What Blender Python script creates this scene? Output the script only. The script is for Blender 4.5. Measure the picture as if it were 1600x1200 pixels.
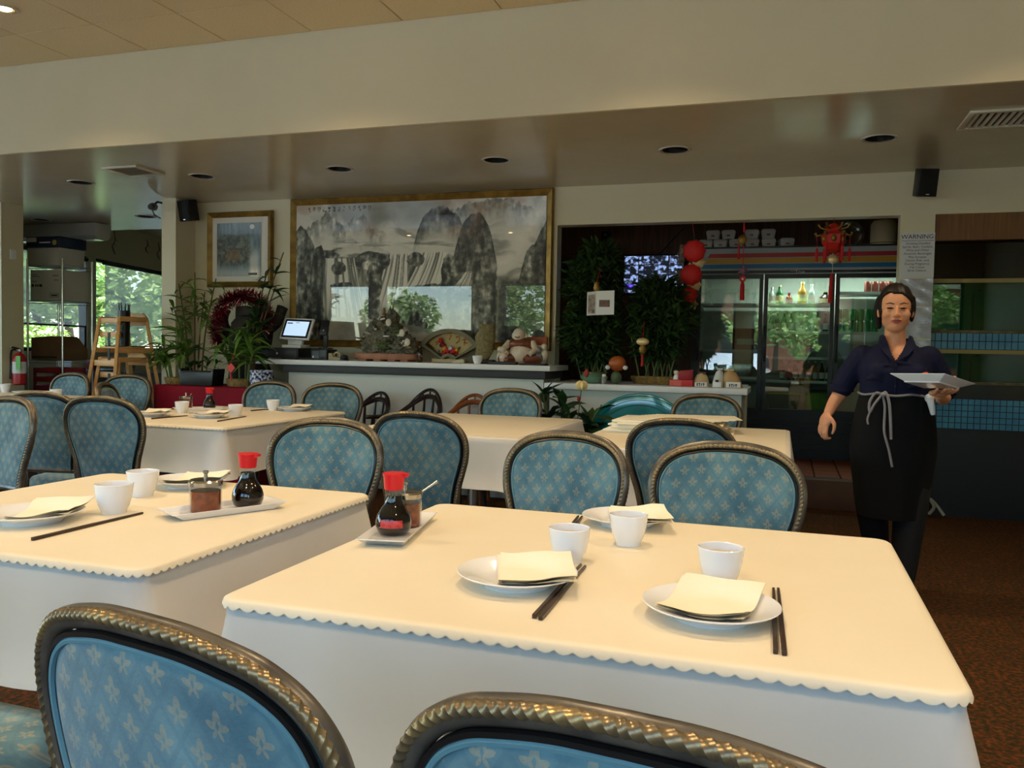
import bpy, bmesh, math, random
from mathutils import Vector, Matrix
from math import sin, cos, pi, radians, sqrt, atan2, exp

for _o in list(bpy.data.objects):
    bpy.data.objects.remove(_o, do_unlink=True)
SC = bpy.context.scene
COL = SC.collection
rnd = random.Random(7)

# ------------------------------------------------------------------ camera
H = 1.22
FPX, YAW, PIT, ROL = 1307.8, 0.316856, 0.041097, 0.0187725
fw = Vector((-sin(YAW), cos(YAW), 0)); rt = Vector((cos(YAW), sin(YAW), 0)); up = Vector((0, 0, 1))
fw2 = cos(PIT) * fw - sin(PIT) * up; up2 = sin(PIT) * fw + cos(PIT) * up
rt3 = cos(ROL) * rt + sin(ROL) * up2; up3 = -sin(ROL) * rt + cos(ROL) * up2
cam = bpy.data.cameras.new('camera'); camo = bpy.data.objects.new('camera', cam); COL.objects.link(camo)
cam.sensor_fit = 'HORIZONTAL'; cam.sensor_width = 36.0; cam.lens = FPX / 1600 * 36.0
cam.clip_start = 0.02; cam.clip_end = 400
m = Matrix((rt3, up3, -fw2)).transposed().to_4x4(); m.translation = Vector((0, 0, H))
camo.matrix_world = m
SC.camera = camo

# ------------------------------------------------------------------ world, sun, exposure
SC.view_settings.view_transform = 'Standard'; SC.view_settings.look = 'None'
SC.view_settings.exposure = 0.93; SC.view_settings.gamma = 1.0
SC.view_settings.use_curve_mapping = False
W = bpy.data.worlds.new('sky'); SC.world = W; W.use_nodes = True
nt = W.node_tree; nt.nodes.clear()
sky = nt.nodes.new('ShaderNodeTexSky'); sky.sky_type = 'NISHITA'; sky.sun_disc = False
sky.sun_elevation = radians(59.4); sky.sun_rotation = radians(78); sky.altitude = 50; sky.air_density = 1.0; sky.dust_density = 0.4
bg = nt.nodes.new('ShaderNodeBackground'); bg.inputs['Strength'].default_value = 0.62
ow = nt.nodes.new('ShaderNodeOutputWorld')
nt.links.new(sky.outputs['Color'], bg.inputs['Color']); nt.links.new(bg.outputs['Background'], ow.inputs['Surface'])
sun = bpy.data.lights.new('sun_offscreen', 'SUN'); sun.energy = 11.0; sun.angle = radians(0.6); sun.color = (1.0, 0.95, 0.86)
suno = bpy.data.objects.new('sun_offscreen', sun); COL.objects.link(suno)
suno.rotation_euler = (radians(-6), radians(30), 0)   # the same sun as in the sky: high above the solid right hand wall, so it lights the lot and trees
LAMP_POWER = 45.0
LAMP_COLOR = (1.0, 0.74, 0.44)

# ------------------------------------------------------------------ helpers
def lin(c):
    if isinstance(c, (int, float)): c = (c, c, c)
    out = []
    for x in c[:3]:
        x = x / 255.0
        out.append(x / 12.92 if x <= 0.04045 else ((x + 0.055) / 1.055) ** 2.4)
    return (out[0], out[1], out[2], 1.0)

MATS = {}
def M(name, col=None, rough=0.5, metal=0.0, col2=None, nscale=8.0, namt=1.0, bump=0.0, bscale=60.0, trans=0.0, ior=1.45,
      emit=None, estr=0.0, alpha=1.0, spec=0.5, coat=0.0, sheen=0.0, stretch=None, sss=0.0, detail=4.0):
    if name in MATS: return MATS[name]
    mt = bpy.data.materials.new(name); mt.use_nodes = True
    t = mt.node_tree; b = t.nodes['Principled BSDF']
    b.inputs['Base Color'].default_value = lin(col); b.inputs['Roughness'].default_value = rough
    b.inputs['Metallic'].default_value = metal; b.inputs['Specular IOR Level'].default_value = spec
    b.inputs['IOR'].default_value = ior
    if trans: b.inputs['Transmission Weight'].default_value = trans
    if coat: b.inputs['Coat Weight'].default_value = coat; b.inputs['Coat Roughness'].default_value = 0.08
    if sheen: b.inputs['Sheen Weight'].default_value = sheen
    if sss:
        b.inputs['Subsurface Weight'].default_value = sss; b.inputs['Subsurface Radius'].default_value = (0.02, 0.008, 0.004)
        b.inputs['Subsurface Scale'].default_value = 0.6
    if alpha < 1: b.inputs['Alpha'].default_value = alpha
    if emit is not None:
        b.inputs['Emission Color'].default_value = lin(emit); b.inputs['Emission Strength'].default_value = estr
    if col2 is not None or bump:
        tc = t.nodes.new('ShaderNodeTexCoord'); mp = t.nodes.new('ShaderNodeMapping')
        t.links.new(tc.outputs['Object'], mp.inputs['Vector'])
        if stretch: mp.inputs['Scale'].default_value = stretch
    if col2 is not None:
        n = t.nodes.new('ShaderNodeTexNoise'); n.inputs['Scale'].default_value = nscale; n.inputs['Detail'].default_value = detail
        t.links.new(mp.outputs['Vector'], n.inputs['Vector'])
        r = t.nodes.new('ShaderNodeValToRGB'); r.color_ramp.elements[0].position = 0.5 - 0.2 / max(namt, .01)
        r.color_ramp.elements[1].position = 0.5 + 0.2 / max(namt, .01)
        r.color_ramp.elements[0].color = lin(col); r.color_ramp.elements[1].color = lin(col2)
        t.links.new(n.outputs['Fac'], r.inputs['Fac']); t.links.new(r.outputs['Color'], b.inputs['Base Color'])
    if bump:
        n2 = t.nodes.new('ShaderNodeTexNoise'); n2.inputs['Scale'].default_value = bscale; n2.inputs['Detail'].default_value = 3
        t.links.new(mp.outputs['Vector'], n2.inputs['Vector'])
        bm_ = t.nodes.new('ShaderNodeBump'); bm_.inputs['Strength'].default_value = bump; bm_.inputs['Distance'].default_value = 0.01
        t.links.new(n2.outputs['Fac'], bm_.inputs['Height']); t.links.new(bm_.outputs['Normal'], b.inputs['Normal'])
    MATS[name] = mt
    return mt

class MB:
    """collects shapes; build() links them as one mesh object"""
    def __init__(s): s.v = []; s.f = []; s.mi = []; s.m = 0; s.X = None
    def add(s, vs, fs):
        o = len(s.v)
        if s.X is not None: vs = [s.X @ Vector(p) for p in vs]
        s.v += [tuple(p) for p in vs]; s.f += [tuple(i + o for i in f) for f in fs]; s.mi += [s.m] * len(fs)
        return s
    def box(s, x0, x1, y0, y1, z0, z1):
        vs = [(x, y, z) for z in (z0, z1) for y in (y0, y1) for x in (x0, x1)]
        return s.add(vs, [(0, 2, 3, 1), (4, 5, 7, 6), (0, 1, 5, 4), (2, 6, 7, 3), (0, 4, 6, 2), (1, 3, 7, 5)])
    def cbox(s, c, d): return s.box(c[0]-d[0]/2, c[0]+d[0]/2, c[1]-d[1]/2, c[1]+d[1]/2, c[2]-d[2]/2, c[2]+d[2]/2)
    def quad(s, *p): return s.add(p, [tuple(range(len(p)))])
    def tube(s, pts, r, n=8, closed=False, caps=True, twist=0.0, prof=None, upv=None):
        pts = [Vector(p) for p in pts]; k = len(pts)
        rs = r if isinstance(r, (list, tuple)) else [r] * k
        vs = []; prev = None
        for i, p in enumerate(pts):
            if closed: t = pts[(i + 1) % k] - pts[i - 1]
            else: t = pts[min(i + 1, k - 1)] - pts[max(i - 1, 0)]
            if t.length < 1e-9: t = Vector((0, 0, 1))
            t.normalize()
            if upv is not None: a = Vector(upv)
            elif prev is None: a = Vector((0, 0, 1)) if abs(t.z) < .9 else Vector((1, 0, 0))
            else: a = prev
            a = a - t * a.dot(t)
            if a.length < 1e-6: a = Vector((1, 0, 0)) - t * t.x
            a.normalize(); prev = a; b = t.cross(a)
            for j in range(n):
                an = 2 * pi * j / n + twist * i
                q = prof(j, n, i) if prof else 1.0
                vs.append(p + (a * cos(an) + b * sin(an)) * rs[i] * q)
        fs = []
        for i in range(k if closed else k - 1):
            for j in range(n):
                a0 = i * n + j; a1 = i * n + (j + 1) % n; b0 = ((i + 1) % k) * n + j; b1 = ((i + 1) % k) * n + (j + 1) % n
                fs.append((a0, a1, b1, b0))
        if caps and not closed:
            fs.append(tuple(range(n - 1, -1, -1))); fs.append(tuple((k - 1) * n + j for j in range(n)))
        return s.add(vs, fs)
    def cyl(s, p0, p1, r0, r1=None, n=16): return s.tube([p0, p1], [r0, r0 if r1 is None else r1], n)
    def lathe(s, prof, c=(0, 0, 0), n=24, capb=True, capt=True):
        vs = []; fs = []
        for r, z in prof:
            for j in range(n):
                a = 2 * pi * j / n; vs.append((c[0] + r * cos(a), c[1] + r * sin(a), c[2] + z))
        for i in range(len(prof) - 1):
            for j in range(n):
                fs.append((i*n+j, i*n+(j+1) % n, (i+1)*n+(j+1) % n, (i+1)*n+j))
        if capb: fs.append(tuple(range(n - 1, -1, -1)))
        if capt: fs.append(tuple((len(prof) - 1) * n + j for j in range(n)))
        return s.add(vs, fs)
    def prism(s, poly, ax, d0, d1):
        """poly in the plane of the two other axes (in x,y,z order), extruded along ax"""
        def P(a, b, d): return {'x': (d, a, b), 'y': (a, d, b), 'z': (a, b, d)}[ax]
        n = len(poly)
        vs = [P(a, b, d0) for a, b in poly] + [P(a, b, d1) for a, b in poly]
        fs = [tuple(range(n)), tuple(range(2 * n - 1, n - 1, -1))] + [(i, i + n, (i + 1) % n + n, (i + 1) % n) for i in range(n)]
        return s.add(vs, fs)
    def ell(s, c, r, nu=16, nv=10, fn=None):
        if isinstance(r, (int, float)): r = (r, r, r)
        vs = [(c[0], c[1], c[2] - r[2])]
        for i in range(1, nv):
            ph = -pi / 2 + pi * i / nv
            for j in range(nu):
                th = 2 * pi * j / nu
                d = (cos(ph) * cos(th), cos(ph) * sin(th), sin(ph)); q = fn(d) if fn else 1.0
                vs.append((c[0] + r[0] * d[0] * q, c[1] + r[1] * d[1] * q, c[2] + r[2] * d[2] * q))
        vs.append((c[0], c[1], c[2] + r[2])); L = len(vs) - 1
        fs = [(0, 1 + (j + 1) % nu, 1 + j) for j in range(nu)]
        for i in range(nv - 2):
            for j in range(nu):
                a = 1 + i * nu
                fs.append((a + j, a + (j + 1) % nu, a + nu + (j + 1) % nu, a + nu + j))
        a = 1 + (nv - 2) * nu
        fs += [(a + j, a + (j + 1) % nu, L) for j in range(nu)]
        return s.add(vs, fs)
    def grid(s, fn, nu, nv, closeu=False):
        vs = [fn(i / (nu if closeu else nu - 1), j / (nv - 1)) for j in range(nv) for i in range(nu)]
        fs = []
        for j in range(nv - 1):
            for i in range(nu if closeu else nu - 1):
                fs.append((j*nu+i, j*nu+(i+1) % nu, (j+1)*nu+(i+1) % nu, (j+1)*nu+i))
        return s.add(vs, fs)
    def mesh(s, name, mats, smooth=True, bevel=0.0, seg=2, ang=40, fixn=True):
        me = bpy.data.meshes.new(name)
        me.from_pydata(s.v, [], s.f)
        if not isinstance(mats, (list, tuple)): mats = [mats]
        for q in mats: me.materials.append(q)
        if len(mats) > 1: me.polygons.foreach_set('material_index', s.mi)
        if fixn or bevel:
            b = bmesh.new(); b.from_mesh(me)
            bmesh.ops.recalc_face_normals(b, faces=b.faces)
            if bevel:
                ed = [e for e in b.edges if len(e.link_faces) == 2 and e.calc_face_angle(0) > radians(30)]
                bmesh.ops.bevel(b, geom=ed, offset=bevel, segments=seg, affect='EDGES', profile=0.5, clamp_overlap=True)
            b.to_mesh(me); b.free()
        if smooth:
            me.shade_smooth(); me.set_sharp_from_angle(angle=radians(ang))
        return me
    def build(s, name, mats, parent=None, loc=None, rotz=None, rot=None, **k):
        return obj(name, s.mesh(name, mats, **k), parent, loc, rotz, rot)

def obj(name, me, parent=None, loc=None, rotz=None, rot=None):
    o = bpy.data.objects.new(name, me); COL.objects.link(o)
    if parent is not None: o.parent = parent
    if loc is not None: o.location = loc
    if rotz is not None: o.rotation_euler = (0, 0, rotz)
    if rot is not None: o.rotation_euler = rot
    return o
def tag(o, label, cat, group=None):
    o['label'] = label; o['category'] = cat
    if group: o['group'] = group
    return o
def thing(name, label, cat, loc=(0, 0, 0), rotz=0.0, group=None):
    o = bpy.data.objects.new(name, None); COL.objects.link(o)
    o.location = loc; o.rotation_euler = (0, 0, rotz); o.empty_display_size = 0.1
    return tag(o, label, cat, group)
def struct(o): o['kind'] = 'structure'; return o
def kids(o): return [c for c in bpy.data.objects if c.parent is o]
def dup(root, loc, rotz=None, label=None, group=None, _ch=None):
    r = root.copy(); COL.objects.link(r); r.location = loc
    if rotz is not None: r.rotation_euler = (0, 0, rotz)
    if label: r['label'] = label
    if group: r['group'] = group
    for ch in root.children:
        c = ch.copy(); COL.objects.link(c); c.parent = r
        for g in ch.children:
            d = g.copy(); COL.objects.link(d); d.parent = c
    return r
def text_part(name, body, size, mat, parent, loc, rot, align='CENTER', ext=0.0005):
    cu = bpy.data.curves.new(name, 'FONT'); cu.body = body; cu.size = size; cu.align_x = align; cu.align_y = 'CENTER'; cu.extrude = ext
    o = bpy.data.objects.new(name, cu); COL.objects.link(o)
    dg = bpy.context.evaluated_depsgraph_get(); me = bpy.data.meshes.new_from_object(o.evaluated_get(dg))
    bpy.data.objects.remove(o, do_unlink=True); me.materials.clear(); me.materials.append(mat)
    return obj(name, me, parent, loc, rot=rot)
def smoothpts(pts, n):
    """Catmull-Rom through pts, n samples per span"""
    P = [Vector(p) for p in pts]; out = []
    for i in range(len(P) - 1):
        a = P[max(i - 1, 0)]; b = P[i]; c = P[i + 1]; d = P[min(i + 2, len(P) - 1)]
        for k in range(n):
            t = k / n
            out.append(0.5 * ((2*b) + (c - a)*t + (2*a - 5*b + 4*c - d)*t*t + (3*b - 3*c + d - a)*t**3))
    out.append(P[-1]); return out

def thin_glass(name, tint=(250, 252, 252), ior=1.45, rough=0.0):
    """thin clear sheet: transparent with a mirror-like Fresnel reflection"""
    mt = bpy.data.materials.new(name); mt.use_nodes = True; t = mt.node_tree; t.nodes.clear()
    o = t.nodes.new('ShaderNodeOutputMaterial'); mx = t.nodes.new('ShaderNodeMixShader'); lw = t.nodes.new('ShaderNodeLayerWeight'); pw = t.nodes.new('ShaderNodeMath'); fr = t.nodes.new('ShaderNodeMath')
    tr = t.nodes.new('ShaderNodeBsdfTransparent'); gl = t.nodes.new('ShaderNodeBsdfGlossy')
    f0 = ((ior-1)/(ior+1))**2; lw.inputs['Blend'].default_value = .5; pw.operation = 'POWER'; pw.inputs[1].default_value = 5.0; fr.operation = 'MULTIPLY_ADD'; fr.inputs[1].default_value = 1-f0; fr.inputs[2].default_value = f0
    t.links.new(lw.outputs['Facing'], pw.inputs[0]); t.links.new(pw.outputs[0], fr.inputs[0]); tr.inputs['Color'].default_value = lin(tint); gl.inputs['Roughness'].default_value = rough
    t.links.new(fr.outputs[0], mx.inputs[0]); t.links.new(tr.outputs[0], mx.inputs[1]); t.links.new(gl.outputs[0], mx.inputs[2]); t.links.new(mx.outputs[0], o.inputs['Surface'])
    MATS[name] = mt
    return mt
# ------------------------------------------------------------------ structure materials
m_wall = M('wall_paint', (212, 201, 168), 0.42, col2=(206, 195, 162), nscale=1.5)
m_soff = M('soffit_gloss_paint', (198, 186, 158), 0.2, col2=(188, 176, 148), nscale=1.2, bump=0.12, bscale=9)
m_tile = M('ceiling_tile', (230, 208, 162), 0.85, col2=(219, 196, 150), nscale=90, bump=0.25, bscale=300)
m_gap = M('ceiling_grid', (214, 192, 146), 0.85)
m_frame = M('black_window_frame', (22, 22, 24), 0.4)
m_glass = thin_glass('window_glass', (244, 250, 250), 1.3)
m_terr = M('terracotta', (158, 84, 44), 0.45, col2=(128, 62, 32), nscale=6)
m_grout = M('dark_grout', (50, 34, 26), 0.9)
m_step = M('brown_riser', (84, 58, 42), 0.6, col2=(72, 50, 38), nscale=4)
m_panel = M('wood_panelling', (128, 84, 40), 0.45, col2=(100, 62, 28), nscale=3.5, stretch=(14, 14, 0.8))
m_white = M('counter_white', (226, 228, 230), 0.35)
m_cfront = M('counter_front', (206, 208, 200), 0.5)
m_char = M('charcoal_band', (58, 56, 56), 0.5)

def carpet():
    mt = bpy.data.materials.new('patterned_carpet'); mt.use_nodes = True; t = mt.node_tree; b = t.nodes['Principled BSDF']
    b.inputs['Roughness'].default_value = 0.95; b.inputs['Specular IOR Level'].default_value = 0.15
    tc = t.nodes.new('ShaderNodeTexCoord')
    n = t.nodes.new('ShaderNodeTexNoise'); n.inputs['Scale'].default_value = 55; n.inputs['Detail'].default_value = 6
    v = t.nodes.new('ShaderNodeTexVoronoi'); v.inputs['Scale'].default_value = 9
    t.links.new(tc.outputs['Object'], n.inputs['Vector']); t.links.new(tc.outputs['Object'], v.inputs['Vector'])
    r = t.nodes.new('ShaderNodeValToRGB'); e = r.color_ramp.elements
    e[0].position = .38; e[0].color = lin((44, 44, 26)); e[1].position = .62; e[1].color = lin((104, 58, 26))
    q = r.color_ramp.elements.new(.5); q.color = lin((74, 48, 26))
    t.links.new(n.outputs['Fac'], r.inputs['Fac'])
    r2 = t.nodes.new('ShaderNodeValToRGB'); r2.color_ramp.elements[0].position = .1; r2.color_ramp.elements[0].color = (1.15, 1.05, .85, 1)
    r2.color_ramp.elements[1].position = .5; r2.color_ramp.elements[1].color = (.8, .85, .8, 1)
    t.links.new(v.outputs['Distance'], r2.inputs['Fac'])
    mx = t.nodes.new('ShaderNodeMixRGB'); mx.blend_type = 'MULTIPLY'; mx.inputs['Fac'].default_value = .8
    t.links.new(r.outputs['Color'], mx.inputs['Color1']); t.links.new(r2.outputs['Color'], mx.inputs['Color2'])
    t.links.new(mx.outputs['Color'], b.inputs['Base Color'])
    bp = t.nodes.new('ShaderNodeBump'); bp.inputs['Strength'].default_value = .4; bp.inputs['Distance'].default_value = .004
    n2 = t.nodes.new('ShaderNodeTexNoise'); n2.inputs['Scale'].default_value = 400; t.links.new(tc.outputs['Object'], n2.inputs['Vector'])
    t.links.new(n2.outputs['Fac'], bp.inputs['Height']); t.links.new(bp.outputs['Normal'], b.inputs['Normal'])
    return mt
m_carpet = carpet()

RX = 3.2      # right wall
RY = -2.2     # rear wall (windows)
struct(MB().box(-12.5, RX, RY, 15.4, -0.1, 0.0).build('floor', m_carpet))

# raised terracotta floor behind the counter
rf = struct(MB().box(-5.5, 1.02, 7.16, 9.6, 0.0, 0.225).build('floor_raised', m_grout))
tm = MB().box(-.095, .095, -.095, .095, 0, .012).mesh('tile', m_terr, bevel=.004, seg=1)
for i in range(9):
    for j in range(7):
        obj('tile', tm, rf, (-.86 + i * .2, 7.26 + j * .2, .225))
struct(MB().box(-.30, .80, 7.02, 7.16, 0, .237).build('trim_1', m_step, bevel=.008))

# back wall with the service opening and the tank opening
wb = MB()
wb.box(-5.66, -1.91, 7.0, 7.14, 0, 2.62)
wb.box(-1.91, RX, 7.0, 7.14, 2.295, 2.62)
wb.box(.785, 1.025, 7.0, 7.14, 0, 2.295)
wb.box(-5.82, -5.655, 6.72, 7.14, 0, 2.62)
wb.box(-1.91, -.30, 7.0, 7.14, 0, .90)
struct(wb.build('wall_back', m_wall, smooth=False))
# kitchen behind the opening: wood panelling, side walls, lid
kw = MB(); kw.box(-3.6, RX, 9.6, 9.7, 0, 3.0); kw.box(-3.7, -3.6, 7.14, 9.7, 0, 3.0)
struct(kw.build('wall_kitchen', m_panel, smooth=False))
struct(MB().box(-3.7, RX, 7.14, 9.7, 2.95, 3.05).build('ceiling_kitchen', m_wall, smooth=False))
# partition from the column into the left room
struct(MB().box(-5.82, -5.7, 7.14, 15.4, 0, 3.1).build('wall_partition', m_wall, smooth=False))

# soffit: vertical face and gloss underside
DOWN = [(-5.95, 5.87, 'between the square vent and the pier'), (-4.69, 5.89, 'before the small moonlit print'), (-3.4, 5.9, 'before the waterfall painting, on the till side'), (-2.09, 5.9, 'before the waterfall painting, on the bamboo side'), (-.78, 5.89, 'before the service opening'), (.52, 5.89, 'beside the wide vent near the WARNING notice'), (-8.24, 7.55, 'above the wire rack'), (-6.8, 7.6, 'beside the security camera')]
VENTS = [(-5.28, -4.93, 5.40, 5.73), (.94, 1.45, 5.36, 5.76)]
def cut(mb, cutter, name, mat):
    a = bpy.data.objects.new(name, mb.mesh(name, mat, smooth=False)); c = bpy.data.objects.new('cutter', cutter.mesh('cutter', mat, smooth=False))
    COL.objects.link(a); COL.objects.link(c); md = a.modifiers.new('b', 'BOOLEAN'); md.operation = 'DIFFERENCE'; md.object = c; md.solver = 'EXACT'
    me = bpy.data.meshes.new_from_object(a.evaluated_get(bpy.context.evaluated_depsgraph_get())); me.name = name
    for o in (a, c): bpy.data.objects.remove(o, do_unlink=True)
    return obj(name, me)
sf = MB(); sf.prism([(-10.3, 4.87), (RX, 4.87), (RX, 7.14), (-5.72, 7.14), (-5.72, 8.47), (-10.3, 8.47)], 'z', 2.62, 3.35)
ct = MB()
for x, y, w_ in DOWN: ct.cyl((x, y, 2.5), (x, y, 2.80), .095, n=32)
for x0, x1, y0, y1 in VENTS: ct.box(x0+.03, x1-.03, y0+.03, y1-.03, 2.5, 2.82)
struct(cut(sf, ct, 'ceiling_soffit', m_soff))
struct(MB().box(-10.3, RX, 4.845, 4.87, 2.62, 3.274).build('wall_soffit', m_wall, smooth=False))

# tiled ceiling over the dining room
ce = struct(MB().box(-10.2, RX, RY, 4.845, 3.275, 3.4).build('ceiling', m_gap, smooth=False))
PX, PY = .655, .655
ta = MB().box(-PX/2+.003, PX/2-.003, -PY/2+.003, PY/2-.003, -.012, 0).mesh('ceiling_tile', m_tile, bevel=.003, seg=1)
tb = MB().box(-PX/2+.003, PX/2-.003, -.24, .24, -.012, 0).mesh('ceiling_tile', m_tile, bevel=.003, seg=1)
LAMPS = [(-4.65, 4.0), (-6.6, 2.0), (-4.65, 2.0), (-2.7, 2.0), (-.75, 2.0), (1.2, 2.0), (-6.6, 0), (-4.65, 0), (-2.7, 0), (-.75, 0), (1.2, 0), (-2.7, 4.0), (-.75, 4.0), (1.2, 4.0), (-6.6, 4.0)]
for i in range(20):
    x = -4.315 - PX * 8 + PX * (i + .5)
    if x + PX / 2 > RX or x - PX/2 < -10.2: continue
    obj('ceiling_tile', tb, ce, (x, 4.842 - .243, 3.275))
    for j in range(10):
        y = 4.842 - .486 - PX * (j + .5)
        if y - PX / 2 < RY: break
        obj('ceiling_tile', ta, ce, (x, y, 3.275))

# right wall, near left wall, piers
struct(MB().box(RX, RX + .1, RY, 9.7, 0, 3.4).build('wall_right', m_wall, smooth=False))
struct(MB().box(-9.9, -7.62, 6.5, 6.76, 0, 2.62).build('wall_pier', m_wall, smooth=False))

def window_wall(name, org, d, L, z0, z1, openings, zb, zt, mwall, th=.12, mull=.05, shade=None, first=1, outn=None, lname='window_portal'):
    """a straight wall from org along d (unit xy); openings = [(s0,s1)] between heights zb and zt"""
    a = atan2(d[1], d[0])
    w = MB(); s = 0
    for s0, s1 in openings:
        w.box(s, s0, -th/2, th/2, z0, z1); w.box(s0, s1, -th/2, th/2, z0, zb); w.box(s0, s1, -th/2, th/2, zt, z1); s = s1
    w.box(s, L, -th/2, th/2, z0, z1)
    struct(w.build(name, mwall, loc=(org[0], org[1], 0), rotz=a, smooth=False))
    k = first
    for s0, s1 in openings:
        f = MB(); t = mull
        f.box(s0, s1, -.045, .045, zb, zb + t); f.box(s0, s1, -.045, .045, zt - t, zt)
        f.box(s0, s0 + t, -.045, .045, zb + t, zt - t); f.box(s1 - t, s1, -.045, .045, zb + t, zt - t)
        wo = struct(f.build('window_%d' % k, m_frame, loc=(org[0], org[1], 0), rotz=a, smooth=False)); k += 1
        MB().box(s0 + t, s1 - t, -.004, .004, zb + t, zt - t).build('pane', m_glass, wo, smooth=False)
        # portal that guides the sampling of the daylight coming in
        li = bpy.data.lights.new(lname, 'AREA'); li.shape = 'RECTANGLE'; li.size = s1 - s0; li.size_y = zt - zb
        li.cycles.is_portal = True
        lo = bpy.data.objects.new(lname, li); COL.objects.link(lo)
        c = Vector((org[0] + d[0] * (s0+s1)/2, org[1] + d[1]*(s0+s1)/2, (zb+zt)/2))
        nrm = Vector(outn)
        lo.location = c + nrm * .1
        lo.rotation_euler = (-nrm).to_track_quat('-Z', 'Y').to_euler()
    return k
# rear wall (behind the camera): big picture windows, seen in the painting's glass
k = window_wall('wall_rear', (-10.2, RY), (1, 0), 13.4, 0, 3.4,
    [(.65, 1.70), (2.0, 4.06), (4.68, 6.72), (7.05, 9.1), (9.45, 11.5), (11.8, 13.1)], .75, 2.56, m_wall, first=1, outn=(0, -1, 0), lname='window_rear_offscreen')
# near left wall with windows
k = window_wall('wall_left', (-10.2, 6.5), (0, -1), 8.7, 0, 3.4, [(1.0, 3.0), (3.4, 5.4), (5.8, 7.8)], .75, 2.56, m_wall, first=k, outn=(-1, 0, 0), lname='window_left_offscreen')
# far left room: slanted window wall, its upper part backlit
WD = (-.255, .967)
k = window_wall('wall_window', (-9.94 - WD[0]*3, 9.37 - WD[1]*3), WD, 9.3, 0, 3.1, [(1.6, 3.66), (3.88, 7.4)], 1.08, 2.50, m_wall, th=.14, mull=.05, first=k, outn=(-.967, -.255, 0), lname='window_slanted_portal')
struct(MB().box(-11.8, -5.7, 15.4, 15.5, 0, 3.1).build('wall_far', m_wall, smooth=False))
struct(MB().prism([(-9.95, 8.47), (-5.7, 8.47), (-5.7, 15.5), (-11.8, 15.5)], 'z', 3.08, 3.2).build('ceiling_far', m_wall, smooth=False))

# roller shades on the slanted windows
def screen_cloth():
    mt = bpy.data.materials.new('grey_screen_shade'); mt.use_nodes = True; t = mt.node_tree; t.nodes.clear()
    o = t.nodes.new('ShaderNodeOutputMaterial'); a = t.nodes.new('ShaderNodeMixShader'); b = t.nodes.new('ShaderNodeMixShader')
    tr = t.nodes.new('ShaderNodeBsdfTransparent'); tl = t.nodes.new('ShaderNodeBsdfTranslucent'); df = t.nodes.new('ShaderNodeBsdfDiffuse')
    tl.inputs['Color'].default_value = lin((104, 103, 99)); df.inputs['Color'].default_value = lin((130, 128, 122))
    b.inputs[0].default_value = .45; a.inputs[0].default_value = .80
    t.links.new(tl.outputs[0], b.inputs[1]); t.links.new(df.outputs[0], b.inputs[2]); t.links.new(tr.outputs[0], a.inputs[1]); t.links.new(b.outputs[0], a.inputs[2]); t.links.new(a.outputs[0], o.inputs['Surface'])
    return mt
m_shade = screen_cloth()
aW = atan2(WD[1], WD[0])
sh = thing('roller_shade', 'full length grey screen roller shade on the wide slanted window', 'shade', (-9.94 - WD[0]*3, 9.37 - WD[1]*3, 0), aW)
MB().quad((4.04, -.124, 1.16), (7.34, -.124, 1.16), (7.34, -.124, 2.42), (4.04, -.124, 2.42)).build('screen', m_shade, sh, smooth=False)
MB().cyl((4.0, -.12, 2.44), (7.36, -.12, 2.44), .03).build('roller', m_frame, sh)
MB().box(4.04, 7.34, -.13, -.117, 1.14, 1.165).build('hem_bar', m_frame, sh)
sh2 = thing('roller_shade', 'grey screen roller shade lowered part way over the window beside the wire rack', 'shade', (-9.94 - WD[0]*3, 9.37 - WD[1]*3, 0), aW)
MB().quad((1.66, -.124, 1.45), (3.52, -.124, 1.45), (3.52, -.124, 2.42), (1.66, -.124, 2.42)).build('screen', m_shade, sh2, smooth=False)
MB().cyl((1.64, -.12, 2.44), (3.55, -.12, 2.44), .03).build('roller', m_frame, sh2)
MB().box(1.66, 3.52, -.13, -.117, 1.43, 1.455).build('hem_bar', m_frame, sh2)

# ------------------------------------------------------------------ ceiling fittings
m_black = M('matt_black', (14, 14, 15), 0.5)
m_trimw = M('downlight_trim', (190, 184, 170), 0.4)
m_bulb = M('lit_bulb', (255, 240, 210), 0.4, emit=(255, 214, 150), estr=18)
def soffit_downlight(x, y, label):
    t = thing('downlight', label, 'downlight', (x, y, 2.62), group='unlit downlights in the gloss soffit')
    MB().lathe([(.09, -.004), (.108, -.007), (.112, 0), (.09, .0)], n=32, capb=False, capt=False).build('trim_ring', m_trimw, t)
    MB().lathe([(.0925, 0), (.088, .04), (.086, .15), (.0, .15)], n=32, capb=False, capt=False).build('baffle', m_black, t)
for x, y, w_ in DOWN:
    soffit_downlight(x, y, 'unlit black downlight ' + w_)
m_lens = M('spot_reflector', (240, 225, 190), 0.15, metal=0.9)
for i, (x, y) in enumerate(LAMPS):
    off = '' if i == 0 else '_offscreen'      # only the first lies inside the picture
    t = thing('spotlight' + off, 'lit recessed spotlight with bright bulb in the tiled ceiling', 'spotlight', (x, y, 3.263), group='lit spotlights in the tiled ceiling')
    MB().lathe([(.055, -.008), (.075, -.006), (.077, 0), (.055, 0)], n=28, capb=False, capt=False).build('trim_ring', m_trimw, t)
    MB().ell((0, 0, .0), (.042, .042, .014), 16, 8).build('bulb', m_bulb, t)
    li = bpy.data.lights.new('spotlight_beam' + off, 'SPOT'); li.energy = LAMP_POWER; li.color = LAMP_COLOR
    li.spot_size = radians(125); li.spot_blend = 0.9; li.shadow_soft_size = 0.05
    lo = bpy.data.objects.new('spotlight_beam' + off, li); COL.objects.link(lo); lo.parent = t; lo.location = (0, 0, -.03)

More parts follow.
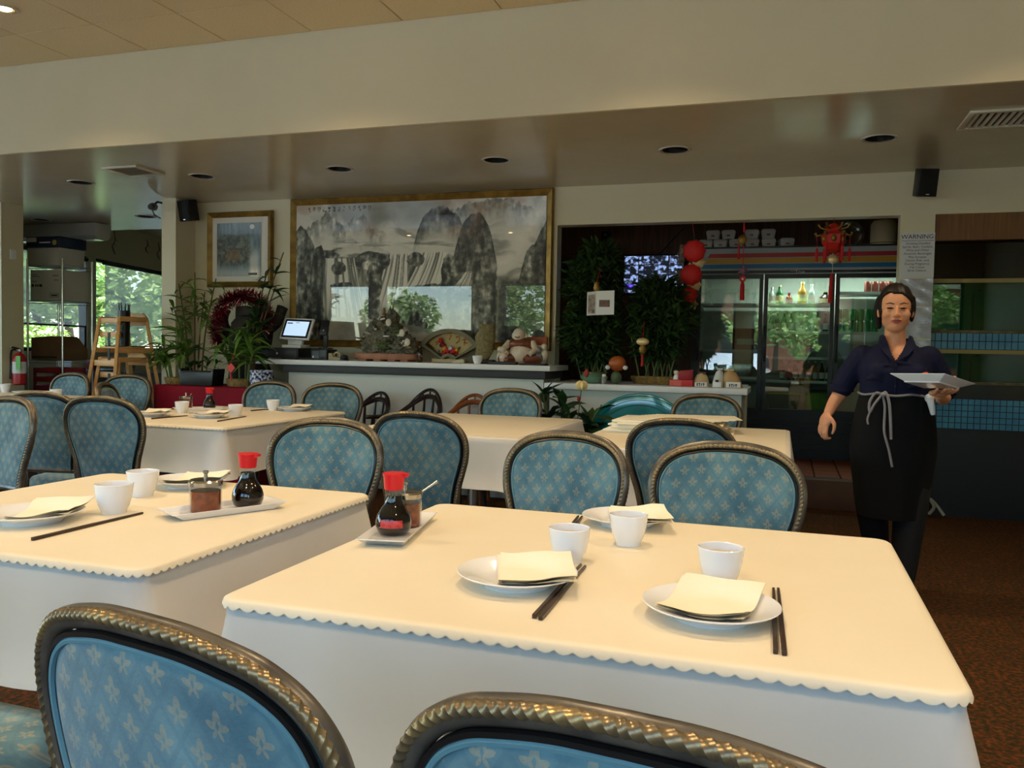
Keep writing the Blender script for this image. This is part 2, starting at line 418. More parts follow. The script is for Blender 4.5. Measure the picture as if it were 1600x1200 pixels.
m_vent = M('vent_cream', (206, 200, 176), 0.45)
def vent(x0, x1, y0, y1, n, label):
    t = thing('air_vent', label, 'vent', ((x0+x1)/2, (y0+y1)/2, 2.62)); w = (x1-x0)/2; d = (y1-y0)/2; b = .035
    f = MB(); f.box(-w, w, -d, -d+b, -.014, 0); f.box(-w, w, d-b, d, -.014, 0); f.box(-w, -w+b, -d+b, d-b, -.014, 0); f.box(w-b, w, -d+b, d-b, -.014, 0)
    f.build('frame', m_vent, t, bevel=.003)
    q = MB(); k_ = .032; q.box(-w+k_, w-k_, -d+k_, -d+k_+.002, 0, .19); q.box(-w+k_, w-k_, d-k_-.002, d-k_, 0, .19); q.box(-w+k_, -w+k_+.002, -d+k_, d-k_, 0, .19); q.box(w-k_-.002, w-k_, -d+k_, d-k_, 0, .19); q.box(-w+k_, w-k_, -d+k_, d-k_, .19, .194); q.build('duct', M('galvanised_duct', (120, 120, 118), .5, metal=.6), t, smooth=False)
    for i in range(n):
        x = -w + b + (i + .5) * (2*w - 2*b) / n
        q = MB(); q.X = Matrix.Translation((x, 0, -.007)) @ Matrix.Rotation(.6, 4, 'Y'); q.box(-.009, .009, -d+b, d-b, -.0012, .0012)
        q.build('louvre', m_vent, t)
vent(*VENTS[0], 9, 'square louvred air vent above the far dining tables near the column')
vent(*VENTS[1], 12, 'wide louvred air vent in the soffit near the fish tanks')
# ------------------------------------------------------------------ tables
m_cloth = M('white_tablecloth', (226, 222, 216), 0.75, col2=(218, 214, 208), nscale=3, bump=0.06, bscale=14, sheen=.1)
m_top = M('cream_topper', (238, 228, 206), 0.5, col2=(233, 221, 196), nscale=2.5, bump=0.05, bscale=5)
m_wood = M('table_board', (120, 84, 54), 0.5)
m_steel = M('steel', (190, 190, 192), 0.25, metal=1.0)
TZ = 0.745

def rrect(x0, x1, y0, y1, r, n=6, per=18):
    """points round a rounded rectangle with outward normals, evenly spread along the sides"""
    out = []
    for cx, cy, a0 in ((x1-r, y0+r, -pi/2), (x1-r, y1-r, 0), (x0+r, y1-r, pi/2), (x0+r, y0+r, pi)):
        for i in range(n + 1):
            a = a0 + pi/2*i/n
            out.append((cx + r*cos(a), cy + r*sin(a), cos(a), sin(a), i == n//2))
        nx, ny = out[-1][:2]
        a2 = a0 + pi/2
        # straight side to the next corner
        nxt = {(-pi/2): (x1, y1-r), 0: (x0+r, y1), (pi/2): (x0, y0+r), pi: (x1-r, y0)}[a0]
        for i in range(1, per):
            t = i/per
            out.append((nx + (nxt[0]-nx)*t, ny + (nxt[1]-ny)*t, cos(a2), sin(a2), False))
    return out

def make_table(x0, x1, y0, y1, lab, seed, drop=.468, topper=False, zt=TZ):
    cx, cy = (x0+x1)/2, (y0+y1)/2
    t = thing('dining_table', 'square dining table ' + lab, 'table', (cx, cy, 0))
    w, d = (x1-x0)/2 - .012, (y1-y0)/2 - .012
    MB().box(-w, w, -d, d, zt-.035, zt-.004).build('table_top', m_wood, t, bevel=.01)
    MB().tube([(0, 0, .03), (0, 0, .2), (0, 0, zt-.035)], [.05, .035, .035], 14).build('pedestal', m_steel, t)
    for a in range(4): MB().tube([(0, 0, .06), (.12*cos(a*pi/2), .12*sin(a*pi/2), .04), (.2*cos(a*pi/2), .2*sin(a*pi/2), .02)], [.028, .024, .02], 8).build('foot', m_steel, t)
    r = random.Random(seed)
    ph = [r.uniform(0, 6.28) for _ in range(6)]
    P = rrect(-w-.008, w+.008, -d-.008, d+.008, .03, 8, 26)
    n = len(P); mb = MB(); vs = []
    L = 0
    lev = [(-.02, zt+.001), (.0, zt-.001), (.006, zt-.008), (.008, zt-.03), (.012, zt-.08), (.018, zt-.16), (.026, zt-.24), (.034, drop+.015), (.037, drop)]
    s = 0.0; S = [0.0]
    for i in range(1, n):
        s += math.hypot(P[i][0]-P[i-1][0], P[i][1]-P[i-1][1]); S.append(s)
    for off, z in lev:
        k = max(0.0, (zt - .03 - z) / (zt - drop))
        for i, (x, y, nx, ny, c) in enumerate(P):
            wv = (sin(S[i]*9+ph[0]) * .5 + sin(S[i]*17+ph[1]) * .3 + sin(S[i]*29+ph[2]) * .2) * .016 * k
            corner = exp(-((min(abs(abs(x)-w), .3) + min(abs(abs(y)-d), .3)) / .07) ** 2)
            o = off + wv + corner * .05 * k
            dz = -.012 * corner * k + .006 * sin(S[i]*5+ph[3]) * k
            vs.append((x + nx*o, y + ny*o, z + dz))
    fs = [(a*n+i, a*n+(i+1) % n, (a+1)*n+(i+1) % n, (a+1)*n+i) for a in range(len(lev)-1) for i in range(n)]
    fs.append(tuple(range(n)))
    mb.add(vs, fs)
    c = mb.build('tablecloth', m_cloth, loc=(cx, cy, 0), ang=70)
    tag(c, 'white tablecloth ' + lab, 'tablecloth')
    if topper:
        P = rrect(-w-.021, w+.021, -d-.021, d+.021, .043, 14, 150); n = len(P); mb = MB(); vs = []
        for li, (off, z) in enumerate([(-.02, zt+.0035), (-.008, zt+.0035), (.0, zt-.001), (.003, zt-.008), (.001, zt-.008), (-.002, zt-.0005), (-.009, zt+.002), (-.02, zt+.002)]):
            for i, (x, y, nx, ny, cc) in enumerate(P):
                sc = abs(sin(i * pi / 4)) * .0065 if li in (3, 4) else 0
                vs.append((x + nx*off, y + ny*off, z - sc))
        L8 = 8
        fs = [(a*n+i, a*n+(i+1) % n, ((a+1) % L8)*n+(i+1) % n, ((a+1) % L8)*n+i) for a in range(7) for i in range(n)]
        fs.append(tuple(range(n)))
        mb.add(vs, fs)
        q = mb.build('table_topper', m_top, loc=(cx, cy, 0), ang=60)
        tag(q, 'cream scalloped table topper ' + lab, 'table cover')
    else:
        mb = MB(); mb.box(-w+.01, w-.01, -d+.01, d-.01, zt+.001, zt+.0035)
        q = mb.build('table_topper', m_top, loc=(cx, cy, 0), bevel=.001, seg=1); tag(q, 'plain cream table topper ' + lab, 'table cover')
    return t
make_table(-.99, .257, 1.30, 2.34, 'of the table set with three plates and three cups', 1, topper=True)
make_table(-2.31, -1.265, 1.40, 2.40, 'of the table set with two cups touching and a chilli jar', 2, topper=True)
make_table(-4.15, -3.02, 3.98, 5.36, 'of the table in front of the red draped stand', 3, topper=True)
make_table(-2.40, -1.33, 4.22, 5.66, 'of the bare table in front of the dark wooden armchairs', 4)
make_table(-1.06, .03, 4.05, 5.55, 'of the table stacked with paper place mats', 5)
make_table(-7.0, -5.35, 4.85, 5.76, 'of the table beside the fire extinguisher pier', 6)

# ------------------------------------------------------------------ upholstered chairs
def fabric():
    mt = bpy.data.materials.new('blue_damask'); mt.use_nodes = True; t = mt.node_tree; b = t.nodes['Principled BSDF']
    b.inputs['Roughness'].default_value = 0.75; b.inputs['Sheen Weight'].default_value = 0.25; b.inputs['Specular IOR Level'].default_value = .3
    N = t.nodes.new; Lk = t.links.new
    tc = N('ShaderNodeTexCoord'); sx = N('ShaderNodeSeparateXYZ'); Lk(tc.outputs['Object'], sx.inputs[0])
    def math_(op, a, bb=None, c=None):
        n = N('ShaderNodeMath'); n.operation = op
        for i, q in enumerate((a, bb, c)):
            if q is None: continue
            if isinstance(q, (int, float)): n.inputs[i].default_value = q
            else: Lk(q, n.inputs[i])
        return n.outputs[0]
    # fabric plane: x across, the other = z + y*0.9 so that it works on the upright back and on the flat seat
    u = math_('MULTIPLY', sx.outputs['X'], 1/.052)
    v = math_('MULTIPLY', math_('ADD', sx.outputs['Z'], math_('MULTIPLY', sx.outputs['Y'], .9)), 1/.033)
    row = math_('FLOOR', v); odd = math_('MULTIPLY', math_('MODULO', math_('ABSOLUTE', row), 2.0), .5)
    u2 = math_('ADD', u, odd)
    fu = math_('SUBTRACT', math_('FRACT', u2), .5); fv = math_('SUBTRACT', math_('FRACT', v), .5)
    au = math_('MULTIPLY', fu, .052 / .033)
    ang = math_('ARCTAN2', au, math_('ADD', fv, .22))
    rad = math_('SQRT', math_('ADD', math_('MULTIPLY', au, au), math_('MULTIPLY', math_('ADD', fv, .1), math_('ADD', fv, .1))))
    pet = math_('ADD', .31, math_('MULTIPLY', .13, math_('COSINE', math_('MULTIPLY', ang, 5.0))))
    inside = math_('LESS_THAN', rad, pet)
    core = math_('GREATER_THAN', math_('ADD', math_('MULTIPLY', math_('ABSOLUTE', au), 2.2), math_('ABSOLUTE', math_('ADD', fv, .12))), .16)
    motif = math_('MULTIPLY', inside, core)
    # lattice between the motifs
    lat = math_('LESS_THAN', math_('ABSOLUTE', math_('SUBTRACT', math_('ADD', math_('ABSOLUTE', fu), math_('ABSOLUTE', math_('MULTIPLY', fv, .5))), .5)), .07)
    nz = N('ShaderNodeTexNoise'); nz.inputs['Scale'].default_value = 9; nz.inputs['Detail'].default_value = 5; Lk(tc.outputs['Object'], nz.inputs['Vector'])
    nf = N('ShaderNodeTexNoise'); nf.inputs['Scale'].default_value = 240; nf.inputs['Detail'].default_value = 2; Lk(tc.outputs['Object'], nf.inputs['Vector'])
    base = N('ShaderNodeValToRGB'); e = base.color_ramp.elements; e[0].position = .35; e[0].color = lin((66, 106, 122)); e[1].position = .7; e[1].color = lin((114, 150, 158))
    Lk(nz.outputs['Fac'], base.inputs['Fac'])
    m1 = N('ShaderNodeMixRGB'); Lk(math_('MULTIPLY', lat, .22), m1.inputs['Fac']); Lk(base.outputs['Color'], m1.inputs['Color1']); m1.inputs['Color2'].default_value = lin((58, 98, 120))
    m2 = N('ShaderNodeMixRGB'); Lk(math_('MULTIPLY', motif, math_('MULTIPLY', math_('ADD', .1, math_('MULTIPLY', nf.outputs['Fac'], .9)), math_('ADD', .3, math_('MULTIPLY', nz.outputs['Fac'], .7)))), m2.inputs['Fac'])
    Lk(m1.outputs['Color'], m2.inputs['Color1']); m2.inputs['Color2'].default_value = lin((182, 160, 118))
    Lk(m2.outputs['Color'], b.inputs['Base Color'])
    bp = N('ShaderNodeBump'); bp.inputs['Strength'].default_value = .3; bp.inputs['Distance'].default_value = .002
    Lk(math_('ADD', nf.outputs['Fac'], math_('MULTIPLY', motif, .6)), bp.inputs['Height']); Lk(bp.outputs['Normal'], b.inputs['Normal'])
    return mt
m_fab = fabric()
m_pew = M('pewter_frame', (116, 109, 98), 0.34, metal=0.45, col2=(80, 75, 69), nscale=20)
m_rope = M('gilt_rope', (156, 133, 92), 0.3, metal=0.6, col2=(112, 100, 82), nscale=14)
m_pip = M('fabric_piping', (96, 138, 150), 0.7)
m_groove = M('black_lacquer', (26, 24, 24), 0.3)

OUT = [(0, .925), (.058, .923), (.108, .915), (.156, .901), (.198, .872), (.225, .829), (.233, .78), (.227, .722), (.209, .66), (.191, .6), (.178, .535), (.174, .475)]
def back_y(z, u): return -.205 - (z - .46) * .15 - .028 * (1 - (u/.23)**2) * (1 if z > 0 else 1)
def outline(inset, n=7, sides='all'):
    half = smoothpts([(u, 0, z) for u, z in OUT], n)
    pts = [(p.x, p.z) for p in half]
    full = [(-u, z) for u, z in pts[::-1]] + pts[1:]
    # inset along the 2-d normal
    res = []
    for i, (u, z) in enumerate(full):
        a = full[max(i-1, 0)]; b = full[min(i+1, len(full)-1)]
        tx, tz = b[0]-a[0], b[1]-a[1]; l = math.hypot(tx, tz) or 1
        nx, nz = tz/l, -tx/l     # points inwards for this direction of travel
        res.append((u + nx*inset, z + nz*inset))
    return res
def make_chair():
    t = thing('upholstered_chair', '', 'chair')
    # frame round the back
    o = [Vector((u, back_y(z, u), z)) for u, z in outline(.0)]
    mb = MB()
    mb.tube(o, .0142, 10)
    mb.tube([Vector((u, back_y(.485, u) + .002, .485)) for u in [-.172 + .344*i/8 for i in range(9)]], .016, 8)
    bf = mb.build('back_frame', m_pew, t)
    # rope bead carved along the front and the back of the frame
    for sy in (1, -1):
        rp = []
        src = [Vector((u, back_y(z, u) + sy*.0095, z)) for u, z in outline(-.0045 if sy < 0 else .003, n=20)]
        mb = MB(); mb.tube(src, .0078, 12, twist=.46, prof=lambda j, n, i: 1.0 + .085 * cos(2*pi*j/n*3))
        mb.build('rope_trim', m_rope, bf)
    # upholstered panel: front and back skins, piping
    ins = outline(.021); k = len(ins)
    rows = 22
    for sy, nm in ((1, 'back_cushion'), (-1, 'rear_cover')):
        mb = MB(); vs = []; fs = []; nc = 17
        # fan of horizontal rows clipped to the outline
        zs = [ .492 + (.925 - .021 - .0035 - .492) * (1 - (1 - i/(rows-1))**1.6) for i in range(rows)]
        half = [(u, z) for u, z in ins if u >= 0]
        def wid(z):
            best = 0.0
            for a, b in zip(half[:-1], half[1:]):
                lo, hi = min(a[1], b[1]), max(a[1], b[1])
                if lo <= z <= hi and hi > lo:
                    q = (z - a[1]) / (b[1] - a[1]); best = max(best, a[0] + (b[0]-a[0])*q)
            return best
        for z in zs:
            w = max(wid(z), .004)
            for i in range(nc):
                q = -1 + 2*i/(nc-1); u = q*w
                ed = min(1.0, (1-abs(q))*w/.03) * min(1, (z-.488)/.03) * min(1, (.902-z)/.02 if z > .85 else 1)
                ed = max(0, ed) ** .5
                vs.append((u, back_y(z, u) + sy*(.004 + (.017 if sy > 0 else .008)*ed), z))
        for j in range(rows-1):
            for i in range(nc-1):
                fs.append((j*nc+i, j*nc+i+1, (j+1)*nc+i+1, (j+1)*nc+i))
        mb.add(vs, fs); cu_ = mb.build(nm, m_fab, t, ang=80)
        mb = MB(); mb.tube([Vector((u, back_y(z, u) + sy*.009, z)) for u, z in outline(.0255)], .004, 6)
        mb.build('piping', m_pip, cu_)
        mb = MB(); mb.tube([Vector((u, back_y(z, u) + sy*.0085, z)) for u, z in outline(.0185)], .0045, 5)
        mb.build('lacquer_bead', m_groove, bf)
    # seat
    def seat(u, v):
        a = 2*pi*u; c, s_ = cos(a), sin(a); e = .38
        x = (abs(c)**e)*(1 if c >= 0 else -1); y = (abs(s_)**e)*(1 if s_ >= 0 else -1)
        wd = .202 + .026*y
        r, z = [(1.0, .362), (1.0, .38), (1.0, .40), (.985, .418), (.94, .43), (.8, .437), (.5, .441), (.0, .442)][int(round(v*7))]
        return (x*wd*r, .0 + y*.225*r + .01, z)
    mb = MB(); mb.grid(seat, 40, 8, closeu=True); mb.build('seat_cushion', m_fab, t, ang=80)
    mb = MB()
    for z0, z1, g in ((.315, .364, 0),):
        mb.prism([(-.178, -.215), (.178, -.215), (.226, .235), (-.226, .235)], 'z', z0, z1)
    mb.build('seat_rail', m_pew, t, bevel=.012)
    for sx in (-1, 1):
        MB().tube(smoothpts([(sx*.205, .21, .335), (sx*.21, .215, .23), (sx*.202, .215, .1), (sx*.205, .22, 0)], 4), [.026, .026, .025, .024, .022, .021, .019, .018, .017, .016, .016, .016, .017], 10).build('leg', m_pew, t)
        MB().tube(smoothpts([(sx*.175, -.207, .49), (sx*.178, -.2, .36), (sx*.18, -.215, .18), (sx*.185, -.27, 0)], 4), [.02]*5 + [.022]*4 + [.018]*4, 10).build('leg', m_pew, t)
    return t
chair0 = make_chair(); chair_used = [False]
TOPY = back_y(.925, 0)
def place_chair(tx, ty, deg, label, group=None):
    a = radians(deg)
    # the crest of the back stands over (tx, ty)
    loc = (tx + sin(a)*TOPY, ty - cos(a)*TOPY, 0)
    if not chair_used[0]:
        chair_used[0] = True; c = chair0; c.location = loc; c.rotation_euler = (0, 0, a); c['label'] = label
        if group: c['group'] = group
        return c
    c = dup(chair0, loc, a, label, group)
    if not group and 'group' in c: del c['group']
    return c
G = 'blue upholstered dining chairs'
CH = [
 (-1.60, .84, 0, 'blue damask chair before the chilli jar table showing its patterned seat'),
 (-.63, .70, -11, 'blue damask chair with gleaming rail at the corner of the three plate table'),
 (-.11, .642, -7, 'blue damask chair whose back stands before the table with three plates, beside the corner chair'),
 (-.715, 2.86, 166, 'blue damask chair behind the three plate table, next to the soy sauce side'),
 (-.175, 2.78, 182, 'blue damask chair behind the three plate table, at the end nearer the waitress'),
 (-1.72, 2.93, 186, 'blue damask chair behind the chilli jar table, next to the soy bottle'),
 (-3.74, 3.25, 172, 'pale blue chair standing back to back with a gold edged chair'),
 (-3.98, 3.62, 8, 'gold edged blue chair standing back to back with a pale chair, facing the pier table'),
 (-1.57, 3.40, -4, 'dark blue chair with its back turned, pulled up to the bare table'),
 (-.43, 3.66, 0, 'dark blue chair with its back turned, pulled up to the place mat table'),
 (-3.42, 3.48, 6, 'grey blue chair with its back turned, pulled up to the table before the red stand'),
 (-4.56, 4.68, -62, 'brown edged blue chair at the end of the table before the red stand'),
 (-3.89, 5.74, 180, 'pale blue chair between the red stand and the table set with soy sauce'),
 (-3.35, 5.76, 194, 'pale blue chair angled beside the dark wooden armchairs at the counter'),
 (-1.92, 5.87, 180, 'pale blue chair against the white counter behind the bare table'),
 (-.53, 6.03, 184, 'pale blue chair behind the place mat stack by the low counter'),
 (-6.20, 6.03, 176, 'pale blue chair behind the pier table, nearer the wire rack'),
 (-5.56, 6.02, 188, 'pale blue chair behind the pier table, nearer the wooden high chairs'),
]
for tx, ty, dg, lb in CH: place_chair(tx, ty, dg, lb, G)
place_chair(-8.95, 9.75, 120, 'blue chair at the far booth table under the slanted window', 'far window chairs')
place_chair(-8.6, 10.35, 120, 'blue chair at the far booth table under the slanted window', 'far window chairs')

# ------------------------------------------------------------------ wooden armchairs by the counter
m_dkw = M('dark_walnut', (46, 30, 22), 0.32, col2=(34, 22, 17), nscale=9)
m_orw = M('honey_oak', (150, 84, 40), 0.35, col2=(124, 66, 30), nscale=9)
def armchair(x, y, rz, mw, label, zt=.86, group=None):
    t = thing('wooden_armchair', label, 'chair', (x, y, 0), rz, group)
    MB().lathe([(.0, .43), (.175, .43), (.195, .44), (.195, .455), (.18, .46), (.0, .452)], n=28, capb=False, capt=False).build('seat', mw, t)
    for sx in (-1, 1):
        for sy in (-1, 1):
            MB().tube([(sx*.115, sy*.115, .44), (sx*.13, sy*.13, .22), (sx*.145, sy*.145, 0)], [.02, .022, .014], 10).build('leg', mw, t)
    for sx in (-1, 1): MB().cyl((sx*.132, -.132, .18), (sx*.132, .132, .18), .011, n=8).build('stretcher', mw, t)
    # horseshoe arm rail, rising to the crest at the rear (-y)
    def P(a, z=None):
        rr = .205; q = max(0, cos(a)) ** 2
        zz = .66 + (zt - .06 - .66) * q
        return Vector((rr*sin(a)*1.02, -rr*cos(a) - .02*q, zz))
    arm = [P(radians(-128 + 256*i/40)) for i in range(41)]
    MB().tube(arm, [.016 + .006*(1-abs(i-20)/20) for i in range(41)], 8).build('arm_rail', mw, t)
    cr = [P(radians(-52 + 104*i/18)) + Vector((0, -.012, .055*cos(radians(-52+104*i/18)*1.7))) for i in range(19)]
    MB().tube(cr, .014, 8).build('crest_rail', mw, t)
    for i in range(10):
        a = radians(-112 + 224*i/9); top = P(a); bt = Vector((.17*sin(a), -.17*cos(a), .45))
        MB().tube([bt, (bt+top)/2 + Vector((.0, .0, 0)), top], [.011, .014, .010], 6).build('spindle', mw, t)
    for i in range(5):
        a = radians(-36 + 18*i); p0 = P(a); k = min(18, max(0, int(round((degrees_(a)+52)/104*18)))); MB().cyl(p0, cr[k], .008, n=6).build('crest_spindle', mw, t)
    return t
def degrees_(a): return a*180/pi
armchair(-3.31, 6.14, radians(165), m_dkw, 'dark walnut armchair half hidden by an angled blue chair at the counter', zt=.84)
armchair(-2.84, 6.14, radians(170), m_dkw, 'dark walnut armchair with open spindle back in plain sight at the counter', zt=.88)
armchair(-2.375, 6.15, radians(188), m_orw, 'honey coloured wooden armchair half hidden by a blue chair at the counter', zt=.85)

# ------------------------------------------------------------------ table settings
m_china = M('white_china', (238, 240, 244), 0.12, coat=.3)
m_nap = M('napkin_paper', (244, 236, 214), 0.85, bump=.05, bscale=40)
m_tea = M('pale_tea', (206, 186, 150), 0.05)
m_chop = M('chopstick_brown', (62, 44, 36), 0.35, col2=(50, 36, 30), nscale=30)
m_red = M('red_plastic', (214, 22, 34), 0.3)
m_soy = M('soy_sauce', (16, 7, 5), 0.04, coat=.5)
m_cglass = thin_glass('clear_glass')
m_chili = M('chilli_oil', (92, 34, 14), 0.12, col2=(150, 66, 22), nscale=60, coat=.4)
m_lid = M('steel_lid', (186, 182, 172), 0.18, metal=1.0)
SZ = TZ + .0035     # height of the topper

plate_me = MB().lathe([(0, .004), (.055, .004), (.062, .0), (.066, .0), (.07, .006), (.092, .017), (.112, .0235), (.1135, .0255), (.112, .0265), (.09, .021), (.07, .0125), (.058, .009), (0, .009)], n=56, capb=False, capt=False).mesh('plate', m_china)
LASTP = [0, 0, 1]
PLP = [(0, .009), (.058, .009), (.07, .0125), (.09, .021), (.112, .0265), (.2, .0265)]
def plate_top(r):
    for (a, za), (b_, zb) in zip(PLP[:-1], PLP[1:]):
        if r <= b_: return za + (zb-za)*(r-a)/(b_-a)
    return .0265
def plate(x, y, label, r=1.0, group=None):
    r *= 1.07; LASTP[:] = [x, y, r]
    o = obj('plate', plate_me, None, (x, y, SZ + .0003)); o.scale = (r, r, r); return tag(o, label, 'plate', group)
def napkin(x, y, rz, label, seed=1, w=.15, h=.20):
    r = random.Random(seed); p1, p2 = r.uniform(0, 6), r.uniform(0, 6)
    mb = MB()
    for lay in range(2):
        n = 14
        def f(u, v):
            X, Y = (u-.5)*w, (v-.5)*h
            if lay: X += .006 * v; Y += .004
            rr = math.hypot(X, Y); wx, wy = x + X*cos(rz) - Y*sin(rz) - LASTP[0], y + X*sin(rz) + Y*cos(rz) - LASTP[1]; z = .0062 + LASTP[2]*plate_top(math.hypot(wx, wy)/LASTP[2]) + max(0, Y-.05)*.10 + .0012*sin(X*60+p1)*sin(Y*45+p2) + lay*.004 + (.006*((1-v)*u)**2 if lay else 0)
            return (X, Y, z)
        mb.grid(f, n, n)
        mb.grid(lambda u, v: Vector(f(u, v)) - Vector((0, 0, .0014)), n, n)
    o = mb.build('napkin', m_nap, loc=(x, y, SZ), rotz=rz, ang=80, fixn=False)
    return tag(o, label, 'napkin')
def make_cup():
    t = thing('tea_cup', '', 'cup')
    MB().lathe([(0, .003), (.021, .003), (.023, 0), (.0265, 0), (.027, .006), (.033, .018), (.0385, .04), (.041, .062), (.0418, .066), (.0405, .0672), (.039, .066), (.0365, .042), (.031, .02), (.024, .009), (0, .008)], n=44, capb=False, capt=False).build('body', m_china, t)
    MB().lathe([(0, .0525), (.0375, .0525)], n=32, capb=False, capt=False).build('tea', m_tea, t)
    return t
cup0 = make_cup(); cup_used = [0]
def cup(x, y, label, s=1.0, group=None, z=SZ):
    if not cup_used[0]: c = cup0; cup_used[0] = 1; c.location = (x, y, z+.0003); c['label'] = label
    else: c = dup(cup0, (x, y, z+.0003), None, label)
    s *= 1.13; c.scale = (s, s, s)
    if group: c['group'] = group
    return c
chop_me = {}
def chopstick(x0, y0, x1, y1, label, group, zoff=0.0):
    L = math.hypot(x1-x0, y1-y0); key = round(L, 3)
    if key not in chop_me:
        mb = MB(); mb.tube([(0, 0, .0042), (L*.55, 0, .004), (L, 0, .003)], [.0056, .0052, .0036], 4, twist=0, upv=(0, .7071, .7071))
        chop_me[key] = mb.mesh('chopstick', m_chop, bevel=.0008, seg=1)
    o = obj('chopstick', chop_me[key], None, (x0, y0, SZ + .0002 + zoff), atan2(y1-y0, x1-x0))
    return tag(o, label, 'chopstick', group)
def soy_bottle(x, y, label, rz=0, band=True):
    t = thing('soy_bottle', label, 'bottle', (x, y, SZ + .0085), rz); t.scale = (1.12, 1.12, 1.12)
    pr = [(0, .001), (.028, .001), (.0345, .006), (.0395, .02), (.0395, .03), (.036, .043), (.029, .056), (.0215, .067), (.0185, .078), (.0175, .088)]
    MB().lathe(pr + [(0, .088)], n=36, capb=False, capt=False).build('sauce', m_soy, t)
    MB().lathe([(.0182, .087), (.0186, .1), (.0186, .106)], n=28, capb=False, capt=False).build('neck', m_cglass, t)
    mb = MB(); mb.lathe([(.019, .1), (.0205, .1), (.0215, .105), (.0235, .128), (.0255, .1345), (.0245, .1365), (0, .1365)], n=30, capb=True, capt=False)
    mb.prism([(.012, .122), (.033, .13), (.033, .1355), (.012, .1365)], 'y', -.008, .008)
    mb.build('cap', m_red, t)
    if band:
        mb = MB(); Rl = [.0402, .0402, .0402, .0395, .0386]
        mb.grid(lambda u, v: (Rl[int(round(v*4))]*cos(-2.25+1.3*u), Rl[int(round(v*4))]*sin(-2.25+1.3*u), [.0205, .026, .030, .0335, .037][int(round(v*4))]), 14, 5)
        mb.build('paper_label', m_redlab, t, ang=80)
    return t
m_redlab = M('red_label', (176, 34, 36), 0.35, col2=(196, 70, 66), nscale=120)
def chili_jar(x, y, label, rz=0):
    t = thing('chilli_jar', label, 'jar', (x, y, SZ + .0085), rz); t.scale = (1.22, 1.22, 1.2)
    MB().lathe([(0, .001), (.0315, .001), (.033, .004), (.033, .05), (0, .05)], n=32, capb=False, capt=False).build('chilli_sauce', m_chili, t)
    MB().lathe([(.0, .0), (.034, .0), (.0355, .003), (.0355, .066), (.0338, .066), (.0338, .052)], n=32, capb=False, capt=False).build('glass', m_cglass, t)
    mb = MB(); mb.lathe([(.0365, .062), (.0375, .062), (.0378, .071), (.034, .075), (.0, .077)], n=32, capb=False, capt=False)
    mb.build('lid', m_lid, t)
    mb = MB(); mb.lathe([(.0045, .076), (.0038, .088), (.0062, .09), (.006, .095), (0, .096)], n=14, capb=False, capt=False); mb.build('lid_knob', m_lid, t)
    MB().tube([(.03, -.012, .07), (.042, -.02, .079), (.062, -.03, .094)], [.002, .0018, .0028], 6).build('spoon', m_lid, t)
    return t
def tray(cx, cy, w, d, rz, label):
    mb = MB()
    n = 4
    for z, k in ((0, .80),): pass
    def ring(k, z, o=0): return [(-w/2*k-o, -d/2*k-o, z), (w/2*k+o, -d/2*k-o, z), (w/2*k+o, d/2*k+o, z), (-w/2*k-o, d/2*k+o, z)]
    R = [ring(.74, 0), ring(.8, .001), ring(.97, .017), ring(1, .0185), ring(1, .021), ring(.965, .0195), ring(.80, .0075), ring(.1, .0075)]
    vs = sum(R, []); fs = [(a*4+i, a*4+(i+1) % 4, (a+1)*4+(i+1) % 4, (a+1)*4+i) for a in range(len(R)-1) for i in range(4)] + [(3, 2, 1, 0), tuple(28+i for i in range(4))]
    mb.add(vs, fs)
    return tag(mb.build('condiment_tray', m_china, loc=(cx, cy, SZ+.0003), rotz=rz, bevel=.0025, ang=35), label, 'tray')

# near table
plate(-.503, 1.592, 'white plate with a pushed back napkin, chopsticks leaning under its rim'); napkin(-.468, 1.60, .34, 'cream paper napkin on the plate with chopsticks under its rim', 3)
plate(-.116, 1.520, 'white plate with an unfolded square napkin beside a straight pair of chopsticks'); napkin(-.118, 1.53, -.12, 'cream square paper napkin on the plate beside the straight chopsticks', 5)
plate(-.405, 2.252, 'white plate at the far side of the three plate table behind a cup', .98); napkin(-.365, 2.245, .3, 'cream paper napkin on the plate behind a cup at the far table edge', 8)
cup(-.452, 1.812, 'white tea cup with tea beside the leaning pair of chopsticks'); cup(-.356, 2.02, 'white tea cup with tea in front of the far plate'); cup(-.117, 1.752, 'white tea cup with tea above the square napkin plate')
g = 'chopsticks beside the plate with the leaning pair'
chopstick(-.408, 1.393, -.416, 1.778, 'inner chopstick of the leaning pair, the one under the plate rim', g); chopstick(-.395, 1.388, -.404, 1.768, 'outer chopstick of the leaning pair, away from the plate', g)
g = 'straight pair of chopsticks'
chopstick(-.003, 1.366, -.012, 1.742, 'inner chopstick of the straight pair, next to the square napkin plate', g); chopstick(.010, 1.363, -.003, 1.745, 'outer chopstick of the straight pair, nearest the table edge', g)
g = 'chopsticks at the far table edge'
chopstick(-.522, 2.05, -.549, 2.30, 'outer chopstick of the pair behind a cup at the far table edge', g); chopstick(-.511, 2.05, -.538, 2.30, 'inner chopstick of the pair at the far table edge, nearest the plate', g)
tray(-.925, 1.925, .118, .36, radians(11), 'white rectangular tray under the labelled soy bottle'); soy_bottle(-.915, 1.868, 'red capped soy sauce bottle with a red paper label on the near tray', radians(20)); chili_jar(-.934, 1.974, 'chilli oil jar standing behind the labelled soy bottle', radians(60))
